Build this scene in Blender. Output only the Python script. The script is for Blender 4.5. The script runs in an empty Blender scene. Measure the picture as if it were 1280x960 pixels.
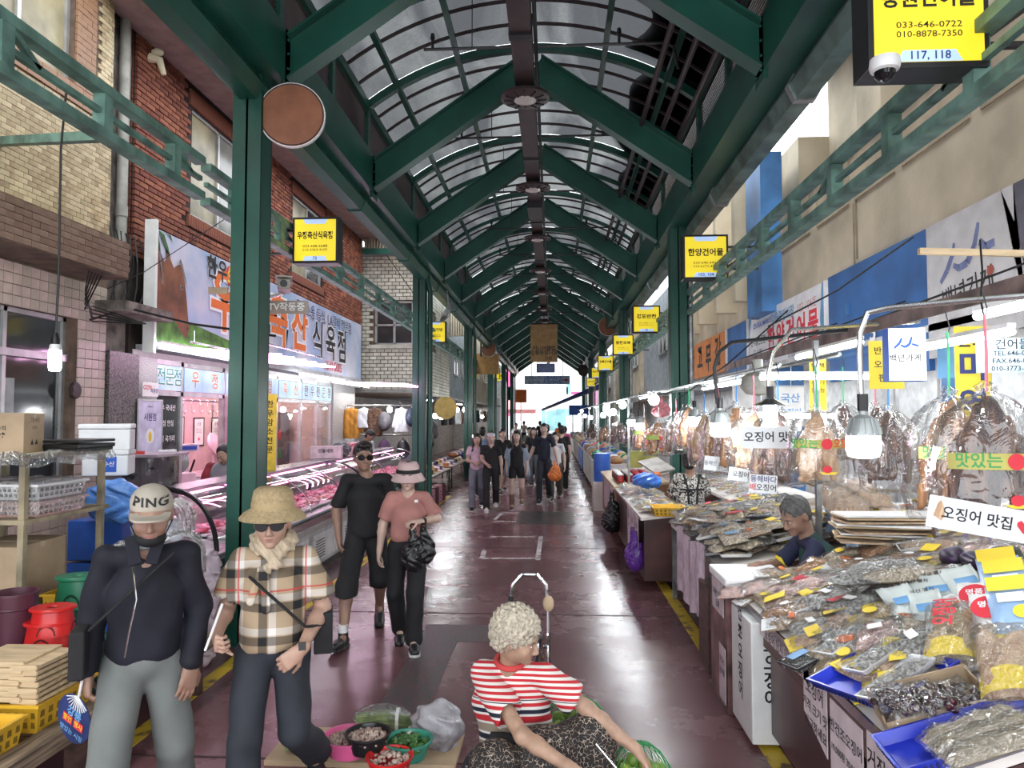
import bpy,bmesh,math,random
import numpy as np
from mathutils import Vector,Matrix,Euler
R=math.radians
PI=math.pi
rnd=random.Random(7)
SC=bpy.context.scene
COL=SC.collection
# camera, sky, exposure
FOC=900.0
cam_data=bpy.data.cameras.new('camera')
cam_data.sensor_width=36.0
cam_data.lens=36.0*FOC/1280.0
cam_data.clip_start=0.05
cam_data.clip_end=400
cam=bpy.data.objects.new('camera',cam_data)
COL.objects.link(cam)
cam.location=(0,0,2.0)
cam.rotation_euler=(R(90+2.54),0,R(3.24))
SC.camera=cam
world=bpy.data.worlds.new('sky')
SC.world=world
world.use_nodes=True
_nt=world.node_tree
_bg=_nt.nodes['Background']
_bg.inputs[0].default_value=(0.92,0.96,1.0,1)
_bg.inputs[1].default_value=4.6
sun_d=bpy.data.lights.new('sun','SUN')
sun_d.energy=1.5
sun_d.angle=R(12)
sun_d.color=(1.0,0.95,0.86)
sun=bpy.data.objects.new('sun',sun_d)
sun.rotation_euler=(R(24),R(-16),0)
COL.objects.link(sun)
vs=SC.view_settings
vs.view_transform='Standard'
vs.look='None'
vs.exposure=-0.08
vs.gamma=1.0
vs.use_curve_mapping=False
SC.cycles.max_bounces=7
SC.cycles.diffuse_bounces=3
SC.cycles.glossy_bounces=3
SC.cycles.transmission_bounces=4
SC.cycles.transparent_max_bounces=24
SC.cycles.sample_clamp_indirect=6.0
SC.cycles.caustics_reflective=False
SC.cycles.caustics_refractive=False
_rm=Euler(cam.rotation_euler).to_matrix()
def at(px,py,Y=None,X=None,Z=None):
 d=_rm@Vector(((px-640)/FOC,(480-py)/FOC,-1))
 if Y is not None:t=Y/d.y
 elif X is not None:t=X/d.x
 else:t=(Z-2.0)/d.z
 return Vector((0,0,2.0))+d*t
# materials
MATS={}
def M(name,col,rough=0.6,metal=0.0,var=0.12,scale=6.0,bump=0.0,bscale=None,col2=None,thr=None,emit=None,alpha=None,spec=0.5,coat=0.0,sss=0.0,stretch=None,rvar=0.0):
 if name in MATS:return MATS[name]
 m=bpy.data.materials.new(name);m.use_nodes=True
 nt=m.node_tree;N=nt.nodes;L=nt.links
 b=N['Principled BSDF']
 c1=tuple(col)+(1,)
 b.inputs['Roughness'].default_value=rough
 b.inputs['Metallic'].default_value=metal
 b.inputs['Specular IOR Level'].default_value=spec
 if coat:b.inputs['Coat Weight'].default_value=coat;b.inputs['Coat Roughness'].default_value=0.08
 if sss:
  b.inputs['Subsurface Weight'].default_value=sss
  b.inputs['Subsurface Radius'].default_value=(0.02,0.008,0.005)
  b.inputs['Subsurface Scale'].default_value=0.5
 if alpha is not None:b.inputs['Alpha'].default_value=alpha
 tc=N.new('ShaderNodeTexCoord');mp=N.new('ShaderNodeMapping')
 L.new(tc.outputs['Object'],mp.inputs[0])
 if stretch:mp.inputs['Scale'].default_value=stretch
 nz=N.new('ShaderNodeTexNoise');nz.inputs['Scale'].default_value=scale;nz.inputs['Detail'].default_value=5
 L.new(mp.outputs[0],nz.inputs['Vector'])
 rp=N.new('ShaderNodeValToRGB')
 if col2 is None:
  k=1-var*2;c2=(col[0]*k,col[1]*k,col[2]*k,1);c3=tuple(min(1,v*(1+var))for v in col)+(1,)
 else:
  c2=tuple(col2)+(1,);c3=c1
 t=thr if thr else(0.35,0.65)
 rp.color_ramp.elements[0].position=t[0];rp.color_ramp.elements[0].color=c2
 rp.color_ramp.elements[1].position=t[1];rp.color_ramp.elements[1].color=c3
 L.new(nz.outputs['Fac'],rp.inputs[0]);L.new(rp.outputs[0],b.inputs['Base Color'])
 if rvar:
  mr=N.new('ShaderNodeMapRange');mr.inputs[1].default_value=0.3;mr.inputs[2].default_value=0.7
  mr.inputs[3].default_value=max(0.02,rough-rvar);mr.inputs[4].default_value=rough+rvar
  L.new(nz.outputs['Fac'],mr.inputs[0]);L.new(mr.outputs[0],b.inputs['Roughness'])
 if bump:
  n2=N.new('ShaderNodeTexNoise');n2.inputs['Scale'].default_value=bscale or scale*4;n2.inputs['Detail'].default_value=4
  L.new(mp.outputs[0],n2.inputs['Vector'])
  bp=N.new('ShaderNodeBump');bp.inputs['Strength'].default_value=bump;bp.inputs['Distance'].default_value=0.02
  L.new(n2.outputs['Fac'],bp.inputs['Height']);L.new(bp.outputs[0],b.inputs['Normal'])
 if emit:
  b.inputs['Emission Color'].default_value=c1;b.inputs['Emission Strength'].default_value=emit
 MATS[name]=m
 return m
def M_plastic(name,tint=(1,1,1),opac=0.12,gl=0.25,bscale=14,bump=0.9,rough=0.12,milky=0.0):
 """thin crinkled clear film: mostly see-through, with sharp highlights"""
 if name in MATS:return MATS[name]
 m=bpy.data.materials.new(name);m.use_nodes=True
 nt=m.node_tree;N=nt.nodes;L=nt.links;N.clear()
 out=N.new('ShaderNodeOutputMaterial')
 tr=N.new('ShaderNodeBsdfTransparent');tr.inputs[0].default_value=tuple(tint)+(1,)
 g=N.new('ShaderNodeBsdfGlossy');g.inputs['Roughness'].default_value=rough
 d=N.new('ShaderNodeBsdfDiffuse');d.inputs[0].default_value=(0.85,0.87,0.88,1)
 lw=N.new('ShaderNodeLayerWeight');lw.inputs[0].default_value=0.35
 tc=N.new('ShaderNodeTexCoord')
 nz=N.new('ShaderNodeTexNoise');nz.inputs['Scale'].default_value=bscale;nz.inputs['Detail'].default_value=3
 nz.inputs['Distortion'].default_value=1.5
 L.new(tc.outputs['Object'],nz.inputs['Vector'])
 bp=N.new('ShaderNodeBump');bp.inputs['Strength'].default_value=bump;bp.inputs['Distance'].default_value=0.05
 L.new(nz.outputs['Fac'],bp.inputs['Height'])
 for n in(g,lw):L.new(bp.outputs[0],n.inputs['Normal'])
 ma=N.new('ShaderNodeMath');ma.operation='MULTIPLY_ADD';ma.inputs[1].default_value=gl*1.6;ma.inputs[2].default_value=gl*0.35
 ma.use_clamp=True
 L.new(lw.outputs['Fresnel'],ma.inputs[0])
 m1=N.new('ShaderNodeMixShader');m1.inputs[0].default_value=opac+milky
 L.new(tr.outputs[0],m1.inputs[1]);L.new(d.outputs[0],m1.inputs[2])
 m2=N.new('ShaderNodeMixShader');L.new(ma.outputs[0],m2.inputs[0])
 L.new(m1.outputs[0],m2.inputs[1]);L.new(g.outputs[0],m2.inputs[2])
 L.new(m2.outputs[0],out.inputs[0])
 MATS[name]=m
 return m
def M_emit(name,col,s):
 if name in MATS:return MATS[name]
 m=bpy.data.materials.new(name);m.use_nodes=True
 nt=m.node_tree;nt.nodes.clear()
 o=nt.nodes.new('ShaderNodeOutputMaterial');e=nt.nodes.new('ShaderNodeEmission')
 e.inputs[0].default_value=tuple(col)+(1,);e.inputs[1].default_value=s
 nt.links.new(e.outputs[0],o.inputs[0]);MATS[name]=m
 return m
def nodes(name,rough=0.6,metal=0.0):
 m=bpy.data.materials.new(name);m.use_nodes=True
 MATS[name]=m
 b=m.node_tree.nodes['Principled BSDF']
 b.inputs['Roughness'].default_value=rough;b.inputs['Metallic'].default_value=metal
 return m,m.node_tree,m.node_tree.nodes,m.node_tree.links,b
# mesh building
class MB:
 def __init__(s):s.v=[];s.f=[];s.m=[];s.cur=0
 def mat(s,i):s.cur=i;return s
 def add(s,vs_,fs):
  o=len(s.v);s.v+=[tuple(p)for p in vs_]
  for f in fs:s.f.append([i+o for i in f]);s.m.append(s.cur)
  return s
 def box(s,x0,x1,y0,y1,z0,z1,mx=None):
  if x0>x1:x0,x1=x1,x0
  if y0>y1:y0,y1=y1,y0
  if z0>z1:z0,z1=z1,z0
  p=[(x,y,z)for z in(z0,z1)for y in(y0,y1)for x in(x0,x1)]
  if mx:p=[mx@Vector(q)for q in p]
  return s.add(p,[(0,2,3,1),(4,5,7,6),(0,1,5,4),(2,6,7,3),(0,4,6,2),(1,3,7,5)])
 def bbox(s,c,d,rot=(0,0,0)):
  mx=Matrix.Translation(c)@Euler(rot).to_matrix().to_4x4()
  return s.box(-d[0]/2,d[0]/2,-d[1]/2,d[1]/2,-d[2]/2,d[2]/2,mx)
 def bar(s,a,b,w,h,up=(0,0,1)):
  a=Vector(a);b=Vector(b);d=(b-a);l=d.length;d.normalize()
  u=Vector(up);x=d.cross(u)
  if x.length<1e-4:x=d.cross(Vector((0,1,0)))
  x.normalize();z=x.cross(d)
  mx=Matrix(((x.x,d.x,z.x,a.x),(x.y,d.y,z.y,a.y),(x.z,d.z,z.z,a.z),(0,0,0,1)))
  return s.box(-w/2,w/2,0,l,-h/2,h/2,mx)
 def ibeam(s,a,b,w,h,t=0.02,up=(0,0,1)):
  a=Vector(a);b=Vector(b);d=(b-a).normalized();x=d.cross(Vector(up)).normalized();z=x.cross(d)
  s.bar(a,b,t,h,up)
  s.bar(a+z*(h/2-t/2),b+z*(h/2-t/2),w,t,up)
  s.bar(a-z*(h/2-t/2),b-z*(h/2-t/2),w,t,up)
  return s
 def loft(s,rings,caps=True,closed=True):
  n=len(rings[0]);vs_=[p for r in rings for p in r];fs=[]
  for k in range(len(rings)-1):
   for i in range(n if closed else n-1):
    j=(i+1)%n
    fs.append((k*n+i,k*n+j,(k+1)*n+j,(k+1)*n+i))
  if caps and closed:
   fs.append(tuple(reversed(range(n))));fs.append(tuple(range((len(rings)-1)*n,len(rings)*n)))
  return s.add(vs_,fs)
 def tube(s,pts,r,n=8,caps=True):
  pts=[Vector(p)for p in pts];rings=[];prev=None
  for i,p in enumerate(pts):
   if i==0:d=pts[1]-p
   elif i==len(pts)-1:d=p-pts[i-1]
   else:d=(pts[i+1]-p).normalized()+(p-pts[i-1]).normalized()
   if d.length<1e-9:d=Vector((0,0,1))
   d.normalize()
   if prev is None:
    x=d.cross(Vector((0,0,1)))
    if x.length<1e-3:x=d.cross(Vector((0,1,0)))
   else:x=prev-d*prev.dot(d)
   x.normalize();prev=x;y=d.cross(x)
   rr=r[i]if isinstance(r,(list,tuple))else r
   rings.append([p+(x*math.cos(2*PI*k/n)+y*math.sin(2*PI*k/n))*rr for k in range(n)])
  return s.loft(rings,caps)
 def lathe(s,prof,n=20,c=(0,0,0),caps=False,mx=None,sx=1,sy=1):
  rings=[]
  for r,z in prof:
   q=[Vector((r*sx*math.cos(2*PI*k/n),r*sy*math.sin(2*PI*k/n),z))for k in range(n)]
   if mx:q=[mx@p for p in q]
   rings.append([p+Vector(c)for p in q])
  return s.loft(rings,caps)
 def prism(s,poly,h,mx=None):
  """poly in local xy, extruded along z by h"""
  n=len(poly)
  vs_=[Vector((p[0],p[1],0))for p in poly]+[Vector((p[0],p[1],h))for p in poly]
  if mx:vs_=[mx@p for p in vs_]
  return s.add(vs_,[tuple(reversed(range(n))),tuple(range(n,2*n))]+[(i,(i+1)%n,(i+1)%n+n,i+n)for i in range(n)])
 def ell(s,c,r,n=10,m=7,rot=None):
  rings=[]
  q=Euler(rot).to_matrix()if rot else None
  for i in range(1,m):
   a=PI*i/m
   ring=[]
   for k in range(n):
    b=2*PI*k/n
    p=Vector((r[0]*math.sin(a)*math.cos(b),r[1]*math.sin(a)*math.sin(b),-r[2]*math.cos(a)))
    if q:p=q@p
    ring.append(p+Vector(c))
   rings.append(ring)
  return s.loft(rings)
 def grid(s,nx,ny,fn,both=0.0):
  vs_=[fn(i/(nx-1),j/(ny-1))for j in range(ny)for i in range(nx)]
  fs=[(j*nx+i,j*nx+i+1,(j+1)*nx+i+1,(j+1)*nx+i)for j in range(ny-1)for i in range(nx-1)]
  return s.add(vs_,fs)
def mesh_of(name,mb,smooth=False,bevel=0.0,ang=35):
 me=bpy.data.meshes.new(name)
 me.from_pydata(mb.v,[],mb.f)
 if any(mb.m):me.polygons.foreach_set('material_index',mb.m)
 me.update()
 if bevel:
  bm=bmesh.new();bm.from_mesh(me)
  ed=[e for e in bm.edges if len(e.link_faces)==2 and e.calc_face_angle(0)>R(25)]
  bmesh.ops.bevel(bm,geom=ed,offset=bevel,segments=2,affect='EDGES',profile=0.5)
  bm.to_mesh(me);bm.free()
 if smooth:
  me.polygons.foreach_set('use_smooth',[True]*len(me.polygons))
  if ang<180:me.set_sharp_from_angle(angle=R(ang))
 return me
def obj(name,mb,mats,parent=None,smooth=False,bevel=0.0,loc=None,rot=None,kind=None,label=None,ang=35):
 me=mb if isinstance(mb,bpy.types.Mesh)else mesh_of(name,mb,smooth,bevel,ang)
 if not isinstance(mats,(list,tuple)):mats=[mats]
 if len(me.materials)==0:
  for m in mats:me.materials.append(m)
 o=bpy.data.objects.new(name,me);COL.objects.link(o)
 if parent is not None:o.parent=parent
 if loc is not None:o.location=loc
 if rot is not None:o.rotation_euler=rot
 if kind:o['kind']=kind
 if label:o['label']=label
 return o
def tag(o,label,cat,group=None,kind=None):
 o['label']=label;o['category']=cat
 if group:o['group']=group
 if kind:o['kind']=kind
 return o
def thing(name,label,cat,loc=(0,0,0),rz=0.0,group=None,rot=None):
 o=bpy.data.objects.new(name,None);COL.objects.link(o);o.empty_display_size=0.1
 o.location=loc;o.rotation_euler=rot or(0,0,rz)
 return tag(o,label,cat,group)
def solo(name,label,cat,mb,mats,loc=(0,0,0),rz=0.0,group=None,smooth=False,bevel=0.0,rot=None):
 o=obj(name,mb,mats,None,smooth,bevel,loc,rot or(0,0,rz))
 return tag(o,label,cat,group)
def struct(name,mb,mats,parent=None,smooth=False,bevel=0.0,loc=None,rot=None):
 o=obj(name,mb,mats,parent,smooth,bevel,loc,rot)
 if parent is None:o['kind']='structure'
 return o
def dup(o,loc=None,rot=None,label=None,group=None,parent=None,scale=None):
 c=o.copy();COL.objects.link(c)
 if parent is not None:c.parent=parent
 if loc is not None:c.location=loc
 if rot is not None:c.rotation_euler=rot if isinstance(rot,(tuple,list,Euler))else(0,0,rot)
 if scale is not None:c.scale=(scale,)*3 if not isinstance(scale,(tuple,list))else scale
 if label:c['label']=label
 if group:c['group']=group
 for ch in o.children:
  dup(ch,parent=c)
 return c
_tc={}
def text_mb(body,size,depth=0.0015,bold=0.0,spacing=1.0,align='CENTER'):
 """lettering as geometry in the local xz plane facing -y, centred on the origin; returns vertices and faces"""
 key=(body,round(size,4),bold,spacing,align)
 if key not in _tc:
  c=bpy.data.curves.new('lettering','FONT');c.body=body;c.size=size;c.extrude=0
  c.offset=bold*size;c.space_character=spacing;c.align_x=align;c.align_y='CENTER';c.resolution_u=2
  o=bpy.data.objects.new('lettering',c)
  me=bpy.data.meshes.new_from_object(o)
  vs_=[(v.co.x,-depth,v.co.y)for v in me.vertices];fs=[tuple(p.vertices)for p in me.polygons]
  bpy.data.objects.remove(o);bpy.data.curves.remove(c);bpy.data.meshes.remove(me)
  _tc[key]=(vs_,fs)
 return _tc[key]
def add_text(mb,body,size,x=0,z=0,y=0,bold=0.0,fit=None,spacing=1.0,mx=None,sz=1.0,rot=0):
 vs_,fs=text_mb(body,size,0,bold,spacing)
 if not vs_:return mb
 w=max(v[0]for v in vs_)-min(v[0]for v in vs_)
 k=fit/w if fit else 1.0
 ca,sa=math.cos(rot),math.sin(rot)
 P=[]
 for v in vs_:
  a,b=v[0]*k,v[2]*sz
  p=Vector((x+a*ca-b*sa,y,z+a*sa+b*ca))
  P.append(mx@p if mx else p)
 return mb.add(P,fs)
def ellipse_pts(cx,cz,rx,rz_,n=24,a0=0,a1=2*PI):
 return[(cx+rx*math.cos(a0+(a1-a0)*k/n),cz+rz_*math.sin(a0+(a1-a0)*k/n))for k in range(n)]
def flat(mb,poly,y,mx=None):
 """a printed flat shape in the xz plane facing -y"""
 P=[Vector((p[0],y,p[1]))for p in poly]
 if mx:P=[mx@p for p in P]
 a=sum(poly[i][0]*poly[(i+1)%len(poly)][1]-poly[(i+1)%len(poly)][0]*poly[i][1]for i in range(len(poly)))
 idx=list(range(len(poly)))
 if a<0:idx.reverse()
 return mb.add(P,[tuple(idx)])
def frect(mb,x0,x1,z0,z1,y,mx=None):
 return flat(mb,[(x0,z0),(x1,z0),(x1,z1),(x0,z1)],y,mx)
# shared materials
GREEN=M('green_paint',(0.011,0.082,0.058),0.38,var=0.15,scale=1.5,bump=0.05,bscale=30)
GREEN2=M('faded_green_paint',(0.05,0.19,0.15),0.5,var=0.25,scale=4,bump=0.1,bscale=40)
PALEGREEN=M('pale_green_paint',(0.16,0.30,0.25),0.55,var=0.25,scale=5)
GALV=M('galvanised_steel',(0.36,0.38,0.38),0.35,0.85,var=0.2,scale=8)
STEEL=M('brushed_steel',(0.55,0.56,0.57),0.25,0.95,var=0.1)
CHROME=M('chrome',(0.75,0.76,0.78),0.1,1.0,var=0.03)
BLACKMETAL=M('black_metal',(0.02,0.02,0.022),0.4,0.3)
BROWNMETAL=M('brown_tray_metal',(0.045,0.028,0.03),0.5,0.2)
DARK=M('dark_void',(0.015,0.014,0.015),0.8)
BLACK=M('black_print',(0.012,0.012,0.014),0.6,var=0.0)
WHITE=M('white_paint',(0.78,0.78,0.76),0.5,var=0.05)
WHITEP=M('white_plastic',(0.8,0.8,0.8),0.35,var=0.04)
FOAM=M('styrofoam',(0.86,0.87,0.88),0.7,var=0.03,bump=0.15,bscale=160)
PAPER=M('printed_paper',(0.8,0.78,0.76),0.7,var=0.05)
PINKPAPER=M('pinkish_paper',(0.62,0.52,0.55),0.7,var=0.08)
CARD=M('cardboard',(0.46,0.34,0.22),0.8,var=0.1,scale=3)
CARDW=M('white_cardboard',(0.66,0.62,0.58),0.75,var=0.08,scale=3)
WOOD=M('weathered_wood',(0.26,0.19,0.13),0.75,var=0.3,scale=5,stretch=(8,0.6,8),bump=0.3,bscale=12)
WOODL=M('light_wood',(0.62,0.47,0.29),0.6,var=0.12,scale=5,stretch=(1,6,6),bump=0.1)
WOODD=M('dark_wood',(0.085,0.045,0.035),0.45,var=0.25,scale=4,stretch=(6,1,6))
LAMI=M('dark_red_laminate',(0.075,0.03,0.028),0.35,var=0.3,scale=2)
MARB=M('brown_marbled_laminate',(0.2,0.1,0.1),0.3,var=0.4,scale=5)
CREAM=M('cream_render',(0.50,0.43,0.32),0.85,var=0.13,scale=1.2,bump=0.15,bscale=20)
TAN=M('tan_render',(0.38,0.31,0.22),0.85,var=0.15,scale=2)
CREAMF=M('cream_fascia',(0.68,0.6,0.42),0.7,var=0.12,scale=2)
SOFFIT=M('soffit_board',(0.34,0.25,0.22),0.8,var=0.1)
BRICKM=M('red_brick',(0.30,0.095,0.055),0.85,var=0.22,scale=3.5,bump=0.3,bscale=40)
MORTAR=M('dark_mortar',(0.045,0.03,0.026),0.95,var=0.2)
TILEM=M('beige_glazed_tile',(0.54,0.42,0.24),0.45,var=0.16,scale=2.5)
TILEO=M('orange_brown_tile',(0.38,0.2,0.11),0.5,var=0.18,scale=2.5)
TILEP=M('cream_small_tile',(0.6,0.5,0.42),0.4,var=0.14,scale=3)
TILEW=M('white_wall_tile',(0.68,0.66,0.56),0.4,var=0.14,scale=3)
GROUTB=M('tile_grout',(0.16,0.11,0.08),0.95,var=0.2)
GRANITE=M('grey_granite',(0.12,0.105,0.1),0.4,var=0.5,scale=60)
GRANITEL=M('pale_granite',(0.42,0.4,0.4),0.4,var=0.25,scale=60)
GLASSD=M('dark_window_glass',(0.05,0.055,0.06),0.08,0.0,var=0.2,scale=1.5,spec=0.9)
GLASSY=M('frosted_yellow_glass',(0.33,0.28,0.16),0.3,var=0.25,scale=2)
ALU=M('aluminium_frame',(0.5,0.5,0.5),0.35,0.6,var=0.1)
BLUEP=M('blue_panel',(0.035,0.13,0.36),0.5,var=0.15,scale=2)
BLUEC=M('blue_column_paint',(0.05,0.17,0.4),0.5,var=0.2,scale=2)
CABLE=M('black_cable',(0.012,0.012,0.012),0.5)
CLEAR=M_plastic('clear_film',gl=0.22,opac=0.02,bscale=7,bump=0.5)
CLEARM=M_plastic('milky_film',gl=0.35,opac=0.12)
CLEARG=M_plastic('crinkled_goods_film',gl=0.27,opac=0.02,bscale=18,rough=0.06)
GLASS=M_plastic('case_glass',gl=0.16,opac=0.0,bump=0.0,rough=0.02)
LED=M_emit('white_led',(0.93,0.97,1.0),120)
LEDP=M_emit('pink_led',(1.0,0.5,0.86),20)
LEDS=M_emit('white_tube',(0.93,0.97,1.0),32)
LEDC=M_emit('case_pink_led',(1.0,0.28,0.62),16)
YSIGN=M('yellow_lightbox_face',(0.93,0.72,0.03),0.35,var=0.02,emit=0.55)
BSIGN=M('pale_blue_lightbox_face',(0.45,0.62,0.95),0.35,var=0.02,emit=0.55)
ORANGEB=M('orange_banner',(0.62,0.2,0.05),0.7)
GREYB=M('dark_grey_banner',(0.1,0.095,0.12),0.7)
LGREYB=M('light_grey_banner',(0.5,0.49,0.5),0.7,var=0.06)
WHITEB=M('white_banner',(0.72,0.73,0.76),0.6,var=0.05)
SKYB=M('sky_blue_panel',(0.16,0.38,0.68),0.5,var=0.2,scale=2)
REDI=M('red_print',(0.62,0.03,0.05),0.6,var=0.0)
ORI=M('orange_print',(0.75,0.17,0.03),0.6,var=0.05)
PINKI=M('pink_print',(0.75,0.1,0.3),0.6,var=0.0)
NAVYI=M('navy_print',(0.03,0.04,0.16),0.6,var=0.0)
BLUEI=M('blue_print',(0.03,0.12,0.55),0.6,var=0.0)
WHITEI=M('white_print',(0.85,0.85,0.85),0.6,var=0.0)
GREYI=M('grey_print',(0.2,0.2,0.24),0.6,var=0.0)
YELI=M('yellow_print',(0.8,0.6,0.04),0.6,var=0.0)
GREENI=M('green_print',(0.05,0.3,0.08),0.6,var=0.0)
PLRED=M('red_plastic',(0.62,0.02,0.02),0.3,var=0.06)
PLGREEN=M('green_plastic',(0.02,0.2,0.1),0.35,var=0.06)
PLBLUE=M('blue_plastic',(0.03,0.13,0.55),0.35,var=0.06)
PLNAVY=M('ultramarine_tray_plastic',(0.02,0.04,0.5),0.3,var=0.06)
PLYEL=M('yellow_plastic',(0.72,0.42,0.03),0.4,var=0.08)
PLMAR=M('maroon_plastic',(0.1,0.03,0.05),0.4,var=0.08)
PLPINK=M('pink_plastic',(0.72,0.12,0.3),0.35,var=0.06)
PLBLACK=M('black_plastic',(0.015,0.015,0.017),0.3,var=0.06)
MEAT=M('fresh_meat',(0.55,0.06,0.12),0.3,var=0.0,col2=(0.85,0.55,0.6),thr=(0.4,0.6),scale=14,bump=0.4)
PINKW=M('shop_wall',(0.62,0.42,0.42),0.7,var=0.05)
SQUID=M('dried_squid_dark',(0.20,0.09,0.05),0.45,var=0.0,col2=(0.035,0.02,0.022),thr=(0.35,0.7),scale=16,bump=0.6,stretch=(2,2,0.5))
SQUIDL=M('dried_squid_amber',(0.5,0.24,0.09),0.45,var=0.0,col2=(0.22,0.09,0.04),thr=(0.35,0.65),scale=14,bump=0.6,stretch=(2,2,0.5))
SQUIDP=M('dried_squid_pale',(0.72,0.52,0.34),0.5,var=0.0,col2=(0.4,0.2,0.1),thr=(0.3,0.65),scale=14,bump=0.6,stretch=(2,2,0.5))
ANCH=M('dried_anchovy',(0.78,0.66,0.48),0.45,var=0.0,col2=(0.40,0.30,0.19),thr=(0.38,0.62),scale=55,bump=0.8)
ANCHG=M('silver_anchovy',(0.80,0.79,0.75),0.35,var=0.0,col2=(0.22,0.21,0.20),thr=(0.4,0.6),scale=60,bump=0.9)
SHRIMP=M('orange_shrimp',(0.75,0.4,0.14),0.45,var=0.0,col2=(0.42,0.16,0.05),thr=(0.4,0.6),scale=60,bump=0.8)
SEAWEED=M('dried_seaweed',(0.03,0.035,0.025),0.4,var=0.0,col2=(0.008,0.01,0.01),scale=30,bump=0.8)
JUJUBE=M('dark_dried_fruit',(0.06,0.012,0.014),0.25,var=0.3,scale=20)
SHRED=M('shredded_squid',(0.85,0.66,0.36),0.5,var=0.0,col2=(0.42,0.28,0.14),thr=(0.35,0.65),scale=40,bump=0.8,stretch=(1,4,1))
POLL=M('dried_pollock',(0.58,0.44,0.3),0.55,var=0.0,col2=(0.3,0.2,0.13),scale=18,bump=0.5,stretch=(1,5,1))
KELP=M('folded_kelp',(0.16,0.13,0.07),0.4,var=0.3,scale=14,bump=0.5)
PINKD=M('pinkish_dried_fish',(0.66,0.42,0.36),0.45,var=0.2,scale=20,bump=0.4)
FLOORM,nt,N,L,b=nodes('worn_maroon_floor_paint',0.22)
tc=N.new('ShaderNodeTexCoord');n1=N.new('ShaderNodeTexNoise');n1.inputs['Scale'].default_value=0.9;n1.inputs['Detail'].default_value=8
n1.inputs['Roughness'].default_value=0.65
L.new(tc.outputs['Object'],n1.inputs['Vector'])
cr=N.new('ShaderNodeValToRGB');e=cr.color_ramp.elements
e[0].position=0.3;e[0].color=(0.125,0.06,0.067,1);e[1].position=0.72;e[1].color=(0.20,0.093,0.103,1)
L.new(n1.outputs['Fac'],cr.inputs[0])
n3=N.new('ShaderNodeTexNoise');n3.inputs['Scale'].default_value=7;n3.inputs['Detail'].default_value=8;L.new(tc.outputs['Object'],n3.inputs['Vector'])
cr2=N.new('ShaderNodeValToRGB');e=cr2.color_ramp.elements;e[0].position=0.66;e[0].color=(0,0,0,1);e[1].position=0.8;e[1].color=(0.5,0.6,0.6,1)
L.new(n3.outputs['Fac'],cr2.inputs[0])
mx_=N.new('ShaderNodeMix');mx_.data_type='RGBA';mx_.inputs[7].default_value=(0.11,0.09,0.09,1)
L.new(cr2.outputs[0],mx_.inputs[0]);L.new(cr.outputs[0],mx_.inputs[6]);L.new(mx_.outputs[2],b.inputs['Base Color'])
mr=N.new('ShaderNodeMapRange');mr.inputs[1].default_value=0.35;mr.inputs[2].default_value=0.7;mr.inputs[3].default_value=0.20;mr.inputs[4].default_value=0.34
L.new(n1.outputs['Fac'],mr.inputs[0]);L.new(mr.outputs[0],b.inputs['Roughness'])
n2=N.new('ShaderNodeTexNoise');n2.inputs['Scale'].default_value=2.6;n2.inputs['Detail'].default_value=5;n2.inputs['Distortion'].default_value=0.6
L.new(tc.outputs['Object'],n2.inputs['Vector'])
bp=N.new('ShaderNodeBump');bp.inputs['Strength'].default_value=0.22;bp.inputs['Distance'].default_value=0.03
L.new(n2.outputs['Fac'],bp.inputs['Height']);L.new(bp.outputs[0],b.inputs['Normal'])
ROOFM=bpy.data.materials.new('shaded_grimy_roof_sheet');ROOFM.use_nodes=True
nt=ROOFM.node_tree;N=nt.nodes;L=nt.links;N.clear()
out=N.new('ShaderNodeOutputMaterial');tl=N.new('ShaderNodeBsdfTranslucent');tp=N.new('ShaderNodeBsdfTransparent');df=N.new('ShaderNodeBsdfDiffuse')
tc=N.new('ShaderNodeTexCoord');mp=N.new('ShaderNodeMapping');mp.inputs['Scale'].default_value=(1,0.3,1);L.new(tc.outputs['Object'],mp.inputs[0])
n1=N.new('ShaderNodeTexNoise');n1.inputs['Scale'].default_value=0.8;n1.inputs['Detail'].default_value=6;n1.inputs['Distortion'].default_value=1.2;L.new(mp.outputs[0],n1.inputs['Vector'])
c1=N.new('ShaderNodeValToRGB');e=c1.color_ramp.elements;e[0].position=0.44;e[0].color=(0.012,0.012,0.013,1);e[1].position=0.64;e[1].color=(0.078,0.08,0.079,1)  # broad dark patches paint cast shade, along with grime, into the sheet
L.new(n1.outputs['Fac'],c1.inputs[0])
n2=N.new('ShaderNodeTexNoise');n2.inputs['Scale'].default_value=26;n2.inputs['Detail'].default_value=3;L.new(tc.outputs['Object'],n2.inputs['Vector'])
c2=N.new('ShaderNodeValToRGB');e=c2.color_ramp.elements;e[0].position=0.3;e[0].color=(0.72,0.72,0.72,1);e[1].position=0.7;e[1].color=(1,1,1,1)
L.new(n2.outputs['Fac'],c2.inputs[0])
mm=N.new('ShaderNodeMix');mm.data_type='RGBA';mm.blend_type='MULTIPLY';mm.inputs[0].default_value=1
L.new(c1.outputs[0],mm.inputs[6]);L.new(c2.outputs[0],mm.inputs[7])
L.new(mm.outputs[2],tl.inputs[0])
tp.inputs[0].default_value=(0.5,0.52,0.54,1)
m1=N.new('ShaderNodeMixShader');m1.inputs[0].default_value=0.05
L.new(tl.outputs[0],m1.inputs[1]);L.new(tp.outputs[0],m1.inputs[2]);L.new(m1.outputs[0],out.inputs[0])
MATS['roof']=ROOFM
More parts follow.
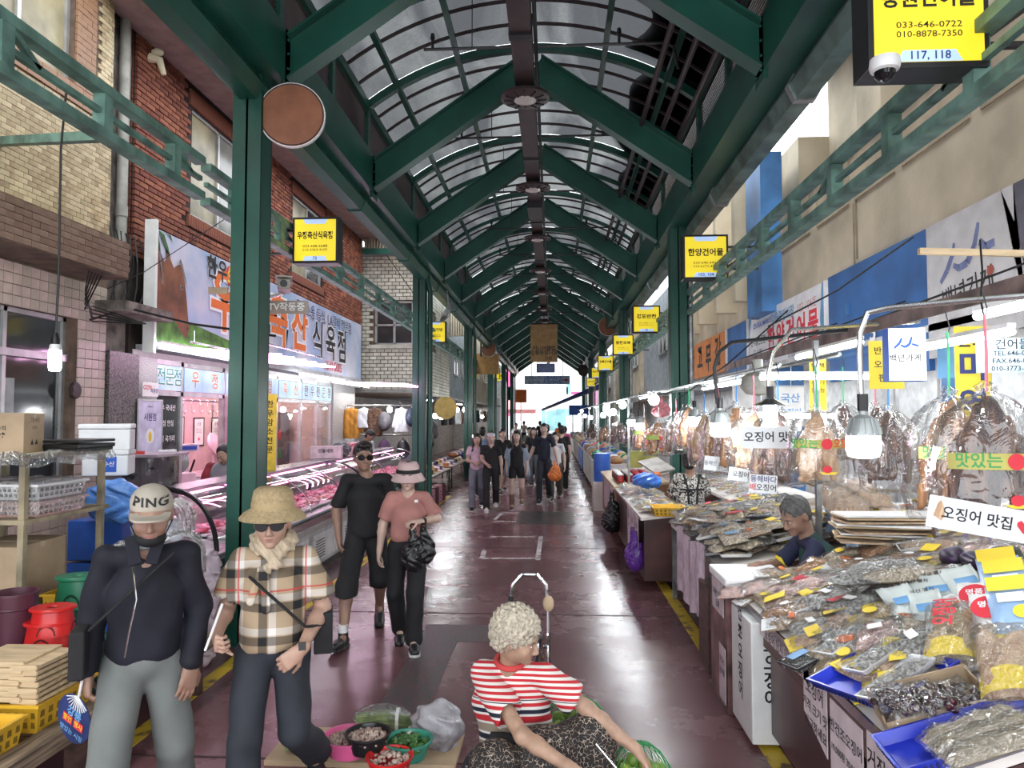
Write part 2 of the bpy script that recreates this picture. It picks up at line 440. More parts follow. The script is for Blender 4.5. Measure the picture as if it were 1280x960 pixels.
# floor and ground marks
struct('floor',MB().box(-9,9,-4,62,-0.2,0),FLOORM)
ground=struct('street_ground',MB().box(-40,40,62,140,-0.2,0),M('asphalt',(0.3,0.3,0.3),0.8))
YLINE=M('worn_yellow_line',(0.62,0.44,0.04),0.5,var=0.0,col2=(0.16,0.09,0.05),thr=(0.36,0.46),scale=9)
WLINE=M('worn_white_line',(0.6,0.58,0.58),0.5,var=0.0,col2=(0.2,0.12,0.13),thr=(0.4,0.5),scale=12)
SCUFF=M('dark_grey_scuff',(0.075,0.068,0.07),0.5,var=0.0,col2=(0.13,0.065,0.072),thr=(0.40,0.52),scale=40,stretch=(1,0.25,1))
struct('yellow_floor_line',MB().box(1.24,1.36,2,9.5,0,0.004),YLINE)
struct('yellow_floor_line',MB().box(-2.66,-2.54,2,18,0,0.004),YLINE)
wl=MB()
def seg(x0,y0,x1,y1,w=0.07):wl.bar((x0,y0,0.002),(x1,y1,0.002),w,0.005)
for(a,b2)in[((597,698),(676,698)),((606,688),(602,698)),((612,671),(670,671)),((676,671),(672,700)),((616,652),(676,652)),((628,641),(672,641)),((628,641),(618,650)),((668,641),(664,652))]:
 p,q=at(a[0],a[1],Z=0),at(b2[0],b2[1],Z=0);seg(p.x,p.y,q.x,q.y)
struct('white_floor_marking',wl,WLINE)
struct('floor_scuff',MB().box(-1.2,-0.1,6.45,6.95,0,0.004).box(-1.2,-0.85,4.7,6.45,0,0.004),SCUFF)
cv=MB();cv.box(-0.7,0.4,13.4,15.2,0,0.006)
struct('patched_floor_slab',cv,M('patched_floor',(0.07,0.06,0.06),0.3,var=0.4,scale=5))
jl=MB();jl.box(-2.6,1.3,7.35,7.37,0,0.003);jl.box(-2.6,1.3,11.0,11.02,0,0.003);jl.box(-2.6,1.3,4.2,4.22,0,0.003)
struct('floor_joint',jl,M('joint_line',(0.05,0.02,0.025),0.6))
# arcade roof
XL,XR,XC=-2.44,1.86,-0.29
ZF,ZA,ZS,ZV=5.3,6.98,6.39,7.16
YS=[-3.2+3.24*k for k in range(18)]
roof=bpy.data.objects.new('arcade_roof',None);COL.objects.link(roof);roof['kind']='structure'
def half_rafter(side,y):
 xf=XL if side<0 else XR
 mb=MB()
 a=(xf-0.25*side*-1 if False else xf+0.12*side,y,ZF-0.02);bq=(XC+0.05*side,y,ZA-0.17)
 mb.ibeam(a,bq,0.2,0.36,0.022,up=(0,0,1))
 return mb
rl,rr=None,None
for y in YS:
 for side in(-1,1):
  mbr=half_rafter(side,0)
  if side<0:
   if rl is None:rl=mesh_of('rafter',mbr)
   obj('rafter',rl,GREEN,roof,loc=(0,y,0))
  else:
   if rr is None:rr=mesh_of('rafter',mbr)
   obj('rafter',rr,GREEN,roof,loc=(0,y,0))
pl=MB()
for side,xf in((-1,XL),(1,XR)):
 pl.box(xf+0.02*side,xf+0.06*side,-0.13,0.13,ZF-0.3,ZF+0.3)
 for dz in(-0.2,-0.07,0.07,0.2):
  for dy in(-0.08,0.08):
   pl.tube([(xf,dy,ZF+dz),(xf+0.03*side,dy,ZF+dz)],0.014,6)
plm=mesh_of('gusset_plate',pl)
for y in YS:obj('gusset_plate',plm,GREEN,roof,loc=(0,y,0))
Y0,Y1=YS[0]-1,YS[-1]+0.6
obj('eaves_beam',MB().box(XL-0.34,XL-0.02,Y0,Y1,5.08,5.42).box(XL-0.16,XL-0.02,Y0,Y1,5.42,5.6),GREEN,roof)
obj('eaves_beam',MB().box(XR+0.02,XR+0.34,Y0,Y1,5.08,5.42).box(XR+0.02,XR+0.16,Y0,Y1,5.42,5.6),GREEN,roof)
XSL,XSR=-2.6,2.02
obj('spring_rail',MB().box(XSL-0.06,XSL+0.06,Y0,Y1,ZS-0.12,ZS),GREEN,roof)
obj('spring_rail',MB().box(XSR-0.06,XSR+0.06,Y0,Y1,ZS-0.12,ZS),GREEN,roof)
stud=mesh_of('clerestory_stud',MB().box(-0.05,0.05,-0.05,0.05,5.42,ZS-0.1))
lou=MB()
lou.box(-0.02,0.02,0.06,1.56,5.62,5.66).box(-0.02,0.02,0.06,1.56,6.2,6.24)
for k in range(12):
 lou.bbox((0,0.81,5.69+0.044*k),(0.045,1.5,0.012),(0,R(-35),0))
loum=mesh_of('louvre_panel',lou)
for y in YS[:-1]:
 for xs in(XSL,XSR):
  for dy in(0,1.62):
   obj('clerestory_stud',stud,GREEN,roof,loc=(xs,y+dy,0))
   obj('louvre_panel',loum,BROWNMETAL,roof,loc=(xs,y+dy,0))
hw=(XSR-XSL)/2;xc=(XSR+XSL)/2;rise=ZV-ZS;RAD=(hw*hw+rise*rise)/(2*rise);zc=ZV-RAD
A=math.asin(hw/RAD)
def vp(t,dr=0.0):
 a=-A+2*A*t
 return Vector((xc+(RAD+dr)*math.sin(a),0,zc+(RAD+dr)*math.cos(a)))
def arc_mesh(w,h,dr,n=24):
 mb=MB();rings=[]
 for k in range(n+1):
  p,q=vp(k/n,dr-h/2),vp(k/n,dr+h/2)
  rings.append([p+Vector((0,-w/2,0)),p+Vector((0,w/2,0)),q+Vector((0,w/2,0)),q+Vector((0,-w/2,0))])
 return mb.loft(rings)
arch=mesh_of('roof_arch',arc_mesh(0.1,0.1,-0.06));archt=mesh_of('roof_rib',arc_mesh(0.03,0.035,-0.02))
arch2=mesh_of('roof_arch',arc_mesh(0.08,0.07,-0.05))
for y in YS:
 obj('roof_arch',arch,GREEN,roof,loc=(0,y+0.02,0))
 obj('roof_arch',arch2,GREEN,roof,loc=(0,y+1.62,0))
 for d in(0.54,1.08,2.16,2.7):obj('roof_rib',archt,BROWNMETAL,roof,loc=(0,y+d,0))
for t in(0.1,0.29,0.5,0.71,0.9):
 p=vp(t,-0.08)
 obj('roof_purlin',MB().box(p.x-0.035,p.x+0.035,Y0,Y1,p.z-0.035,p.z+0.035),GREEN if t!=0.5 else BROWNMETAL,roof)
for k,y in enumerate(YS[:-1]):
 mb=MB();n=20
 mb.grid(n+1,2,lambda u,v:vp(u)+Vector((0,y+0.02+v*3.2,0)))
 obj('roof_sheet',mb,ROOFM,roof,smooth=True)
ROOFSHADE=M('added_roof_shade',(0.03,0.028,0.03),.8,var=.3,scale=3)  # added dark sheets over the vault, standing in for building and tree shade
def shade_sheet(t0,t1,y0,y1,s):
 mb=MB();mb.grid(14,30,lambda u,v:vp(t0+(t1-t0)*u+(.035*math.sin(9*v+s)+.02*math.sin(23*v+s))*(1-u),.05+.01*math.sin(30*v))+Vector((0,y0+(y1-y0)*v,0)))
 obj('roof_shade_sheet',mb,ROOFSHADE,roof,smooth=True)
shade_sheet(.76,1,3,9.6,0);shade_sheet(.82,1,9.6,17,2);shade_sheet(.13,0,1.5,6.4,1)
eg=MB();ye=YS[-1]+0.2
eg.prism([(XSL,5.3),(XC,6.8),(XSR,5.3),(XSR,ZS),(XC,ZV),(XSL,ZS)],0.04,Matrix(((1,0,0,0),(0,0,1,ye),(0,1,0,0),(0,0,0,1))))
obj('end_gable',eg,M('grey_gable',(0.35,0.36,0.35),0.7),roof)
tray=thing('cable_tray','dark brown cable tray hanging under the arcade ridge','tray',(0,0,0))
obj('tray_channel',MB().box(XC-0.1,XC+0.1,Y0,50,5.52,5.68),BROWNMETAL,tray)
obj('tray_cable',MB().tube([(XC+0.13,Y0,5.7),(XC+0.13,50,5.7)],0.02,6),BLACKMETAL,tray)
hg=mesh_of('tray_hanger',MB().box(XC-0.11,XC+0.11,-0.05,0.05,5.5,5.7).tube([(XC,0,5.68),(XC,0,6.75)],0.015,6))
for y in YS:obj('tray_hanger',hg,BLACKMETAL,tray,loc=(0,y,0))
for y in(5.0,11.7,24.6):obj('tray_box',MB().box(XC-0.12,XC+0.12,y,y+0.7,5.42,5.6),BLACKMETAL,tray)
def ridge_lamp():
 t=thing('ridge_lamp','x','lamp',(0,0,0),group='round lamps along the ridge')
 obj('lamp_housing',MB().lathe([(0.02,0.12),(0.09,0.12),(0.11,0.04),(0.26,0.0),(0.265,-0.03),(0.2,-0.05),(0.02,-0.05)],24),BROWNMETAL,t,smooth=True)
 obj('lamp_lens',MB().lathe([(0.001,-0.066),(0.08,-0.066),(0.12,-0.05),(0.0,-0.05)],20),M('lamp_lens',(0.5,0.48,0.44),0.3),t,smooth=True)
 f=MB()
 for k in range(12):
  a=2*PI*k/12;f.bar((0.13*math.cos(a),0.13*math.sin(a),-0.055),(0.23*math.cos(a),0.23*math.sin(a),-0.045),0.012,0.02)
 obj('cooling_fin',f,BLACKMETAL,t)
 return t
rl0=ridge_lamp()
for k in range(13):
 y=7.65+3.1*k
 lab=['round brown ridge lamp nearest to the camera','second round ridge lamp counted from the camera','third round ridge lamp counted from the camera','fourth round ridge lamp counted from the camera'][k]if k<4 else 'small far round lamp in the row under the ridge'
 o=rl0 if k==0 else dup(rl0)
 o.location=(XC,y,5.46);o['label']=lab
spm=MB();spm.tube([(-1.45,0,6.15),(1.25,0,6.15),(1.35,0,6.1),(1.4,0,5.85)],0.017,6)
for x in(-1.35,-0.4,0.75):
 spm.tube([(x,0,6.15),(x,0,6.27)],0.016,6);spm.tube([(x,0,6.27),(x,0,6.33)],[0.03,0.02],8)
spm.tube([(-0.9,0.0,6.15),(-0.9,0.0,7.0)],0.006,5)
spmm=mesh_of('sprinkler_pipe',spm)
for k in range(14):
 y=5.3+2.62*k
 o=obj('sprinkler_pipe',spmm,BLACKMETAL,None,loc=(0,y,0))
 tag(o,['thin black sprinkler pipe nearest under the vault','second thin black sprinkler pipe under the vault','third thin black sprinkler pipe under the vault'][k]if k<3 else 'far thin black sprinkler pipe across the vault','pipe','sprinkler pipes across the vault')
for(x,z,n)in((1.22,5.98,'leftmost'),(1.5,5.9,'middle'),(1.7,5.75,'rightmost')):
 solo('long_pipe',f'{n} of three dark pipes running along the right roof slope','pipe',MB().tube([(x,Y0,z),(x,50,z)],0.035,8),BROWNMETAL,smooth=True,group='long roof pipes')
brk=MB()
for y in YS:brk.bar((1.15,y+0.4,5.86),(2.0,y+0.4,5.7),0.05,0.05)
obj('pipe_bracket',brk,GREEN,roof)
def gutter(x,sgn,label):
 t=thing('rain_gutter',label,'gutter',(0,0,0))
 prof=[(-0.13,0),(-0.07,-0.13),(0.09,-0.13),(0.16,0),(0.09,0.12),(-0.07,0.12)]
 prof=[(p[0]*sgn,p[1])for p in prof]
 rings=lambda y0,y1,k=1:[[(x+p[0]*k,y,4.98+p[1]*k)for p in prof]for y in(y0,y1)]
 obj('gutter_channel',MB().loft(rings(Y0,50)),GREEN if sgn<0 else M('greenish_galvanised',(.14,.22,.19),.35,.6,var=.3,scale=3),t)
 for y in YS:
  obj('gutter_clamp',MB().loft(rings(y-0.04,y+0.04,1.13)),GREEN if sgn<0 else GALV,t)
 return t
gutter(2.26,1,'long six-sided green gutter under the right roof beam')
gutter(-2.72,-1,'long six-sided green gutter under the left roof beam')
struct('trim_2',MB().box(-3.25,-2.85,Y0,50,5.3,5.36),GREEN)
# posts
def steel_post(x,y,label,ztop=5.1):
 t=thing('steel_post',label,'post',(x,y,0),group='green steel arcade posts')
 obj('post_shaft',MB().ibeam((0,0,0),(0,0,ztop),0.26,0.26,0.02,up=(0,1,0)).box(-0.13,-0.11,-0.12,0.12,0.0,ztop).box(0.11,0.13,-0.12,0.12,0.0,ztop),GREEN,t)
 obj('base_plate',MB().box(-0.18,0.18,-0.18,0.18,0,0.02),GREEN,t)
 if y>7:obj('downpipe',MB().tube([(0.21,0.05,0.2),(0.21,0.05,ztop-0.5),(0.15,0.05,ztop-0.25),(0.15,0.05,ztop)],0.055,10),GALV if x>0 else GREEN,t,smooth=True)
 return t
for k,(y,lb)in enumerate([(6.35,'thick green steel post beside the meat case, nearest on the left'),(14.9,'green steel post by the clothes stall, second on the left'),(23.6,'third green steel post on the left side of the aisle'),(32.2,'fourth green steel post on the left side of the aisle'),(40.8,'distant green steel post on the left side of the aisle'),(49,'last green steel post on the left at the far mouth')]):
 steel_post(-2.78 if k else-2.74,y,lb)
for y,lb in[(3.3,None),(11.9,'green steel post with grey downpipe beyond the floral vest stall'),(21,'second green steel post on the right side of the aisle'),(30,'third green steel post on the right side of the aisle'),(39,'distant green steel post on the right side of the aisle'),(48,'last green steel post on the right at the far mouth')]:
 if lb:steel_post(2.05,y,lb)
# side trusses
def side_truss(x,y0,y1,z0,label,mat,pitch=1.2):
 t=thing('side_truss',label,'truss',(x,0,0))
 for z in(z0,z0+0.32):obj('truss_chord',MB().box(-0.05,0.05,y0,y1,z-0.035,z+0.035),mat,t)
 obj('truss_rail',MB().box(-0.02,0.02,y0,y1,z0+0.14,z0+0.18),mat,t)
 n=int((y1-y0)/pitch)
 for k in range(n):
  y=y0+(k+0.5)*pitch
  obj('truss_stud',MB().box(-0.045,0.045,y-0.05,y+0.05,z0,z0+0.32),mat,t)
  if k%2:obj('truss_brace',MB().bar((0,y+0.05,z0+0.3),(0,y+0.3,z0+0.16),0.04,0.04),mat,t)
 return t
side_truss(-3.2,2.5,6.3,4.0,'near left pale green steel truss in front of the tiled building',PALEGREEN,0.95)
side_truss(-3.2,6.4,14.9,3.98,'pale green steel truss running over the meat shop sign',PALEGREEN)
side_truss(-3.2,15.1,32,3.98,'far left pale green truss beyond the second post',PALEGREEN)
side_truss(2.22,2.4,11.8,3.68,'near right green steel truss in front of the cream facade',PALEGREEN,0.95)
side_truss(2.22,12.0,21,3.68,'middle right green truss behind the yellow signs',PALEGREEN)
side_truss(2.22,21.1,47,3.68,'far right green truss in the distance',PALEGREEN,2)
solo('tie_bar','pale green tie bar from the left truss to the tiled wall','bar',MB().bar(at(0,177,X=-4.9),at(140,170,X=-3.2),0.07,0.07),PALEGREEN)
solo('cross_bar','green cross bar over the white tiled side wall','bar',MB().bar((-4.9,18.2,6.25),(-2.8,18.2,6.2),0.1,0.14),GREEN)
# piece laying: bricks or tiles on a wall facing +x, -x or -y
def lay(parent,mats,x,u0,u1,z0,z1,w,h,g,proud,name,face,holes=(),limit=300,bond=True,prio=None,limit_parts=True):
 """rows of pieces; nearest `limit` are parts, the rest one 'stuff' part. u runs along y (faces +-x) or x (face -y)."""
 pcs=[]
 r=0;z=z0
 while z+h<=z1+1e-6:
  u=u0-(w/2 if(bond and r%2)else 0)
  while u<u1-1e-6:
   a,b_=max(u,u0),min(u+w,u1)
   if b_-a>w*0.2:
    ok=True
    for(ha,hb,hc,hd)in holes:
     if b_>ha+1e-3 and a<hb-1e-3 and z+h>hc+1e-3 and z<hd-1e-3:ok=False
    if ok:pcs.append((a+g/2,b_-g/2,z+g/2,z+h-g/2))
   u+=w
  z+=h;r+=1
 key=prio or(lambda p:p[0])
 pcs.sort(key=key)
 full={}
 cnt=0;rest=MB()
 for p in pcs:
  d=proud*rnd.uniform(0.7,1.3)
  if cnt<limit:
   k=round(p[1]-p[0],3)
   L_,H_=p[1]-p[0],p[3]-p[2]
   if k not in full:
    if face=='+x':mb=MB().box(-proud,proud,0,L_,0,H_)
    elif face=='-x':mb=MB().box(-proud,proud,0,L_,0,H_)
    else:mb=MB().box(0,L_,-proud,proud,0,H_)
    full[k]=[mesh_of(name,mb)for _ in mats]
    for me,mt in zip(full[k],mats):me.materials.append(mt)
   me=rnd.choice(full[k])
   j=rnd.uniform(-0.25,0.25)*proud
   loc=(x+j,p[0],p[2])if face in('+x','-x')else(p[0],x+j,p[2])
   o=bpy.data.objects.new(name,me);COL.objects.link(o);o.parent=parent;o.location=loc
   cnt+=1
  else:
   rest.mat(rnd.randrange(len(mats)))
   if face in('+x','-x'):rest.box(x-d,x+d,p[0],p[1],p[2],p[3])
   else:rest.box(p[0],p[1],x-d,x+d,p[2],p[3])
 if rest.v:obj(name+'_courses',rest,mats,parent,kind='stuff')
def facade(name):
 o=bpy.data.objects.new(name,None);COL.objects.link(o);o['kind']='structure';return o
def wall_window(par,x,y0,y1,z0,z1,face=1,glass=None,mull=1,depth=0.1):
 """sliding window set in a wall facing +x (face 1) or -x (face -1)"""
 f=MB();t=0.045
 fx0,fx1=x-depth*face,x-depth*face+0.06*face
 f.box(fx0,fx1,y0,y0+t,z0,z1).box(fx0,fx1,y1-t,y1,z0,z1).box(fx0,fx1,y0,y1,z0,z0+t).box(fx0,fx1,y0,y1,z1-t,z1)
 for k in range(mull):
  ym=y0+(y1-y0)*(k+1)/(mull+1);f.box(fx0,fx1,ym-t/2,ym+t/2,z0,z1)
 fo=obj('window_frame',f,ALU,par)
 g=[glass]if not isinstance(glass,(list,tuple))else glass
 for k in range(mull+1):
  a=y0+(y1-y0)*k/(mull+1);b_=y0+(y1-y0)*(k+1)/(mull+1)
  obj('pane',MB().box(fx0+0.02*face,fx0+0.03*face,a+0.02,b_-0.02,z0+0.02,z1-0.02),g[k%len(g)]or GLASSD,fo)
 return fo
tb=facade('wall_left')
XT=-4.9
wb=MB()
wb.box(-5.6,XT-0.16,0,7.62,0,9.2)
for(a,b_,c,d)in[(0,7.62,0,1.0),(0,4.6,1.0,3.0),(7.05,7.62,1.0,3.0),(0,7.62,3.0,5.4),(6.98,7.62,5.4,9.2),(0,4.9,5.4,9.2),(4.9,6.98,7.2,9.2)]:
 wb.box(XT-0.16,XT-0.006,a,b_,c,d)
obj('wall_body',wb,GROUTB,tb)
lay(tb,[TILEM,M('beige_glazed_tile_b',(0.6,0.48,0.29),0.45,var=0.1),M('beige_glazed_tile_c',(0.46,0.34,0.19),0.5,var=0.2)],XT,3.5,7.62,3.84,8.6,0.115,0.052,0.006,0.008,'wall_tile','+x',holes=[(4.9,6.98,5.4,7.2),(6.98,7.3,5.2,9),(3,7.3,5.2,5.4)],limit=290,bond=True,prio=lambda p:abs(p[0]-6.6)*1.0+abs(p[2]-4.9)*0.9)
lay(tb,[TILEO],XT+0.01,3.5,7.3,5.2,5.4,0.2,0.066,0.006,0.012,'band_tile','+x',limit=60,bond=True,prio=lambda p:-p[0])
lay(tb,[TILEO],XT+0.01,6.98,7.3,5.4,8.6,0.16,0.066,0.006,0.012,'band_tile','+x',limit=60,bond=True,prio=lambda p:p[2])
lay(tb,[TILEP,M('cream_small_tile_b',(0.64,0.5,0.44),0.4,var=0.1)],XT,4.5,7.62,0.3,3.4,0.115,0.1,0.007,0.008,'small_tile','+x',holes=[(4.6,7.05,1.0,3.0)],limit=200,bond=False,prio=lambda p:-p[0])
wall_window(tb,XT,4.9,6.98,5.4,7.2,1,GLASSY,2,0.12)
wall_window(tb,XT,4.6,7.05,1.0,3.0,1,GLASSD,2,0.12)
obj('transom_bar',MB().box(XT-0.1,XT-0.03,4.6,7.05,2.55,2.62),ALU,tb)
obj('window_poster',MB().box(XT-0.09,XT-0.085,5.95,6.4,1.95,2.35),M('window_poster',(0.4,0.42,0.42),0.7),tb)
ldg=MB().box(XT,-4.42,3.0,7.22,3.42,3.8)
obj('canopy_ledge',ldg,GROUTB,tb)
lay(tb,[M('brown_ledge_tile',(0.26,0.15,0.1),0.5,var=0.3,scale=3),M('brown_ledge_tile_b',(0.32,0.2,0.14),0.5,var=0.3,scale=3)],-4.415,3.0,7.22,3.43,3.8,0.2,0.06,0.006,0.01,'ledge_tile','+x',limit=120,bond=True,prio=lambda p:-p[0])
solo('round_plaque','small dark round plaque on the pinkish tiled wall','plaque',MB().lathe([(0.001,0),(0.085,0),(0.085,0.02),(0.07,0.028),(0.001,0.028)],24,mx=Matrix.Rotation(R(90),4,'Y')).box(0.028,0.034,-0.06,0.06,-0.02,0.02),BROWNMETAL,at(93,488,X=XT+0.01),smooth=False)
gp=facade('wall_left')
obj('granite_pier',MB().box(-5.4,-4.86,7.63,8.2,0,2.72),GRANITE,gp)
obj('granite_pier',MB().box(-5.2,-4.95,8.2,8.75,0,2.72),GRANITEL,gp)
obj('stone_ledge',MB().box(-5.2,-4.55,7.4,8.35,3.12,3.24),M('stained_concrete',(0.2,0.17,0.15),0.9,var=0.3,bump=0.3),gp)
obj('concrete_infill',MB().box(-5.6,-5.04,7.63,8.2,2.72,7.2),M('stained_concrete',(0.2,0.17,0.15),0.9),gp)
cb=MB()
for k in range(7):
 y=7.66+0.09*k
 cb.tube([(-4.9,y,3.25),(-4.86,y+rnd.uniform(-0.1,0.1),3.5),(-4.84,y+rnd.uniform(-0.1,0.1),3.8),(-4.9,y,4.1)],0.009,5)
for k in range(5):
 cb.tube([(-4.5,6.7+0.05*k,3.4),(-4.8,7.1,3.3-0.05*k),(-4.85,7.3,3.0+0.04*k),(-4.5,7.7,3.02)],0.008,5)
obj('loose_cable',cb,CABLE,gp)
solo('downpipe','grey vertical downpipe between the tiled and brick buildings','pipe',MB().tube([(-4.97,7.95,8.0),(-4.97,7.95,3.95),(-4.95,7.9,3.8),(-4.86,7.85,3.72)],0.06,12).tube([(-4.97,7.95,4.42),(-4.97,7.95,4.3)],0.07,12),M('painted_pipe',(0.34,0.33,0.29),0.5,var=0.15),smooth=True)
bb=facade('wall_left')
XB=-5.0
W1=(9.6,11.35,4.78,6.3);W2=(13.5,15.3,4.78,6.3)
wb=MB()
wb.box(-9,XB-0.16,8.22,18.6,4.2,8.5)
for(a,b_,c,d)in[(8.22,9.6,4.2,7.2),(11.35,13.5,4.2,7.2),(15.3,18.6,4.2,7.2),(9.6,11.35,6.3,7.2),(13.5,15.3,6.3,7.2),(9.6,11.35,4.2,4.78),(13.5,15.3,4.2,4.78)]:
 wb.box(XB-0.16,XB-0.012,a,b_,c,d)
wb.box(-9,XB-0.012,8.22,18.6,2.72,4.2)
obj('wall_body',wb,MORTAR,bb)
BR=[BRICKM,M('red_brick_b',(0.36,0.125,0.07),0.85,var=0.2,scale=4),M('red_brick_c',(0.24,0.07,0.045),0.85,var=0.25,scale=4)]
lay(bb,BR,XB,8.22,18.5,3.9,7.2,0.2,0.068,0.016,0.02,'brick','+x',holes=[W1,W2,(9.5,11.45,6.3,6.56),(13.4,15.4,6.3,6.56),(9.5,11.45,4.6,4.78),(13.4,15.4,4.6,4.78)],limit=290,prio=lambda p:p[0]+0.25*abs(p[2]-5.3))
for W in(W1,W2):
 y=W[0]-0.1
 for zz,hh in((W[3],0.22),(W[2]-0.17,0.16)):
  y=W[0]-0.1
  me=mesh_of('soldier_brick',MB().box(-0.022,0.024,0,0.058,0,hh));me.materials.append(BRICKM)
  while y<W[1]+0.05:
   o=bpy.data.objects.new('soldier_brick',me);COL.objects.link(o);o.parent=bb;o.location=(XB,y,zz+0.005);y+=0.07
lay(bb,[BR[2]],8.21,-5.35,-5.02,3.9,7.2,0.17,0.068,0.012,0.015,'brick','-y',limit=100,bond=True,prio=lambda p:p[2])
wall_window(bb,XB,W1[0],W1[1],W1[2],W1[3],1,[GLASSY,M('pale_glass',(0.3,0.3,0.27),0.15,var=0.3,scale=1)],1)
wall_window(bb,XB,W2[0],W2[1],W2[2],W2[3],1,[GLASSY,GLASSD],1)
obj('eave_soffit',MB().box(-5.0,-4.3,7.4,18.9,6.62,6.7),SOFFIT,bb)
obj('eave_fascia',MB().box(-4.34,-4.26,7.4,18.9,6.6,7.1).box(-4.34,-4.2,7.4,18.9,7.1,7.16),CREAMF,bb)
obj('roof_slab',MB().box(-9,-4.3,7.4,18.9,7.0,7.1),SOFFIT,bb)
obj('fascia_end',MB().box(-5.0,-4.3,7.36,7.42,6.6,7.1),CREAMF,bb)
o=solo('bracket_stub','weathered whitish stub stuck on the brick wall','bracket',MB().tube([(0,0,0),(0.12,0.02,-0.03),(0.16,0.05,-0.2)],[0.06,0.05,0.03],8).ell((0.1,0,0.06),(0.08,0.05,0.05)),CREAMF,at(187,72,X=XB+0.03),smooth=True)
wt=facade('wall_left')
wx0,wx1=-5.4,-3.55
Ww=(-4.78,-3.72,3.9,5.1)
for(a,b_,c,d)in[(wx0,Ww[0],2.6,6.3),(Ww[1],wx1,2.6,6.3),(Ww[0],Ww[1],2.6,3.9),(Ww[0],Ww[1],5.1,6.3)]:
 obj('wall_body',MB().box(a,b_,19.01,19.3,c,d),GROUTB,wt)
obj('wall_body',MB().box(wx0-3,wx1-0.01,19.3,24.5,2.6,6.3),GROUTB,wt)
lay(wt,[TILEW,M('white_wall_tile_b',(0.74,0.72,0.62),0.4)],19.0,wx0,wx1,2.6,6.3,0.2,0.1,0.02,0.015,'wall_tile','-y',holes=[Ww],limit=0)
lay(wt,[TILEW],wx1,19,24.5,2.6,6.3,0.2,0.1,0.02,0.015,'wall_tile','+x',holes=[(20.2,21.6,3.9,5.1)],limit=0)
f=MB()
for(a,b_,c,d)in[(Ww[0],Ww[0]+0.06,3.9,5.1),(Ww[1]-0.06,Ww[1],3.9,5.1),(Ww[0],Ww[1],3.9,3.96),(Ww[0],Ww[1],5.04,5.1),(-4.28,-4.22,3.9,5.1),(Ww[0],Ww[1],4.42,4.47)]:
 f.box(a,b_,19.08,19.14,c,d)
fo=obj('window_frame',f,ALU,wt);obj('pane',MB().box(Ww[0],Ww[1],19.12,19.13,3.9,5.1),GLASSD,fo)
obj('parapet',MB().box(wx0,wx1+0.05,18.95,24.5,6.3,6.55),M('grey_parapet',(0.32,0.34,0.38),0.7),wt)
obj('window_sill',MB().box(-4.9,-3.6,18.9,19.1,3.8,3.9),TILEW,wt)
cor=MB()
for k in range(22):cor.box(-4.85+k*0.075,-4.81+k*0.075,18.28,18.36,6.35,7.2)
cor.box(-4.9,-3.2,18.36,18.5,6.35,7.2)
solo('corrugated_panel','beige corrugated panel under the left eave end','panel',cor,M('beige_sheet',(0.4,0.35,0.26),0.6,var=0.1))
cor=MB()
for k in range(12):cor.box(-3.9+k*0.09,-3.85+k*0.09,26.7,26.8,5.0,6.0)
cor.box(-3.95,-2.9,26.8,26.9,5.0,6.0)
solo('corrugated_panel','smaller beige corrugated panel beyond the second left post','panel',cor,M('beige_sheet',(0.4,0.35,0.26),0.6,var=0.1))
def plain_building(x0,x1,y0,y1,z0,z1,mat,rows=(),face=1,name='wall_left',par=None):
 p=par or facade(name)
 obj('wall_body',MB().box(x0,x1,y0,y1,z0,z1),mat,p)
 xf=x1 if face>0 else x0
 for(a,b_,c,d)in rows:
  fo=obj('window_frame',MB().box(xf,xf+0.05*face,a,b_,c,c+0.05).box(xf,xf+0.05*face,a,b_,d-0.05,d).box(xf,xf+0.05*face,a,a+0.05,c,d).box(xf,xf+0.05*face,b_-0.05,b_,c,d).box(xf,xf+0.05*face,(a+b_)/2-0.03,(a+b_)/2+0.03,c,d),ALU,p)
  obj('pane',MB().box(xf,xf+0.02*face,a+0.04,b_-0.04,c+0.04,d-0.04),GLASSD,fo)
 return p
plain_building(-7,-3.9,24.6,33,2.6,5.6,M('pale_blue_render',(0.32,0.36,0.38),0.8),[(25.5,27,3.6,4.8),(28,29.5,3.6,4.8),(30.5,32,3.6,4.8)])
plain_building(-7,-3.7,33.2,44,2.6,6.4,CREAM,[(34,36,3.8,5.0),(38,40,3.8,5.0)])
plain_building(-7,-3.6,44.2,56,0,5.5,M('grey_render',(0.42,0.42,0.42),0.8),[(46,48,3.2,4.6),(50,52,3.2,4.6)])
# right facade
rf=facade('wall_right')
XRF=3.4
obj('wall_body',MB().box(XRF,6,-2,17.6,3.62,5.0),CREAM,rf)
obj('wall_body',MB().box(XRF+0.75,6,-2,10.9,5.0,7.2),CREAM,rf)
obj('wall_body',MB().box(XRF+0.3,6,10.9,17.6,5.0,6.2),CREAM,rf)
obj('wall_ledge',MB().box(XRF-0.05,XRF+0.8,-2,10.9,4.98,5.05),CREAM,rf)
for(a,b_)in[(9.6,11.0),(8.35,9.35),(7.25,8.2),(5.95,7.1),(4.7,5.8),(3.3,4.5)]:
 obj('facade_panel',MB().box(XRF-0.018,XRF,a,b_,4.42,4.93),TAN,rf)
for(a,b_)in[(7.75,8.35),(5.3,5.9),(2.9,3.5)]:
 obj('pier',MB().box(XRF+0.1,XRF+0.76,a,b_,5.05,7.2),CREAM,rf)
wall_window(rf,XRF+0.75,6.2,7.4,5.3,6.9,-1,GLASSD,1,-0.02)
wall_window(rf,XRF+0.75,8.5,9.5,5.3,6.9,-1,GLASSD,1,-0.02)
wall_window(rf,XRF+0.75,3.8,5.0,5.3,6.9,-1,GLASSD,1,-0.02)
ev=MB()
for k in range(16):ev.box(2.9+k*0.09,2.98+k*0.09,-2,10.9,7.2,7.22)
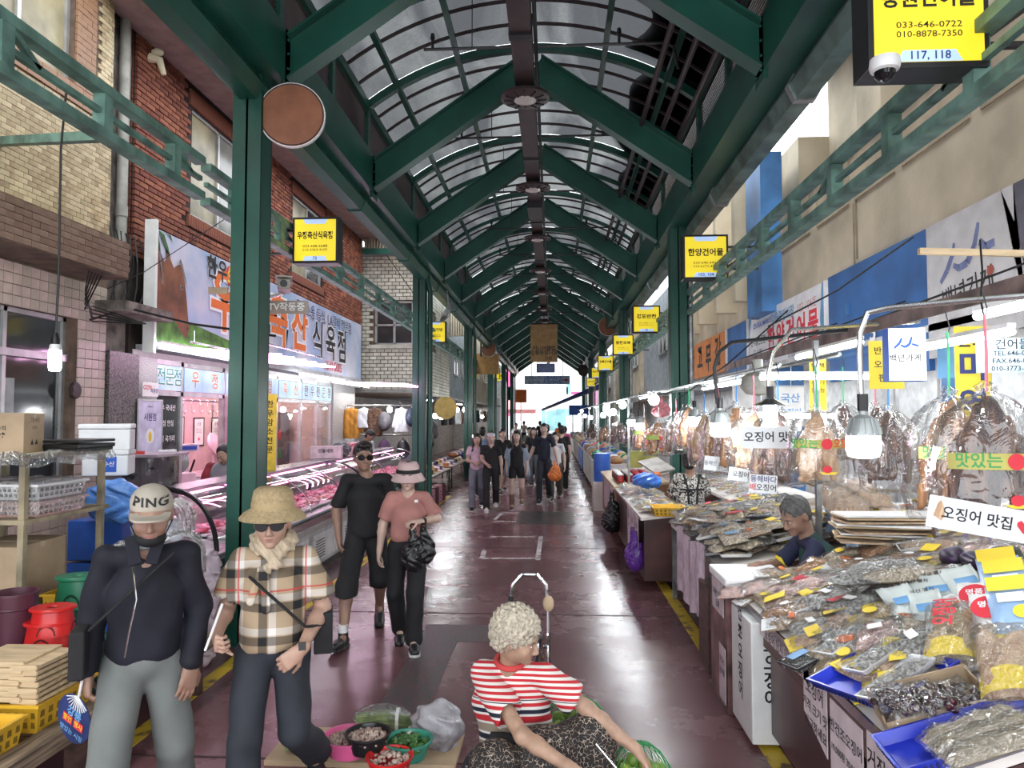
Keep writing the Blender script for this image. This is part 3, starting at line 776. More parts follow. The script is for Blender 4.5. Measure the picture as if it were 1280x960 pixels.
ev.box(2.9,6,-2,10.9,7.22,7.3)
obj('eave_boards',ev,M('brown_eave_board',(0.16,0.12,0.1),0.7),rf)
for k,y in enumerate((12.0,13.4,15.0,16.8)):
 obj('facade_fin',MB().box(3.02,XRF+0.3,y,y+0.22,3.9,6.15),CREAM,rf)
struct('trim_3',MB().box(3.1,3.42,10.8,11.6,3.55,5.95),BLUEC)
struct('trim_4',MB().box(3.2,3.4,11.6,11.75,3.55,5.9),M('navy_column_paint',(0.02,0.06,0.16),0.5))
plain_building(3.4,6,17.8,27,2.7,5.8,M('grey_blue_render',(0.3,0.33,0.36),0.8),[(18.5,20,3.9,5.0),(21.5,23,3.9,5.0)],-1,'wall_right')
plain_building(3.3,6,27.2,38,2.7,6.2,CREAM,[(28,30,3.9,5.0),(32,34,3.9,5.0)],-1,'wall_right')
plain_building(3.2,6,38.2,53,0,5.4,M('pale_render',(0.5,0.48,0.44),0.8),[(40,42,3.5,4.8)],-1,'wall_right')
st=MB()
for(y,z0,z1)in[(8.15,3.75,4.9),(8.22,3.7,4.4),(11.0,3.7,4.7)]:
 st.box(XRF-0.004,XRF,y,y+0.05,z0,z1)
obj('water_stain',st,M('water_stain',(0.28,0.22,0.15),0.9),rf)
# the street beyond the far mouth
def far_block(x0,x1,y0,y1,z1,mat,label,wins=(),n=0):
 t=thing('street_building',label,'building',((x0+x1)/2,y0,0))
 cx=(x0+x1)/2
 obj('wall',MB().box(x0-cx,x1-cx,0,y1-y0,0,z1),mat,t)
 for(a,b_,c,d,m)in wins:
  obj('window',MB().box(a-cx,b_-cx,-0.06,0,c,d),m,t)
 return t
WB=M('pale_street_wall',(0.75,0.76,0.78),0.8,var=0.05)
CY=M('cyan_shop_panel',(0.3,0.6,0.65),0.5,var=0.2,scale=0.6)
far_block(-9.5,-2.2,74,84,11,WB,'pale street building at the left of the far mouth',[(-8,-6.5,3,5,GLASSD),(-5.5,-4,3,5,GLASSD),(-4.8,-4.3,2,8,PINKI),(-3.6,-3.0,1.6,8,M('pale_pink_sign',(0.8,0.5,0.5),.6))])
far_block(-2.0,3.4,90,99,12,WB,'pale building with a cyan panel seen through the far mouth',[(-1.4,1.6,0.2,3.6,CY),(1.7,2.2,2,6,CY),(-1.6,1.9,4.4,5.6,WHITEB),(2.3,3.3,4.4,5.0,PINKI)])
far_block(3.5,11,70,84,10,M('street_wall_warm',(0.62,0.58,0.55),0.8),'warm pale street building at the right of the far mouth',[(3.6,5,5.4,5.8,REDI),(3.7,4.4,3.2,4.6,PINKI),(5.2,7,4,6,GLASSD)])
def awning(cx,y,w,d,zf,zb,mat,label):
 t=thing('awning',label,'awning',(cx,y,0))
 obj('canopy',MB().add([(-w/2,0,zf),(w/2,0,zf),(w/2,d,zb),(-w/2,d,zb),(-w/2,0,zf-.05),(w/2,0,zf-.05),(w/2,d,zb-.05),(-w/2,d,zb-.05)],[(0,1,2,3),(7,6,5,4),(4,5,1,0),(5,6,2,1),(6,7,3,2),(7,4,0,3)]).box(-w/2,w/2,-.02,0,zf-.3,zf),mat,t)
 for x in(-w/2+.05,w/2-.05):obj('pole',MB().tube([(x,0.05,0),(x,0.05,zf)],.03,6),STEEL,t)
 return t
awning(-3.0,56,3.4,4,2.5,3.3,M('pink_awning',(0.75,0.3,0.3),.6),'pinkish red awning on the left of the far street')
awning(0.9,60,3.0,4,2.9,3.9,M('cream_awning',(0.8,0.74,0.6),.6),'cream street awning in the middle of the far street')
awning(-1.2,66,3.0,4,2.8,3.6,M('pale_awning',(0.8,0.78,0.75),.6),'pale street awning beyond the pink one')
bc=thing('blue_canopy','dark blue slanted canopy over stalls at the right far end','canopy',(0,0,0))
pA=[at(678,513,Y=44),at(742,488,Y=40),at(742,512,Y=40),at(700,518,Y=44)]
q0,q1=at(678,512,Y=44),at(745,486,Y=44)
obj('canopy_sheet',MB().add([(q0.x,40,q0.z),(q1.x+.3,40,q1.z+.3),(q1.x+.3,46,q1.z+.3),(q0.x,46,q0.z),(q0.x,40,q0.z-.06),(q1.x+.3,40,q1.z),(q1.x+.3,46,q1.z),(q0.x,46,q0.z-.06)],[(3,2,1,0),(4,5,6,7),(0,1,5,4),(1,2,6,5),(2,3,7,6),(3,0,4,7)]),M('navy_canvas',(0.015,0.04,0.2),.6),bc)
obj('canopy_valance',MB().box(0.9,2.2,39.9,39.95,2.05,2.6),M('bright_blue_canvas',(0.03,0.12,0.5),.6),bc)
obj('canopy_pole',MB().tube([(1.1,39.95,0),(1.1,39.95,2.3)],.03,6),STEEL,bc)
# bodies: distance fields blended and meshed as one surface
import openvdb
V3=lambda*a:np.array(a if len(a)>1 else a[0],dtype=np.float32)
class Field:
 def __init__(s,h=0.006):s.p=[];s.h=h
 def cone(s,a,b,ra,rb,k=0.02,flat=None,sub=False):
  s.p.append(('c',V3(tuple(a)),V3(tuple(b)),ra,rb,k,flat,sub));return s
 def ell(s,c,r,k=0.02,rot=None,sub=False):
  s.p.append(('e',V3(tuple(c)),V3(tuple(r)),rot,None,k,None,sub));return s
 def cut(s,pt,n,k=0.004):
  s.p.append(('h',V3(tuple(pt)),V3(tuple(n)),None,None,k,None,False));return s
 def bounds(s):
  lo=V3(9,9,9);hi=-lo
  for q in s.p:
   if q[7]or q[0]=='h':continue
   if q[0]=='c':
    r=max(q[3],q[4])*(max(1,1)if q[6]is None else max(1,q[6][1]))
    lo=np.minimum(lo,np.minimum(q[1],q[2])-r);hi=np.maximum(hi,np.maximum(q[1],q[2])+r)
   else:
    r=float(max(q[2]));lo=np.minimum(lo,q[1]-r);hi=np.maximum(hi,q[1]+r)
  return lo-4*s.h-0.01,hi+4*s.h+0.01
 def mesh(s,name,noise=None,adapt=0.02):
  lo,hi=s.bounds();h=s.h
  n=np.ceil((hi-lo)/h).astype(int)+1
  D=np.full(tuple(n),0.1,dtype=np.float32)
  ax=[lo[i]+h*np.arange(n[i],dtype=np.float32)for i in range(3)]
  for q in s.p:
   typ,a,b,c,d_,k,flat,sub=q
   if typ=='h':
    nn=b/np.linalg.norm(b)
    pl=(ax[0][:,None,None]-a[0])*nn[0]+(ax[1][None,:,None]-a[1])*nn[1]+(ax[2][None,None,:]-a[2])*nn[2]
    D=np.maximum(D,pl);continue
   if typ=='c':
    r=max(c,d_)*(1 if flat is None else max(1,flat[1]));l_=np.minimum(a,b)-r-k-2*h;u_=np.maximum(a,b)+r+k+2*h
   else:
    r=float(max(b));l_=a-r-k-2*h;u_=a+r+k+2*h
   i0=np.clip(np.floor((l_-lo)/h).astype(int),0,n-1);i1=np.clip(np.ceil((u_-lo)/h).astype(int)+1,1,n)
   if(i1<=i0).any():continue
   X=ax[0][i0[0]:i1[0]][:,None,None];Y=ax[1][i0[1]:i1[1]][None,:,None];Z=ax[2][i0[2]:i1[2]][None,None,:]
   if typ=='c':
    P=[X-a[0],Y-a[1],Z-a[2]];ba=(b-a).astype(np.float32)
    m=1.0
    if flat is not None:
     fa,ff=V3(tuple(flat[0])),flat[1];fa=fa/np.linalg.norm(fa)
     dt=P[0]*fa[0]+P[1]*fa[1]+P[2]*fa[2];g=(1/ff-1)
     P=[P[i]+dt*(fa[i]*g)for i in range(3)]
     ba=ba+fa*float(ba@fa)*g;m=min(1.0,ff)
    L2=float(ba@ba)+1e-9
    t=np.clip((P[0]*ba[0]+P[1]*ba[1]+P[2]*ba[2])/L2,0,1)
    dd=np.sqrt((P[0]-t*ba[0])**2+(P[1]-t*ba[1])**2+(P[2]-t*ba[2])**2)-(c+(d_-c)*t)
    dd=dd*m
   else:
    P=[X-a[0],Y-a[1],Z-a[2]]
    if c is not None:
     mt=np.array(Euler(c).to_matrix()if not isinstance(c,Matrix)else c).astype(np.float32).T
     P=[P[0]*mt[i][0]+P[1]*mt[i][1]+P[2]*mt[i][2]for i in range(3)]
    k0=np.sqrt((P[0]/b[0])**2+(P[1]/b[1])**2+(P[2]/b[2])**2)
    k1=np.sqrt((P[0]/b[0]**2)**2+(P[1]/b[1]**2)**2+(P[2]/b[2]**2)**2)+1e-6
    dd=k0*(k0-1)/k1
   S=D[i0[0]:i1[0],i0[1]:i1[1],i0[2]:i1[2]]
   if sub:
    hh=np.clip(0.5-0.5*(S+dd)/k,0,1);S[...]=S*(1-hh)+(-dd)*hh+k*hh*(1-hh)
   else:
    hh=np.clip(0.5+0.5*(dd-S)/k,0,1);S[...]=dd*(1-hh)+S*hh-k*hh*(1-hh)
  if noise is not None:
   D+=noise(ax[0][:,None,None],ax[1][None,:,None],ax[2][None,None,:])
  g=openvdb.FloatGrid();g.background=0.1
  g.copyFromArray(D)
  pts,tri,quad=g.convertToPolygons(0.0,adapt)
  pts=pts*h+lo
  me=bpy.data.meshes.new(name)
  me.from_pydata(pts.tolist(),[],[list(f)[::-1]for f in tri.tolist()]+[list(f)[::-1]for f in quad.tolist()])
  me.polygons.foreach_set('use_smooth',[True]*len(me.polygons));me.update()
  return me
def folds(amp=0.004,f=26.0,seed=0.0):
 def fn(X,Y,Z):
  return amp*(np.sin(f*(Z+0.55*X)+2.2*np.sin(9*X+seed)+1.5*np.sin(11*Y))*np.sin(7*X+6*Y+5*Z+seed)+0.5*np.sin(f*1.7*(X-0.4*Z)+seed))
 return fn
def curls(amp=0.006,f=110.0):
 def fn(X,Y,Z):
  return amp*(np.sin(f*X+2*np.sin(40*Z))*np.sin(f*Y+2*np.sin(43*X))+np.sin(f*Z+2*np.sin(37*Y))*np.sin(f*0.9*(X+Y)))
 return fn
SKIN=M('skin',(0.44,0.27,0.20),0.5,var=0.06,scale=8,sss=0.08)
SKINT=M('tanned_skin',(0.31,0.18,0.13),0.5,var=0.08,scale=8,sss=0.06)
SKINF=M('fair_skin',(0.55,0.38,0.31),0.5,var=0.05,scale=8,sss=0.08)
HAIRB=M('black_hair',(0.012,0.010,0.010),0.35,var=0.2,scale=40,bump=0.6,bscale=90,stretch=(1,1,0.15))
HAIRG=M('grey_hair',(0.10,0.10,0.10),0.45,var=0.2,scale=60,bump=0.6,bscale=90)
HAIRW=M('white_curly_hair',(0.60,0.53,0.42),0.7,var=0.14,scale=50,bump=1.0,bscale=70)
LIPS=M('lips',(0.34,0.14,0.12),0.5)
EYEW=M('eye_white',(0.7,0.68,0.66),0.2,var=0.0)
LENS=M('sunglass_lens',(0.01,0.01,0.012),0.08,var=0.0)
SHOEB=M('black_shoe',(0.015,0.015,0.017),0.4)
SOLE=M('white_sole',(0.7,0.7,0.7),0.6)
def hand(F,w,d,n,side,curl=0.35,s=1.0,spread=0.02,grip=None):
 """w wrist, d finger direction, n direction the palm faces, side = which way the thumb lies along d x n"""
 w=Vector(w);d=Vector(d).normalized();n=Vector(n);n=(n-d*n.dot(d)).normalized();t=d.cross(n).normalized()*side
 F.cone(w-d*0.02*s,w+d*0.03*s,0.025*s,0.027*s,0.02,(tuple(n),0.72))
 F.cone(w+d*0.035*s+t*0.016*s,w+d*0.08*s+t*0.024*s,0.021*s,0.016*s,0.015,(tuple(n),0.72))
 F.cone(w+d*0.03*s-t*0.014*s,w+d*0.075*s-t*0.026*s,0.021*s,0.015*s,0.015,(tuple(n),0.72))
 F.cone(w+d*0.05*s,w+d*0.08*s,0.02*s,0.016*s,0.012,(tuple(n),0.72))
 L_=(0.072,0.08,0.075,0.058)
 for k in range(4):
  cu=curl if not isinstance(curl,(list,tuple))else curl[k]
  p=w+d*(0.085-0.004*abs(k-1.2))*s+t*(0.029-0.0195*k)*s
  a=cu*0.8;dirk=(d+t*(0.1-0.07*k)*spread*20).normalized()
  for j,fr in enumerate((0.44,0.31,0.25)):
   v=dirk*math.cos(a)+n*math.sin(a)
   q=p+v*L_[k]*fr*s
   F.cone(p,q,(0.0092-0.001*j)*s,(0.0084-0.001*j)*s,0.004)
   p=q;a+=cu
 c0=(curl if not isinstance(curl,(list,tuple))else curl[0])
 p=w+d*0.022*s+t*0.022*s
 v=(d*0.65+t*0.72+n*(0.25+0.4*c0)).normalized()
 q=p+v*0.042*s;F.cone(p,q,0.0135*s,0.0105*s,0.01)
 v=(d*0.85+t*0.3+n*(0.25+0.7*c0)).normalized();r=q+v*0.03*s;F.cone(q,r,0.0102*s,0.009*s,0.005)
 F.cone(r,r+(v+d*0.2).normalized()*0.024*s,0.009*s,0.0075*s,0.004)
def head_frame(c,rot):return Matrix.Translation(c)@Euler(rot).to_matrix().to_4x4()
def head(F,c,rot,s=1.0,jaw=1.0):
 mx=head_frame(c,rot);rm=Euler(rot).to_matrix()
 T=lambda x,y,z:mx@Vector((x*s,y*s,z*s))
 F.ell(T(0,0.012,0.035),(0.076*s,0.094*s,0.088*s),0.01,rm)
 F.ell(T(0,-0.022,-0.015),(0.066*s,0.07*s,0.078*s),0.03,rm)
 F.ell(T(0,-0.03,-0.06),(0.05*s*jaw,0.055*s,0.048*s),0.025,rm)
 F.ell(T(0,-0.072,-0.092),(0.022*s*jaw,0.018*s,0.015*s),0.02,rm)
 for sx in(-1,1):
  F.ell(T(sx*0.036,-0.066,-0.028),(0.024*s,0.02*s,0.022*s),0.02,rm)
  F.ell(T(sx*0.030,-0.096,0.006),(0.019*s,0.014*s,0.011*s),0.014,rm,sub=True)
  F.ell(T(sx*0.030,-0.079,0.005),(0.0135*s,0.0125*s,0.0105*s),0.005,rm)
  F.ell(T(sx*0.077,0.012,-0.008),(0.009*s,0.018*s,0.031*s),0.008,rm)
  F.ell(T(sx*0.012,-0.098,-0.036),(0.008*s,0.01*s,0.007*s),0.006,rm)
  F.cone(T(sx*0.012,-0.091,0.026),T(sx*0.046,-0.08,0.024),0.006*s,0.005*s,0.012)
 F.cone(T(0,-0.088,0.012),T(0,-0.108,-0.03),0.0075*s,0.0115*s,0.01)
 F.cone(T(-0.02,-0.083,-0.06),T(0.02,-0.083,-0.06),0.0065*s,0.0065*s,0.006)
 F.cone(T(-0.016,-0.081,-0.069),T(0.016,-0.081,-0.069),0.0075*s,0.0075*s,0.006)
 return T
def face_bits(parent,T,s,rot,glasses=False,brows=True,eyes=True,hairm=HAIRB,lips=True):
 if lips:
  mb=MB()
  mb.ell(T(0,-0.0885,-0.0605),(0.021*s,0.004*s,0.0035*s),10,6,rot);mb.ell(T(0,-0.0875,-0.069),(0.018*s,0.0045*s,0.0042*s),10,6,rot)
  obj('lips',mb,LIPS,parent,smooth=True)
 if brows:
  mb=MB()
  for sx in(-1,1):mb.tube([T(sx*0.014,-0.097,0.024),T(sx*0.032,-0.0955,0.03),T(sx*0.048,-0.083,0.024)],[0.0022*s,0.0032*s,0.0012*s],6)
  obj('eyebrows',mb,hairm,parent,smooth=True)
 if eyes:
  for sx in(-1,1):
   e_=obj('eye',MB().ell(T(sx*0.030,-0.0815,0.005),(0.0125*s,0.0115*s,0.0065*s),10,7,rot),EYEW,parent,smooth=True)
   obj('iris',MB().ell(T(sx*0.030,-0.0912,0.0045),(0.0052*s,0.0025*s,0.0056*s),8,5,rot),HAIRB,e_,smooth=True)
 if glasses:
  mb=MB();y=-0.108
  for sx in(-1,1):
   poly=[(sx*(0.036+0.030*math.cos(a)),0.004+0.022*math.sin(a)*(1.0 if math.sin(a)>0 else 1.1))for a in[2*PI*k/16 for k in range(16)]]
   P=[T(px_,y+abs(px_)*0.22,pz)for px_,pz in poly]+[T(px_*0.97,y-0.006+abs(px_)*0.22,pz*0.97)for px_,pz in poly]
   mb.add(P,[tuple(range(16)),tuple(range(16,32))]+[(i,(i+1)%16,(i+1)%16+16,i+16)for i in range(16)])
   mb.tube([T(sx*0.064,y+0.016,0.012),T(sx*0.08,-0.03,0.01),T(sx*0.083,0.012,0.0)],0.0035*s,6)
  mb.tube([T(-0.01,y,0.01),T(0.01,y,0.01)],0.003*s,6)
  obj('sunglasses',mb,LENS,parent,smooth=True,label='dark sunglasses')
def cap_hair(F,T,s,rm,back=0.0,thick=1.06):
 F.ell(T(0,0.018,0.042),(0.080*s*thick,0.095*s*thick,0.088*s*thick),0.01,rm)
 F.ell(T(0,0.05,-0.005-back),(0.07*s*thick,0.055*s,0.075*s),0.02,rm)
def person(label,loc,rz,J,skin=SKIN,hs=1.0,h=0.006,neck=0.055,arm=1.0,leg=1.0,torso=1.0,jaw=1.0,hands=None,group=None):
 """J: joints in the local frame (x right, y away from the camera, z up)"""
 t=thing('person',label,'person',loc,rz,group)
 F=Field(h)
 g={k:(Vector(v)if not isinstance(v,(int,float))else v)for k,v in J.items()if k not in('hrot',)}
 hr=J.get('hrot',(0,0,0))
 T=head(F,g['head'],hr,hs,jaw)
 F.cone(g['neck']+Vector((0,0.0,-0.03)),g['head']+Euler(hr).to_matrix()@Vector((0,0.02,-0.05)),neck,neck*0.95,0.03)
 ch,pe=g['chest'],g['pelvis']
 F.cone(ch,pe,0.10*torso,0.095*torso,0.04,((g['shR']-g['shL']).normalized(),1.25))
 F.cone(g['neck']+Vector((0,0,-0.06)),ch,0.05,0.095*torso,0.04,((g['shR']-g['shL']).normalized(),1.25))
 for S in 'LR':
  F.cone(g['neck']+Vector((0,0,-0.06)),g['sh'+S],0.04,0.038*arm,0.02)
  F.cone(g['sh'+S],g['el'+S],0.043*arm,0.038*arm,0.02)
  m_=g['el'+S].lerp(g['wr'+S],0.3)
  F.cone(g['el'+S],m_,0.039*arm,0.039*arm,0.02);F.cone(m_,g['wr'+S],0.038*arm,0.025*arm,0.02)
  if 'hip'+S in g:
   F.cone(g['hip'+S],g['kn'+S],0.082*leg,0.055*leg,0.03)
   m_=g['kn'+S].lerp(g['an'+S],0.3)+Vector((0,0.015,0))
   F.cone(g['kn'+S],m_,0.052*leg,0.054*leg,0.02);F.cone(m_,g['an'+S],0.054*leg,0.034*leg,0.02)
   F.cone(g['an'+S],g['an'+S]+Vector((0,-0.05,-0.03)),0.033,0.03,0.02)
 hd=hands or{}
 for S in 'LR':
  q=hd.get(S,{});fore=(g['wr'+S]-g['el'+S]).normalized()
  sgn=1 if S=='R' else-1
  d=q.get('d',fore);n=q.get('n',Vector((-sgn,0.2,0)))
  hand(F,g['wr'+S],d,n,q.get('side',sgn),q.get('curl',0.4),q.get('s',1.0)*hs,q.get('spread',0.01))
 obj('body',F.mesh('body'),skin,t)
 return t,g,T,hs,hr
def shoe(par,an,fwd,mat=SHOEB,sole=SOLE,L_=0.27,name='shoe',tilt=0.0,z0=None,label=None):
 """an = ankle joint; fwd horizontal direction of the toes"""
 an=Vector(an);f=Vector(fwd).normalized();up=Vector((0,0,1))
 if tilt:f=(f*math.cos(tilt)-up*math.sin(tilt)).normalized()
 u=(up-f*up.dot(f)).normalized()
 b_=an-u*0.055
 F=Field(0.006)
 F.cone(an+u*0.01,b_-u*0.0+f*0.0,0.045,0.042,0.02)
 F.cone(b_-f*0.045+u*0.005,b_+f*0.10,0.04,0.036,0.02)
 F.cone(b_+f*0.08-u*0.004,b_+f*(L_-0.11)-u*0.008,0.042,0.034,0.02,(tuple(f.cross(u)),1.2))
 F.cut(b_-u*0.026,-u)
 s_=obj(name,F.mesh('shoe'),mat,par,label=label)
 rings=[]
 prof=[(-0.085,0.02),(-0.075,0.034),(-0.03,0.042),(0.04,0.042),(0.1,0.05),(L_-0.11,0.046),(L_-0.085,0.03),(L_-0.076,0.01)]
 r=f.cross(u)
 pts=[b_+f*a+r*w_ for a,w_ in prof]+[b_+f*a-r*w_ for a,w_ in reversed(prof)]
 obj('sole',MB().loft([[p-u*0.045 for p in pts],[p-u*0.022 for p in pts]]),sole,s_)
 return s_
def trousers(par,g,mat,loose=0.02,hem=0.0,name='trousers',short=None,waist=None,amp=0.003,flare=0.0,h=0.007,torso=1.0,label=None,top=True):
 F=Field(h);side=((g['shR']-g['shL']).normalized(),1.22)
 w=waist or(g['pelvis']+Vector((0,0,0.12)))
 F.cone(w,g['pelvis'],0.105*torso,0.112*torso,0.03,side)
 for S in 'LR':
  hp,kn,an=g['hip'+S],g['kn'+S],g['an'+S]
  F.cone(hp,kn,0.084+loose*0.4,0.058+loose*0.8,0.02)
  if short is None:F.cone(kn,an+Vector((0,0.01,hem)),0.057+loose*0.8,0.048+loose*0.7+flare,0.015)
  else:F.cone(kn,kn.lerp(an,0.3),0.06+loose,0.06+loose,0.02)
 if top:F.cut(w,(0,0,1))
 if short is not None:F.cut((0,0,short),(0,0,-1))
 return obj(name,F.mesh(name,folds(amp)),mat,par,label=label)
def shirt(par,g,mat,sleeve=0.5,hem=None,loose=0.02,name='shirt',amp=0.004,h=0.007,collar=0.0,arm=1.0,torso=1.0,cuff=0.0,seed=0.0,label=None,shoulder=0.0,dep=1.0):
 """sleeve: 0..1 shoulder to elbow, 1..2 elbow to wrist"""
 F=Field(h);sd=(g['shR']-g['shL']).normalized();side=(sd,1.25)
 ch,pe=g['chest'],g['pelvis'];hm=hem if hem is not None else pe
 ne=g['neck']+Vector((0,0,-0.065))
 F.cone(ne,ch,0.05,0.103*torso+loose*0.5,0.04,side)
 F.cone(ch,hm,(0.103*torso+loose*0.6)*dep,(0.106*torso+loose*0.6)*dep,0.03,side)
 for S in 'LR':
  sh,el,wr=g['sh'+S],g['el'+S],g['wr'+S]
  F.cone(ne,sh,0.052,0.050*arm+loose*0.25,0.02)
  if sleeve<=1:F.cone(sh,sh.lerp(el,sleeve),0.051*arm+loose*0.3,0.050*arm+loose*0.6+cuff,0.012)
  else:
   F.cone(sh,el,0.052*arm+loose*0.3,0.046*arm+loose*0.6,0.012);F.cone(el,el.lerp(wr,sleeve-1),0.045*arm+loose*0.6,0.034*arm+loose*0.6,0.015)
 d=(hm-ch).normalized()
 if sleeve<=1 or True:pass
 F.cone(g['neck']+Vector((0,-0.03,0.06)),g['neck']+Vector((0,-0.02,0.0)),0.06,0.05+collar,0.006,sub=True)
 for S in 'LR':
  if sleeve<=1:
   sh,el=g['sh'+S],g['el'+S];e_=(el-sh).normalized();p=sh.lerp(el,sleeve)
   F.cone(p+e_*0.045,p+e_*0.10,0.066*arm+cuff,0.07*arm,0.003,sub=True)
 F.ell(hm+d*0.15,(0.24,0.24,0.105),0.003,sub=True)
 o=obj(name,F.mesh(name,folds(amp,seed=seed)),mat,par,label=label)
 return o
def J_stand(H=1.7,w=0.165,lean=0.0):
 k=H/1.7
 j=dict(head=(0,-0.01,1.575*k),neck=(0,0.01,1.44*k),chest=(0,0.01,1.22*k),pelvis=(0,0.015,0.93*k),shL=(-w,0.01,1.365*k),shR=(w,0.01,1.365*k),elL=(-w-0.06,0.03,1.09*k),elR=(w+0.06,0.03,1.09*k),wrL=(-w-0.07,-0.04,0.86*k),wrR=(w+0.07,-0.04,0.86*k),hipL=(-0.085,0.015,0.88*k),hipR=(0.085,0.015,0.88*k),knL=(-0.095,-0.02,0.5*k),knR=(0.095,-0.02,0.5*k),anL=(-0.1,0.02,0.095),anR=(0.1,0.02,0.095))
 return j
def J_with(base,**kw):d=dict(base);d.update(kw);return d
# patterned cloths
def cloth(name,rough=0.8):return nodes(name,rough)
NAVY=M('navy_jacket',(0.006,0.006,0.015),0.8,var=0.15,scale=5,bump=0.1,bscale=300)
GREYT=M('grey_trousers',(0.155,0.168,0.162),0.8,var=0.08,scale=5)
BLACKC=M('black_cloth',(0.010,0.010,0.012),0.8,var=0.15)
DNAVY=M('dark_navy_trousers',(0.022,0.026,0.036),0.8,var=0.15)
PINKT=M('dusty_pink_tee',(0.42,0.19,0.17),0.85,var=0.08)
CAPG=M('beige_cap',(0.46,0.41,0.34),0.85,var=0.08)
STRAW=M('straw_hat',(0.44,0.33,0.18),0.8,var=0.1,scale=60,bump=0.6,bscale=120)
SCARF=M('beige_scarf',(0.52,0.42,0.30),0.85,var=0.1,scale=10,bump=0.4,bscale=30,stretch=(3,1,1))
PINKH=M('pinkish_hat',(0.60,0.42,0.42),0.8,var=0.06)
LILAC=M('lilac_tee',(0.62,0.45,0.55),0.85)
GJEAN=M('grey_jeans',(0.16,0.17,0.21),0.85,var=0.12)
WHT=M('white_cloth',(0.62,0.63,0.65),0.85,var=0.08)
BLUSH=M('pale_blue_shirt',(0.22,0.30,0.42),0.85,var=0.1)
VESTG=M('dark_green_vest',(0.02,0.065,0.06),0.75,var=0.12)
def coords(N,L,sc=(1,1,1),rot=(0,0,0)):
 tc=N.new('ShaderNodeTexCoord');mp=N.new('ShaderNodeMapping');mp.inputs['Scale'].default_value=sc;mp.inputs['Rotation'].default_value=rot
 L.new(tc.outputs['Object'],mp.inputs[0]);sp=N.new('ShaderNodeSeparateXYZ');L.new(mp.outputs[0],sp.inputs[0]);return tc,mp,sp
def mth(N,L,op,a,b=None,c=None):
 n=N.new('ShaderNodeMath');n.operation=op
 for i,v in enumerate((a,b,c)):
  if v is None:continue
  if isinstance(v,(int,float)):n.inputs[i].default_value=v
  else:L.new(v,n.inputs[i])
 return n.outputs[0]
def mixc(N,L,f,a,b):
 n=N.new('ShaderNodeMix');n.data_type='RGBA'
 L.new(f,n.inputs[0])if not isinstance(f,float)else None
 for i,v in((6,a),(7,b)):
  if isinstance(v,tuple):n.inputs[i].default_value=v+(1,)
  else:L.new(v,n.inputs[i])
 return n.outputs[2]
PLAID,nt,N,L,b=nodes('beige_tartan',0.85)
tc,mp,sp=coords(N,L)
def band(src,per,lo,hi,off=0.0):
 f=mth(N,L,'FRACT',mth(N,L,'MULTIPLY_ADD',src,1/per,off))
 return mth(N,L,'MULTIPLY',mth(N,L,'GREATER_THAN',f,lo),mth(N,L,'LESS_THAN',f,hi))
xx,zz=sp.outputs[0],sp.outputs[2]
BEI=(0.42,0.31,0.20)
bx,bz=band(xx,0.155,0.0,0.26,0.37),band(zz,0.155,0.0,0.26,0.1)
wx,wz=band(xx,0.155,0.30,0.52,0.37),band(zz,0.155,0.30,0.52,0.1)
rx,rz_=band(xx,0.31,0.85,0.88,0.37),band(zz,0.31,0.85,0.88,0.1)
sw=mth(N,L,'MULTIPLY',mth(N,L,'ADD',wx,wz),0.5)
cW=mixc(N,L,sw,BEI,(0.75,0.72,0.68))
sb=mth(N,L,'MULTIPLY',mth(N,L,'ADD',bx,bz),0.5);sb=mth(N,L,'POWER',sb,0.6)
cB=mixc(N,L,sb,cW,(0.012,0.012,0.014))
sr=mth(N,L,'MAXIMUM',rx,rz_);sr=mth(N,L,'MULTIPLY',sr,0.75)
L.new(mixc(N,L,sr,cB,(0.5,0.03,0.03)),b.inputs['Base Color'])
POLO,nt,N,L,b=nodes('striped_polo',0.85)
tc,mp,sp=coords(N,L);z_=mth(N,L,'ADD',sp.outputs[2],mth(N,L,'MULTIPLY',sp.outputs[1],0.25))
cr=N.new('ShaderNodeValToRGB');cr.color_ramp.interpolation='CONSTANT'
RD,WH,NV,BE=(0.5,0.02,0.03,1),(0.72,0.70,0.66,1),(0.01,0.012,0.03,1),(0.30,0.24,0.18,1)
seq=[(0,NV),(0.28,WH),(0.30,NV),(0.40,WH),(0.415,BE),(0.47,WH),(0.485,NV),(0.525,WH),(0.54,BE),(0.60,WH),(0.615,RD),(0.66,WH),(0.675,NV),(0.70,WH),(0.72,RD),(0.745,WH),(0.76,NV),(0.78,WH)]
el=cr.color_ramp.elements
el[0].position=seq[0][0];el[0].color=seq[0][1];el[1].position=seq[1][0];el[1].color=seq[1][1]
for p,c in seq[2:]:q=el.new(p);q.color=c
L.new(mth(N,L,'MULTIPLY_ADD',z_,1.4,-0.10),cr.inputs[0])
thin=mth(N,L,'GREATER_THAN',mth(N,L,'FRACT',mth(N,L,'MULTIPLY',z_,1/0.026)),0.5)
ct=mixc(N,L,thin,RD[:3],WH[:3])
up=mth(N,L,'GREATER_THAN',z_,0.62)
L.new(mixc(N,L,up,cr.outputs[0],ct),b.inputs['Base Color'])
STRIPE,nt,N,L,b=nodes('red_white_striped_sleeve',0.85)
tc,mp,sp=coords(N,L)
thin=mth(N,L,'GREATER_THAN',mth(N,L,'FRACT',mth(N,L,'MULTIPLY',sp.outputs[2],1/0.026)),0.5)
L.new(mixc(N,L,thin,RD[:3],WH[:3]),b.inputs['Base Color'])
LEO,nt,N,L,b=nodes('leopard_print',0.8)
tc=N.new('ShaderNodeTexCoord');vo=N.new('ShaderNodeTexVoronoi');vo.feature='DISTANCE_TO_EDGE';vo.inputs['Scale'].default_value=52;L.new(tc.outputs['Object'],vo.inputs[0])
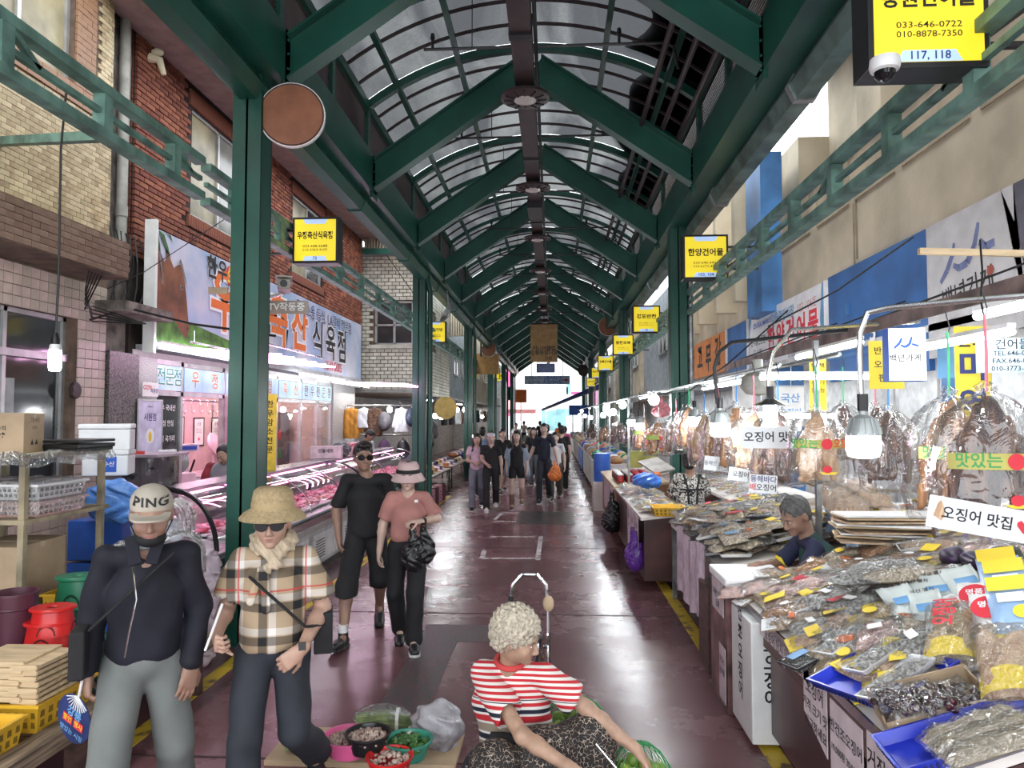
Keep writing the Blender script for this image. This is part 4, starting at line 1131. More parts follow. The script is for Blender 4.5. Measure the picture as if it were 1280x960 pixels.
n1=N.new('ShaderNodeTexNoise');n1.inputs['Scale'].default_value=50;L.new(tc.outputs['Object'],n1.inputs[0])
vv=mth(N,L,'ADD',vo.outputs['Distance'],mth(N,L,'MULTIPLY',n1.outputs['Fac'],0.25))
c1=mixc(N,L,mth(N,L,'GREATER_THAN',vv,0.15),(0.42,0.34,0.27),(0.016,0.012,0.012))
L.new(c1,b.inputs['Base Color'])
FLOR,nt,N,L,b=nodes('black_white_flower_print',0.8)
tc=N.new('ShaderNodeTexCoord');n1=N.new('ShaderNodeTexNoise');n1.inputs['Scale'].default_value=24;n1.inputs['Distortion'].default_value=2;L.new(tc.outputs['Object'],n1.inputs[0])
L.new(mixc(N,L,mth(N,L,'GREATER_THAN',n1.outputs['Fac'],0.5),(0.02,0.02,0.02),(0.62,0.60,0.55)),b.inputs['Base Color'])
BANDB,nt,N,L,b=nodes('black_white_diamond_print',0.8)
tc=N.new('ShaderNodeTexCoord');n1=N.new('ShaderNodeTexVoronoi');n1.inputs['Scale'].default_value=26;L.new(tc.outputs['Object'],n1.inputs[0])
L.new(mixc(N,L,mth(N,L,'GREATER_THAN',n1.outputs['Distance'],0.22),(0.5,0.5,0.52),(0.015,0.015,0.02)),b.inputs['Base Color'])
# 1. man in beige cap, navy jacket
px_,y_=-1.83,3.18
J=J_with(J_stand(1.70,0.16),head=(0.02,-0.06,1.56),hrot=(R(13),0,R(2)),neck=(0,-0.02,1.44),elL=(-0.215,0.05,1.10),wrL=(-0.22,-0.02,0.88),elR=(0.215,0.06,1.10),wrR=(0.195,-0.06,0.88),knL=(-0.12,-0.16,0.50),anL=(-0.14,-0.10,0.12),knR=(0.13,0.03,0.5),anR=(0.14,0.2,0.12))
t,g,T,hs,hr=person('man in beige cap and navy zip jacket holding a round paper fan',(px_,y_,0),R(25),J,SKINT,1.06,torso=1.1,hands=dict(L=dict(n=Vector((0.8,0.3,0)),d=Vector((0.05,-0.15,-1)),curl=1.0),R=dict(n=Vector((-0.5,0.85,0)),d=Vector((-0.15,-0.1,-1)),curl=0.3)))
shirt(t,g,NAVY,1.9,Vector((0,0.01,0.97)),0.022,'jacket',amp=0.006,arm=1.02,torso=1.06,collar=-0.005)
trousers(t,g,GREYT,0.03,0.0,flare=0.015,torso=1.1)
face_bits(t,T,hs,hr,brows=False)
F=Field(0.004);rm=Euler(hr).to_matrix()
F.ell(T(0,0.012,0.05),(0.088,0.104,0.083),0.01,rm);F.cut(T(0,0,0.022),tuple(rm@Vector((0,-.25,-1))))
c_=obj('cap',F.mesh('cap'),CAPG,t)
br=MB();n=12
top=[];
for k in range(n+1):
 a=PI*k/n;top.append((0.078*math.cos(a),-0.06-0.115*math.sin(a)**0.8))
V=[T(x,y,0.050-3.0*x*x-(-(y+0.06))*0.10)for x,y in top]+[T(x*0.98,y,0.041-3.0*x*x-(-(y+0.06))*0.10)for x,y in top]
br.add(V,[tuple(range(n+1)),tuple(reversed(range(n+1,2*n+2)))]+[(k,k+n+1,k+n+2,k+1)for k in range(n)])
obj('cap_brim',br,CAPG,c_)
mxh=head_frame(g['head'],hr)@Matrix.Rotation(R(-14),4,'X')
lt=MB()
vs_,fs=text_mb('PING',0.048,0,0.03,1.1)
P=[]
for v in vs_:
 x,z=v[0]*1.25,v[2]
 yy=0.012-0.106*math.sqrt(max(0,1-(x/0.09)**2-((0.083+z-0.05)/0.086)**2))-0.003
 P.append(T(x/1.06,yy/1.06,(0.083+z)/1.06))
lt.add(P,fs);obj('cap_lettering',lt,BLACK,c_)
F=Field(0.005);F.ell(T(0,0.035,0.01),(0.082,0.082,0.07),0.01,rm);F.cut(T(0,-0.0,0),tuple(rm@Vector((0,-1,0))));F.cut(T(0,0,-0.05),tuple(rm@Vector((0,0,-1))))
obj('hair',F.mesh('hair'),HAIRG,t)
F=Field(0.004);F.ell(T(0,-0.038,-0.085),(0.064,0.062,0.04),0.01,rm);F.cut(T(0,-0.02,-0.074),tuple(rm@Vector((0,0.25,1))))
F.cut(T(0,0.0,-0.07),tuple(rm@Vector((0,1,0))));m_=obj('face_mask',F.mesh('mask'),BLACKC,t,label='black face mask pulled down under the chin')
mb=MB()
for sx in(-1,1):mb.tube([T(sx*0.055,-0.04,-0.075),T(sx*0.08,0.0,-0.03),T(sx*0.083,0.02,0.0)],0.003,5)
obj('mask_strap',mb,BLACKC,m_)
obj('inner_collar',MB().tube([g['neck']+Vector((0.062*math.cos(a),-0.01+0.06*math.sin(a),-0.005+0.012*math.sin(a)))for a in[2*PI*k/16 for k in range(17)]],0.014,8),GREYT,t,smooth=True,label='grey polo collar')
zp=MB();zp.tube([(-0.055,-0.10,1.41),(-0.035,-0.165,1.33),(-0.02,-0.182,1.22),(-0.045,-0.187,1.08),(-0.06,-0.18,0.98)],0.0045,6)
obj('zip',zp,CHROME,t,smooth=True,label='pale zip line')
cl=MB()
for sx in(-1,1):cl.bar((sx*0.06,-0.07,1.47),(sx*0.03,-0.15,1.36),0.05,0.012,(0,-1,0.3))
obj('jacket_collar',cl,NAVY,t,bevel=0.003)
bg=MB();bg.bar((0.12,-0.13,1.40),(-0.20,-0.16,1.1),0.012,0.035,(0,1,0));bg.bbox((-0.24,-0.10,1.0),(0.06,0.14,0.2))
obj('shoulder_bag',bg,BLACKC,t,bevel=0.008)
for S in 'LR':shoe(t,g['an'+S],(0,-1,0))
wl_=t.matrix_basis
HL=Matrix.Translation(t.location)@Euler(t.rotation_euler).to_matrix().to_4x4()
fan=thing('paper_fan','round blue advertising paper fan held by the man in the cap','fan',HL@Vector((-0.245,-0.04,0.80)),rot=(R(8),R(22),R(-18)))
obj('fan_blade',MB().prism([(0.105*math.cos(a),-0.12+0.115*math.sin(a))for a in[2*PI*k/28 for k in range(28)]],0.004,Matrix.Rotation(R(90),4,'X')),M('navy_fan_print',(0.02,0.035,0.13),0.5,var=0.2),fan)
rb=MB()
for k in range(11):
 a=R(-150+12*k);rb.bar((0,-0.006,0.0),(0.075*math.cos(a),-0.006,0.075*math.sin(a)),0.003,0.003,(0,1,0))
obj('fan_rib',rb,WHITEI,fan)
fp=MB();frect(fp,-0.065,-0.005,-0.155,-0.115,-0.0065);frect(fp,0.005,0.065,-0.155,-0.115,-0.0065);obj('fan_print',fp,REDI,fan)
fp=MB();add_text(fp,'맛있는 시장',0.03,0,-0.19,-0.0068,0.01);add_text(fp,'강릉',0.05,0,-0.095,-0.0068,0.02);obj('fan_print',fp,SKYB,fan)
fp=MB();add_text(fp,'할인',0.03,-0.035,-0.135,-0.0075,0.01);add_text(fp,'행사',0.03,0.035,-0.135,-0.0075,0.01);obj('fan_lettering',fp,YELI,fan)
obj('fan_handle',MB().tube([(0,0,0.075),(0,0,-0.03)],0.006,8),WHITEP,fan,smooth=True)
# 2. lady in straw hat
J=J_with(J_stand(1.62,0.148),head=(-0.005,-0.05,1.485),hrot=(R(5),0,R(-4)),elL=(-0.22,0.04,1.06),wrL=(-0.23,-0.17,1.0),elR=(0.235,0.04,1.04),wrR=(0.14,-0.17,0.90),knL=(-0.11,-0.12,0.48),anL=(-0.12,-0.13,0.10),knR=(0.11,-0.02,0.47),anR=(0.2,0.36,0.20),hipL=(-0.085,0.015,0.85),hipR=(0.085,0.015,0.85))
t,g,T,hs,hr=person('woman in straw hat, sunglasses, beige scarf and tartan blouse',(-1.37,3.5,0),R(17),J,SKIN,1.04,torso=1.05,hands=dict(L=dict(n=Vector((1,0.2,0.0)),d=Vector((0.1,-0.8,-0.2)),curl=1.15),R=dict(n=Vector((-0.2,1,-0.3)),d=Vector((-0.75,-0.1,-0.55)),curl=0.7)))
shirt(t,g,PLAID,0.72,Vector((0,0.0,0.93)),0.03,'blouse',amp=0.005,torso=1.02,cuff=0.012)
trousers(t,g,DNAVY,0.024,flare=0.02,torso=1.0)
face_bits(t,T,hs,hr,glasses=True,brows=False,eyes=False)
rm=Euler(hr).to_matrix()
ht=MB();mxt=head_frame(T(0,0.012,0.052),(R(2),0,hr[2]))
ht.lathe([(0.158,-0.03),(0.14,-0.008),(0.105,0.012),(0.1,0.018),(0.098,0.06),(0.09,0.098),(0.07,0.115),(0.001,0.118),(0.001,0.113),(0.067,0.11),(0.086,0.094),(0.094,0.06),(0.097,0.014),(0.14,-0.013),(0.158,-0.036)],36,mx=mxt)
h_=obj('straw_hat',ht,STRAW,t,smooth=True,ang=60)
hb=MB();hb.lathe([(0.1025,0.018),(0.1015,0.045),(0.1,0.045),(0.1,0.018)],36,mx=mxt);obj('hat_band',hb,M('beige_hat_band',(0.42,0.31,0.16),0.7),h_,smooth=True)
F=Field(0.005);cap_hair(F,T,hs,rm,0.0,1.0);F.cut(T(0,-0.02,0),tuple(rm@Vector((0,-1,0.3))));obj('hair',F.mesh('hair'),HAIRB,t)
F=Field(0.005)
for k in range(14):
 a,b2=2*PI*k/14,2*PI*(k+1)/14
 pt=lambda a:g['neck']+Vector((0.083*math.cos(a),-0.01+0.085*math.sin(a),0.02-0.025*math.sin(-a)*(1 if math.sin(a)<0 else 0.4)))
 F.cone(pt(a),pt(b2),0.03,0.03,0.012,((0,0,1),1.4))
F.cone(g['neck']+Vector((-0.06,-0.09,0.0)),g['neck']+Vector((0.03,-0.12,-0.08)),0.028,0.024,0.01)
F.cone(g['neck']+Vector((0.06,-0.09,0.0)),g['neck']+Vector((-0.02,-0.12,-0.10)),0.028,0.024,0.01)
obj('scarf',F.mesh('scarf',lambda X,Y,Z:0.005*np.sin(120*(Z+0.5*X)+8*np.sin(12*X))),SCARF,t)
F=Field(0.005)
F.cone(g['neck']+Vector((-0.03,-0.13,-0.10)),g['neck']+Vector((-0.02,-0.165,-0.28)),0.018,0.022,0.008,((0,1,0),0.35))
F.cone(g['neck']+Vector((-0.05,-0.13,-0.10)),g['neck']+Vector((-0.09,-0.16,-0.24)),0.016,0.02,0.008,((0,1,0),0.35))
obj('scarf_end',F.mesh('scarf'),PLAID,t,label='checked ends of the scarf')
bg=MB();bg.bar((-0.10,-0.145,1.25),(0.16,-0.15,1.00),0.012,0.03,(0,1,0));bg.bbox((0.24,0.04,0.93),(0.09,0.16,0.2));bg.bar((0.16,-0.15,1.0),(0.24,-0.02,0.97),0.03,0.012)
obj('shoulder_bag',bg,BLACKC,t,bevel=0.008)
wr=g['wrR'];dW=(g['wrR']-g['elR']).normalized()
w_=obj('wristwatch',MB().tube([wr-dW*0.03,wr-dW*0.005],0.031,12),BLACKC,t,smooth=True)
obj('watch_face',MB().bbox(wr-dW*0.018+Vector((0.0,-0.03,0.012)),(0.034,0.012,0.038),(R(-20),0,R(10))),BLACKMETAL,w_,bevel=0.003)
shoe(t,g['anL'],(0,-1,0));shoe(t,g['anR'],(0.2,-1,0),tilt=R(38))
HL=Matrix.Translation(t.location)@Euler(t.rotation_euler).to_matrix().to_4x4()
solo('folded_fan_stick','thin pale fan stick held upright by the woman in the straw hat','stick',MB().tube([(-0.02,0,-0.05),(0.06,-0.01,0.16)],0.006,6),WHITEP,HL@Vector((-0.25,-0.245,1.0)),smooth=True)
# 3. man in black
J=J_with(J_stand(1.75,0.175),head=(-0.03,-0.03,1.625),hrot=(R(4),0,R(14)),elL=(-0.27,0.02,1.14),wrL=(-0.24,-0.05,0.89),elR=(0.26,0.08,1.14),wrR=(0.27,0.1,0.9),knL=(-0.15,-0.24,0.50),anL=(-0.17,-0.36,0.11),knR=(0.13,0.02,0.5),anR=(0.12,0.34,0.17))
t,g,T,hs,hr=person('man in black T-shirt and black shorts with sunglasses and black sneakers',(-1.72,6.6,0),R(12),J,SKINT,1.08,torso=1.12,arm=1.1,leg=1.05,hands=dict(L=dict(curl=0.7),R=dict(curl=0.6)))
shirt(t,g,BLACKC,0.85,Vector((0,0.01,0.95)),0.03,'t_shirt',torso=1.12,arm=1.05)
trousers(t,g,BLACKC,0.04,short=0.42,name='shorts',torso=1.1,amp=0.004)
face_bits(t,T,hs,hr,glasses=True,eyes=False);rm=Euler(hr).to_matrix()
F=Field(0.005);cap_hair(F,T,hs,rm);F.cut(T(0,-0.062,0.045),tuple(rm@Vector((0,-1,-0.9))));F.cut(T(0,0.0,-0.05),tuple(rm@Vector((0,-0.35,-1))))
F.ell(T(0,-0.03,0.1),(0.072,0.07,0.035),0.02,rm);obj('hair',F.mesh('hair',curls(0.003)),HAIRB,t)
for S in 'LR':
 a=g['an'+S];obj('sock',MB().tube([a+Vector((0,0,-0.01)),a+Vector((0,0.0,0.09))],0.042,12),WHITEP,t,smooth=True,label='white sock')
shoe(t,g['anL'],(-0.35,-1,0),SHOEB,SHOEB,0.3,tilt=R(-6));shoe(t,g['anR'],(0,-1,0),SHOEB,SHOEB,0.3,tilt=R(25))
# 4. woman in pink tee
J=J_with(J_stand(1.60,0.14),head=(0.0,-0.03,1.47),hrot=(R(6),0,R(-4)),elL=(-0.22,0.02,1.05),wrL=(-0.24,-0.05,0.84),elR=(0.25,0.0,1.10),wrR=(0.10,-0.2,1.10),knL=(-0.11,0.0,0.46),anL=(-0.07,0.16,0.11),knR=(0.07,-0.12,0.47),anR=(0.06,-0.14,0.10),hipL=(-0.085,0.015,0.85),hipR=(0.085,0.015,0.85))
t,g,T,hs,hr=person('woman in dusty pink T-shirt and pinkish bucket hat carrying black plastic bags',(-1.27,6.3,0),R(9),J,SKINF,1.03,hands=dict(L=dict(curl=0.5),R=dict(n=Vector((0,0,-1)),d=Vector((-0.9,-0.4,0.1)),curl=1.0)))
shirt(t,g,PINKT,0.75,Vector((0,0.0,0.97)),0.03,'t_shirt',torso=0.98,arm=0.95)
trousers(t,g,BLACKC,0.022,flare=0.012,torso=0.95)
face_bits(t,T,hs,hr);rm=Euler(hr).to_matrix()
mxt=head_frame(T(0,0.012,0.045),hr)
ht=MB();ht.lathe([(0.15,-0.075),(0.135,-0.05),(0.105,-0.01),(0.1,0.0),(0.095,0.045),(0.08,0.075),(0.001,0.085),(0.001,0.08),(0.076,0.07),(0.091,0.042),(0.096,-0.002),(0.13,-0.056),(0.146,-0.08)],32,mx=mxt)
h_=obj('bucket_hat',ht,PINKH,t,smooth=True,ang=60);hb=MB();hb.lathe([(0.108,-0.012),(0.103,0.022),(0.1,0.022),(0.1,-0.012)],32,mx=mxt);obj('hat_band',hb,BLACKC,h_,smooth=True)
F=Field(0.005);cap_hair(F,T,hs,rm,0.03,1.0);F.ell(T(-0.07,0.0,-0.05),(0.018,0.04,0.06),0.01,rm);F.ell(T(0.07,0.0,-0.05),(0.018,0.04,0.06),0.01,rm);F.cut(T(0,-0.03,0),tuple(rm@Vector((0,-1,0.1))))
obj('hair',F.mesh('hair'),HAIRB,t)
obj('shirt_logo',MB().bbox((0.075,-0.155,1.27),(0.03,0.004,0.022)),WHITEI,t)
obj('wristband',MB().tube([g['wrR']+Vector((0.03,0.03,0)),g['wrR']+Vector((0.05,0.045,0))],0.031,10),BLACKC,t,smooth=True)
shoe(t,g['anL'],(0,-1,0),tilt=R(12));shoe(t,g['anR'],(0.1,-1,0))
HL=Matrix.Translation(t.location)@Euler(t.rotation_euler).to_matrix().to_4x4()
BAGB=M('black_bag_film',(0.012,0.012,0.014),0.22,var=0.1,scale=18,bump=1.0,bscale=16)
def carrier(label,loc,w,hgt,mat,seed=0,group=None):
 o=thing('carrier_bag',label,'bag',loc,0,group)
 F=Field(0.007)
 F.ell((0,0,-hgt*0.72),(w*0.5,w*0.36,hgt*0.32),0.03);F.ell((0.02,0,-hgt*0.5),(w*0.36,w*0.25,hgt*0.3),0.05)
 F.cone((0,0,-0.02),(0,0,-hgt*0.5),0.02,w*0.25,0.03)
 obj('bag_body',F.mesh('bag',lambda X,Y,Z:0.008*np.sin(70*X+5*np.sin(22*Z+seed))*np.cos(30*Z+40*Y)+0.004*np.sin(60*(X+Z))),mat,o)
 obj('bag_handle',MB().tube([(-0.03,0,-0.06),(-0.015,0,0.03),(0.015,0,0.03),(0.03,0,-0.06)],0.008,6),mat,o,smooth=True)
 return o
carrier('black plastic bag hanging from the hand of the woman in pink, left one',HL@Vector((0.05,-0.25,1.06)),0.2,0.36,BAGB)
carrier('black plastic bag with pointed corner held by the woman in pink, right one',HL@Vector((0.14,-0.24,1.06)),0.2,0.30,BAGB,2)
# 5. seated vendor with white curls
GX,GY=-0.14,3.6
st_=thing('low_stool','low folding stool under the seated white-haired woman','stool',(GX-0.02,GY+0.12,0))
obj('seat',MB().box(-0.17,0.17,-0.14,0.14,0.2,0.225),PLBLACK,st_)
for sx in(-1,1):
 for sy in(-1,1):obj('leg',MB().box(sx*0.14-0.012,sx*0.14+0.012,sy*0.11-0.012,sy*0.11+0.012,0,0.2),STEEL,st_)
J=dict(head=(-0.03,-0.10,0.985),hrot=(R(16),R(-6),R(68)),neck=(-0.07,-0.01,0.855),chest=(-0.07,0.03,0.64),pelvis=(-0.03,0.12,0.36),shL=(-0.21,0.01,0.78),shR=(0.09,-0.03,0.79),elL=(0.0,-0.27,0.60),wrL=(0.22,-0.42,0.53),elR=(0.30,-0.10,0.66),wrR=(0.52,-0.20,0.52),hipL=(-0.12,0.10,0.33),hipR=(0.08,0.10,0.33),knL=(-0.12,-0.30,0.42),knR=(0.32,-0.10,0.48),anL=(-0.02,-0.32,0.1),anR=(0.30,-0.16,0.1))
for k in list(J):
 if k[:2]in('he','ne','ch','sh','el','wr','pe','hi'):J[k]=(J[k][0],J[k][1],J[k][2]-0.05)
t,g,T,hs,hr=person('seated white-haired woman in striped polo and leopard print trousers',(GX,GY,0),R(0),J,M('aged_skin',(0.42,0.26,0.18),0.55,var=0.1,scale=20),1.0,arm=0.95,torso=1.05,hands=dict(L=dict(n=Vector((0.2,0.1,-1)),d=Vector((0.85,-0.35,-0.45)),curl=0.35,spread=0.03),R=dict(n=Vector((-0.2,-0.3,-1)),d=Vector((0.6,-0.45,-0.7)),curl=0.4,spread=0.03)))
shirt(t,g,POLO,0.62,Vector((-0.04,0.09,0.37)),0.045,'polo_shirt',torso=1.2,arm=1.0,cuff=0.004,amp=0.005)
pm=[]
for k in range(17):
 a=2*PI*k/16;pm.append(g['neck']+Vector((0.07*math.cos(a),-0.015+0.065*math.sin(a),0.0+0.02*math.sin(a))))
obj('collar',MB().tube(pm,0.014,8),M('red_collar',(0.5,0.05,0.05),0.8),t,smooth=True)
trousers(t,g,LEO,0.075,waist=Vector((-0.04,0.11,0.38)),torso=1.3,flare=0.01,top=False)
obj('cushion',MB().ell((-0.17,-0.05,0.24),(0.15,0.2,0.17)),BANDB,t,smooth=True,label='black patterned cloth over the hip')
wb_=MB();wb_.tube([(-0.16,-0.12,0.47),(0.0,-0.16,0.46),(0.12,-0.1,0.44)],[0.03,0.05,0.03],10)
obj('waist_pouch',wb_,BLACKC,t,smooth=True,label='black waist pouch')
F=Field(0.009);hm_=(g['hipL']+g['hipR'])*.5;km=(g['knL']+g['knR'])*.5
F.cone(g['hipL'],g['knL'],.11,.085,.03);F.cone(g['hipR'],g['knR'],.11,.085,.03);F.cone(hm_,km+Vector((0,.04,-.10)),.12,.10,.05);F.cone(g['knL']+Vector((0,0,-.03)),g['knR'],.075,.075,.05);F.cone(km,km+Vector((.02,-.05,-.25)),.12,.16,.06)
F.cut((0,0,.12),(0,0,-1));obj('skirt',F.mesh('skirt',folds(.008,20)),LEO,t)
face_bits(t,T,hs,hr,hairm=HAIRG)
rm=Euler(hr).to_matrix()
F=Field(0.005)
F.ell(T(0,0.025,0.055),(0.112,0.118,0.105),0.02,rm);F.ell(T(0,0.065,-0.0),(0.095,0.075,0.085),0.03,rm)
F.ell(T(0,-0.105,-0.03),(0.075,0.05,0.07),0.02,rm,sub=True)
for sx in(-1,1):F.ell(T(sx*0.1,-0.01,-0.025),(0.025,0.028,0.04),0.01,rm,sub=True)
obj('curly_hair',F.mesh('hair',curls(0.0065,150)),HAIRW,t)
shoe(t,g['anL'],(0.3,-1,0));shoe(t,g['anR'],(0.4,-1,0))
# 6. stall keeper bending over his goods, dark green vest over navy polo
KX,KY=1.86,5.4
J=dict(head=(-0.10,-0.02,1.375),hrot=(R(30),0,R(-68)),neck=(-0.0,0.02,1.25),chest=(0.10,0.06,1.03),pelvis=(0.2,0.15,0.75),shL=(0.0,-0.13,1.16),shR=(0.02,0.19,1.17),elL=(-0.1,-0.22,0.93),wrL=(-0.32,-0.16,0.93),elR=(-0.16,0.2,0.95),wrR=(-0.36,0.06,0.93))
for k in list(J):
 if k!='hrot':J[k]=(J[k][0],J[k][1],J[k][2]-0.10+(0.07 if k[:2]=='wr' else 0.03 if k[:2]=='el' else 0))
t,g,T,hs,hr=person('grey-haired stall keeper in dark green vest leaning over his counter',(KX,KY,0),0,J,SKINT,1.12,torso=1.15,arm=1.0,hands=dict(L=dict(n=Vector((0,0.2,-1)),d=Vector((-1,0.3,-0.2)),curl=0.5),R=dict(n=Vector((0,-0.2,-1)),d=Vector((-1,-0.3,-0.2)),curl=0.5)))
shirt(t,g,M('navy_polo',(0.012,0.016,0.05),0.8),0.75,Vector((0.2,0.14,0.62)),0.03,'polo_shirt',torso=1.1)
for S in 'LR':
 p=g['sh'+S].lerp(g['el'+S],0.80);d_=(g['el'+S]-g['sh'+S]).normalized();obj('sleeve_trim',MB().tube([p-d_*0.01,p+d_*0.03],0.058,12),YELI,t,smooth=True,label='yellow sleeve trim')
F=Field(0.007);F.cone(g['neck']+Vector((0.02,0,-0.06)),g['chest'],0.075,0.14,0.04,((0,1,0),1.2));F.cone(g['chest'],(0.2,0.15,0.6),0.145,0.15,0.03,((0,1,0),1.2))
F.ell(g['shL']+Vector((-0.03,-0.06,-0.02)),(0.06,0.06,0.1),0.01,sub=True);F.ell(g['shR']+Vector((-0.03,0.06,-0.02)),(0.06,0.06,0.1),0.01,sub=True)
F.ell(g['neck']+Vector((-0.06,0,0)),(0.09,0.07,0.08),0.01,sub=True)
obj('vest',F.mesh('vest',folds(0.004)),VESTG,t)
face_bits(t,T,hs,hr,hairm=HAIRG);rm=Euler(hr).to_matrix()
F=Field(0.005);cap_hair(F,T,hs,rm,0,1.04);F.cut(T(0,-0.07,0.04),tuple(rm@Vector((0,-1,-0.8))));F.ell(T(0.08,0.0,-0.02),(0.03,0.03,0.05),0.01,rm,sub=True);F.ell(T(-0.08,0.0,-0.02),(0.03,0.03,0.05),0.01,rm,sub=True)
F.cut(T(0,0,-0.06),tuple(rm@Vector((0,0,-1))));obj('hair',F.mesh('hair',curls(0.003)),HAIRG,t)
obj('bracelet',MB().tube([g['wrL']+Vector((0.03,0,0)),g['wrL']+Vector((0.045,0,0))],0.031,10),BLACKC,t,smooth=True)
# 7. keeper of the next stall: back view, flower print vest with black straps
J=dict(head=(0.0,-0.03,1.42),hrot=(R(10),0,R(150)),neck=(0.0,0.0,1.29),chest=(0,0.02,1.08),pelvis=(0,0,0.82),shL=(-0.15,0.0,1.22),shR=(0.15,0.0,1.22),elL=(-0.22,0.1,1.0),wrL=(-0.2,0.25,0.93),elR=(0.22,0.1,1.0),wrR=(0.16,0.25,0.93))
t,g,T,hs,hr=person('stall woman seen from behind in black and white flowered top with black straps',(1.74,9.3,0),0,J,SKIN,1.08,h=0.008)
shirt(t,g,FLOR,0.9,Vector((0,0,0.75)),0.035,'flowered_top',torso=1.15,h=0.009)
bg=MB()
bg.tube([(-0.10,-0.09,1.27),(-0.06,-0.155,1.1),(-0.05,-0.165,0.9)],0.014,6).tube([(0.10,-0.09,1.27),(0.06,-0.155,1.1),(0.05,-0.165,0.9)],0.014,6).tube([(-0.15,-0.10,1.08),(0,-0.165,1.08),(0.15,-0.10,1.08)],0.014,6)
obj('apron_straps',bg,BLACKC,t,smooth=True)
rm=Euler(hr).to_matrix();F=Field(0.007);cap_hair(F,T,hs,rm,0.02,1.1);F.cut(T(0,-0.05,0.02),tuple(rm@Vector((0,-1,-0.3))));obj('hair',F.mesh('hair',curls(0.004)),HAIRB,t)
# the people further down the aisle
def far_person(label,x,y,H,rz,top,bot,skin=SKINF,long_hair=False,cap=None,sleeve=0.6,short=None,J=None,hair=HAIRB,extra=None,shoes=SHOEB,glasses=False,bald=False,back=False,w=0.15):
 J0=J_stand(H,w);J0.update(J or{})
 t,g,T,hs,hr=person(label,(x,y,0),rz,J0,skin,1.05,h=0.012 if y<20 else.016,hands=None)
 shirt(t,g,top,sleeve,Vector((0,0.01,0.95*H/1.7)),0.02,'top',h=0.014,amp=0.003)
 trousers(t,g,bot,0.02,name='trousers' if short is None else 'shorts',short=short,h=0.014,flare=0.01 if short is None else 0)
 rm=Euler(hr).to_matrix();F=Field(0.007);cap_hair(F,T,hs,rm,0.02);F.cut(T(0,-0.066,0.04),tuple(rm@Vector((0,-1,-0.7))))
 if long_hair:
  for sx in(-1,1):F.cone(T(sx*0.07,0.01,0.0),g['neck']+Vector((sx*0.09,-0.03,-0.2)),0.035,0.035,0.02)
  F.cone(T(0,0.06,0),g['neck']+Vector((0,0.07,-0.2)),0.07,0.06,0.03)
 obj('hair',F.mesh('hair'),hair,t)
 if not back:face_bits(t,T,hs,hr,glasses=glasses,eyes=not glasses,lips=True)
 if cap:
  F=Field(0.006);F.ell(T(0,0.012,0.05),(0.088,0.104,0.08),0.01,rm);F.cut(T(0,0,0.03),(0,0,-1));F.ell(T(0,-0.12,0.035),(0.07,0.07,0.01),0.01,rm);obj('cap',F.mesh('cap'),cap,t)
 for S in 'LR':shoe(t,g['an'+S],(0,-1,0),shoes)
 return t,g
WALK=dict(knL=(-0.1,-0.12,0.5),anL=(-0.1,-0.14,0.1),knR=(0.1,0.0,0.48),anR=(0.1,0.26,0.17))
def P_(px,D):return(px-691)/900*D
far_person('long-haired woman in lilac and white T-shirt and grey jeans',P_(596,15.4),15.4,1.62,R(5),LILAC,GJEAN,long_hair=True,J=dict(WALK,elL=(-0.2,0.0,1.05),wrL=(-0.08,-0.16,1.02),elR=(0.2,0,1.05),wrR=(0.06,-0.18,1.0)),shoes=BLACKC)
far_person('woman in black T-shirt, black trousers and pale cap walking beside the lilac top',P_(614,15.2),15.2,1.66,R(5),BLACKC,BLACKC,cap=WHT,J=dict(WALK,elL=(-0.2,0.0,1.08),wrL=(-0.1,-0.16,1.0)),shoes=WHT)
t,g=far_person('long-haired woman in short black dress with pale blue open shirt',P_(646,15.6),15.6,1.68,R(0),BLACKC,BLACKC,long_hair=True,short=0.66,J=dict(WALK),shoes=M('brown_boot',(0.16,0.09,0.06),0.6))
F=Field(0.009)
for sx in(-1,1):F.cone((sx*0.15,0.03,1.3),(sx*0.2,0.06,0.75),0.07,0.09,0.02);F.cone((sx*0.15,0.02,1.33),(sx*0.22,0.02,1.1),0.062,0.062,0.02)
F.cone((-.1,.1,1.3),(-.1,.14,.8),.07,.09,.03);F.cone((.1,.1,1.3),(.1,.14,.8),.07,.09,.03)
obj('open_shirt',F.mesh('open_shirt',folds(0.006)),M('striped_blue_shirt',(0.28,0.34,0.42),0.85,var=0.1,scale=60,stretch=(1,.1,.1)),t)
for S in 'LR':obj('boot_shaft',MB().tube([g['an'+S]+Vector((0,0.01,0)),g['an'+S]+Vector((0,0.0,0.22))],0.056,10),M('brown_boot',(0.16,0.09,0.06),0.6),t,smooth=True)
t,g=far_person('tall young man in dark navy T-shirt and navy trousers',P_(680,16.7),16.7,1.83,R(-4),M('dark_navy_tee',(0.01,0.014,0.03),.8),DNAVY,J=dict(WALK,elL=(-0.27,0.0,1.2),wrL=(-0.34,-0.14,1.02),elR=(0.26,0.0,1.18),wrR=(0.32,-0.08,0.96)),w=0.18,shoes=BLACKC)
carrier('orange plastic bag in front of the walking couple',Vector((P_(693,15.8),15.9,1.0)),0.3,0.42,M('orange_bag_film',(0.75,0.2,0.04),0.3,bump=0.6))
far_person('woman in white top behind the tall man',P_(694,17.3),17.3,1.6,R(0),WHT,M('khaki_trousers',(0.1,0.09,0.07),.8),J=WALK)
far_person('man in pale blue shirt behind the lilac top',P_(603,18.0),18.0,1.72,R(175),BLUSH,DNAVY,back=True)
far_person('person in black top beside the left posts',P_(628,18.6),18.6,1.66,R(20),BLACKC,BLACKC,short=0.5,J=WALK)
far_person('man in dark clothes with shoulder bag walking away',P_(702,19.5),19.5,1.74,R(180),BLACKC,BLACKC,back=True,J=WALK)
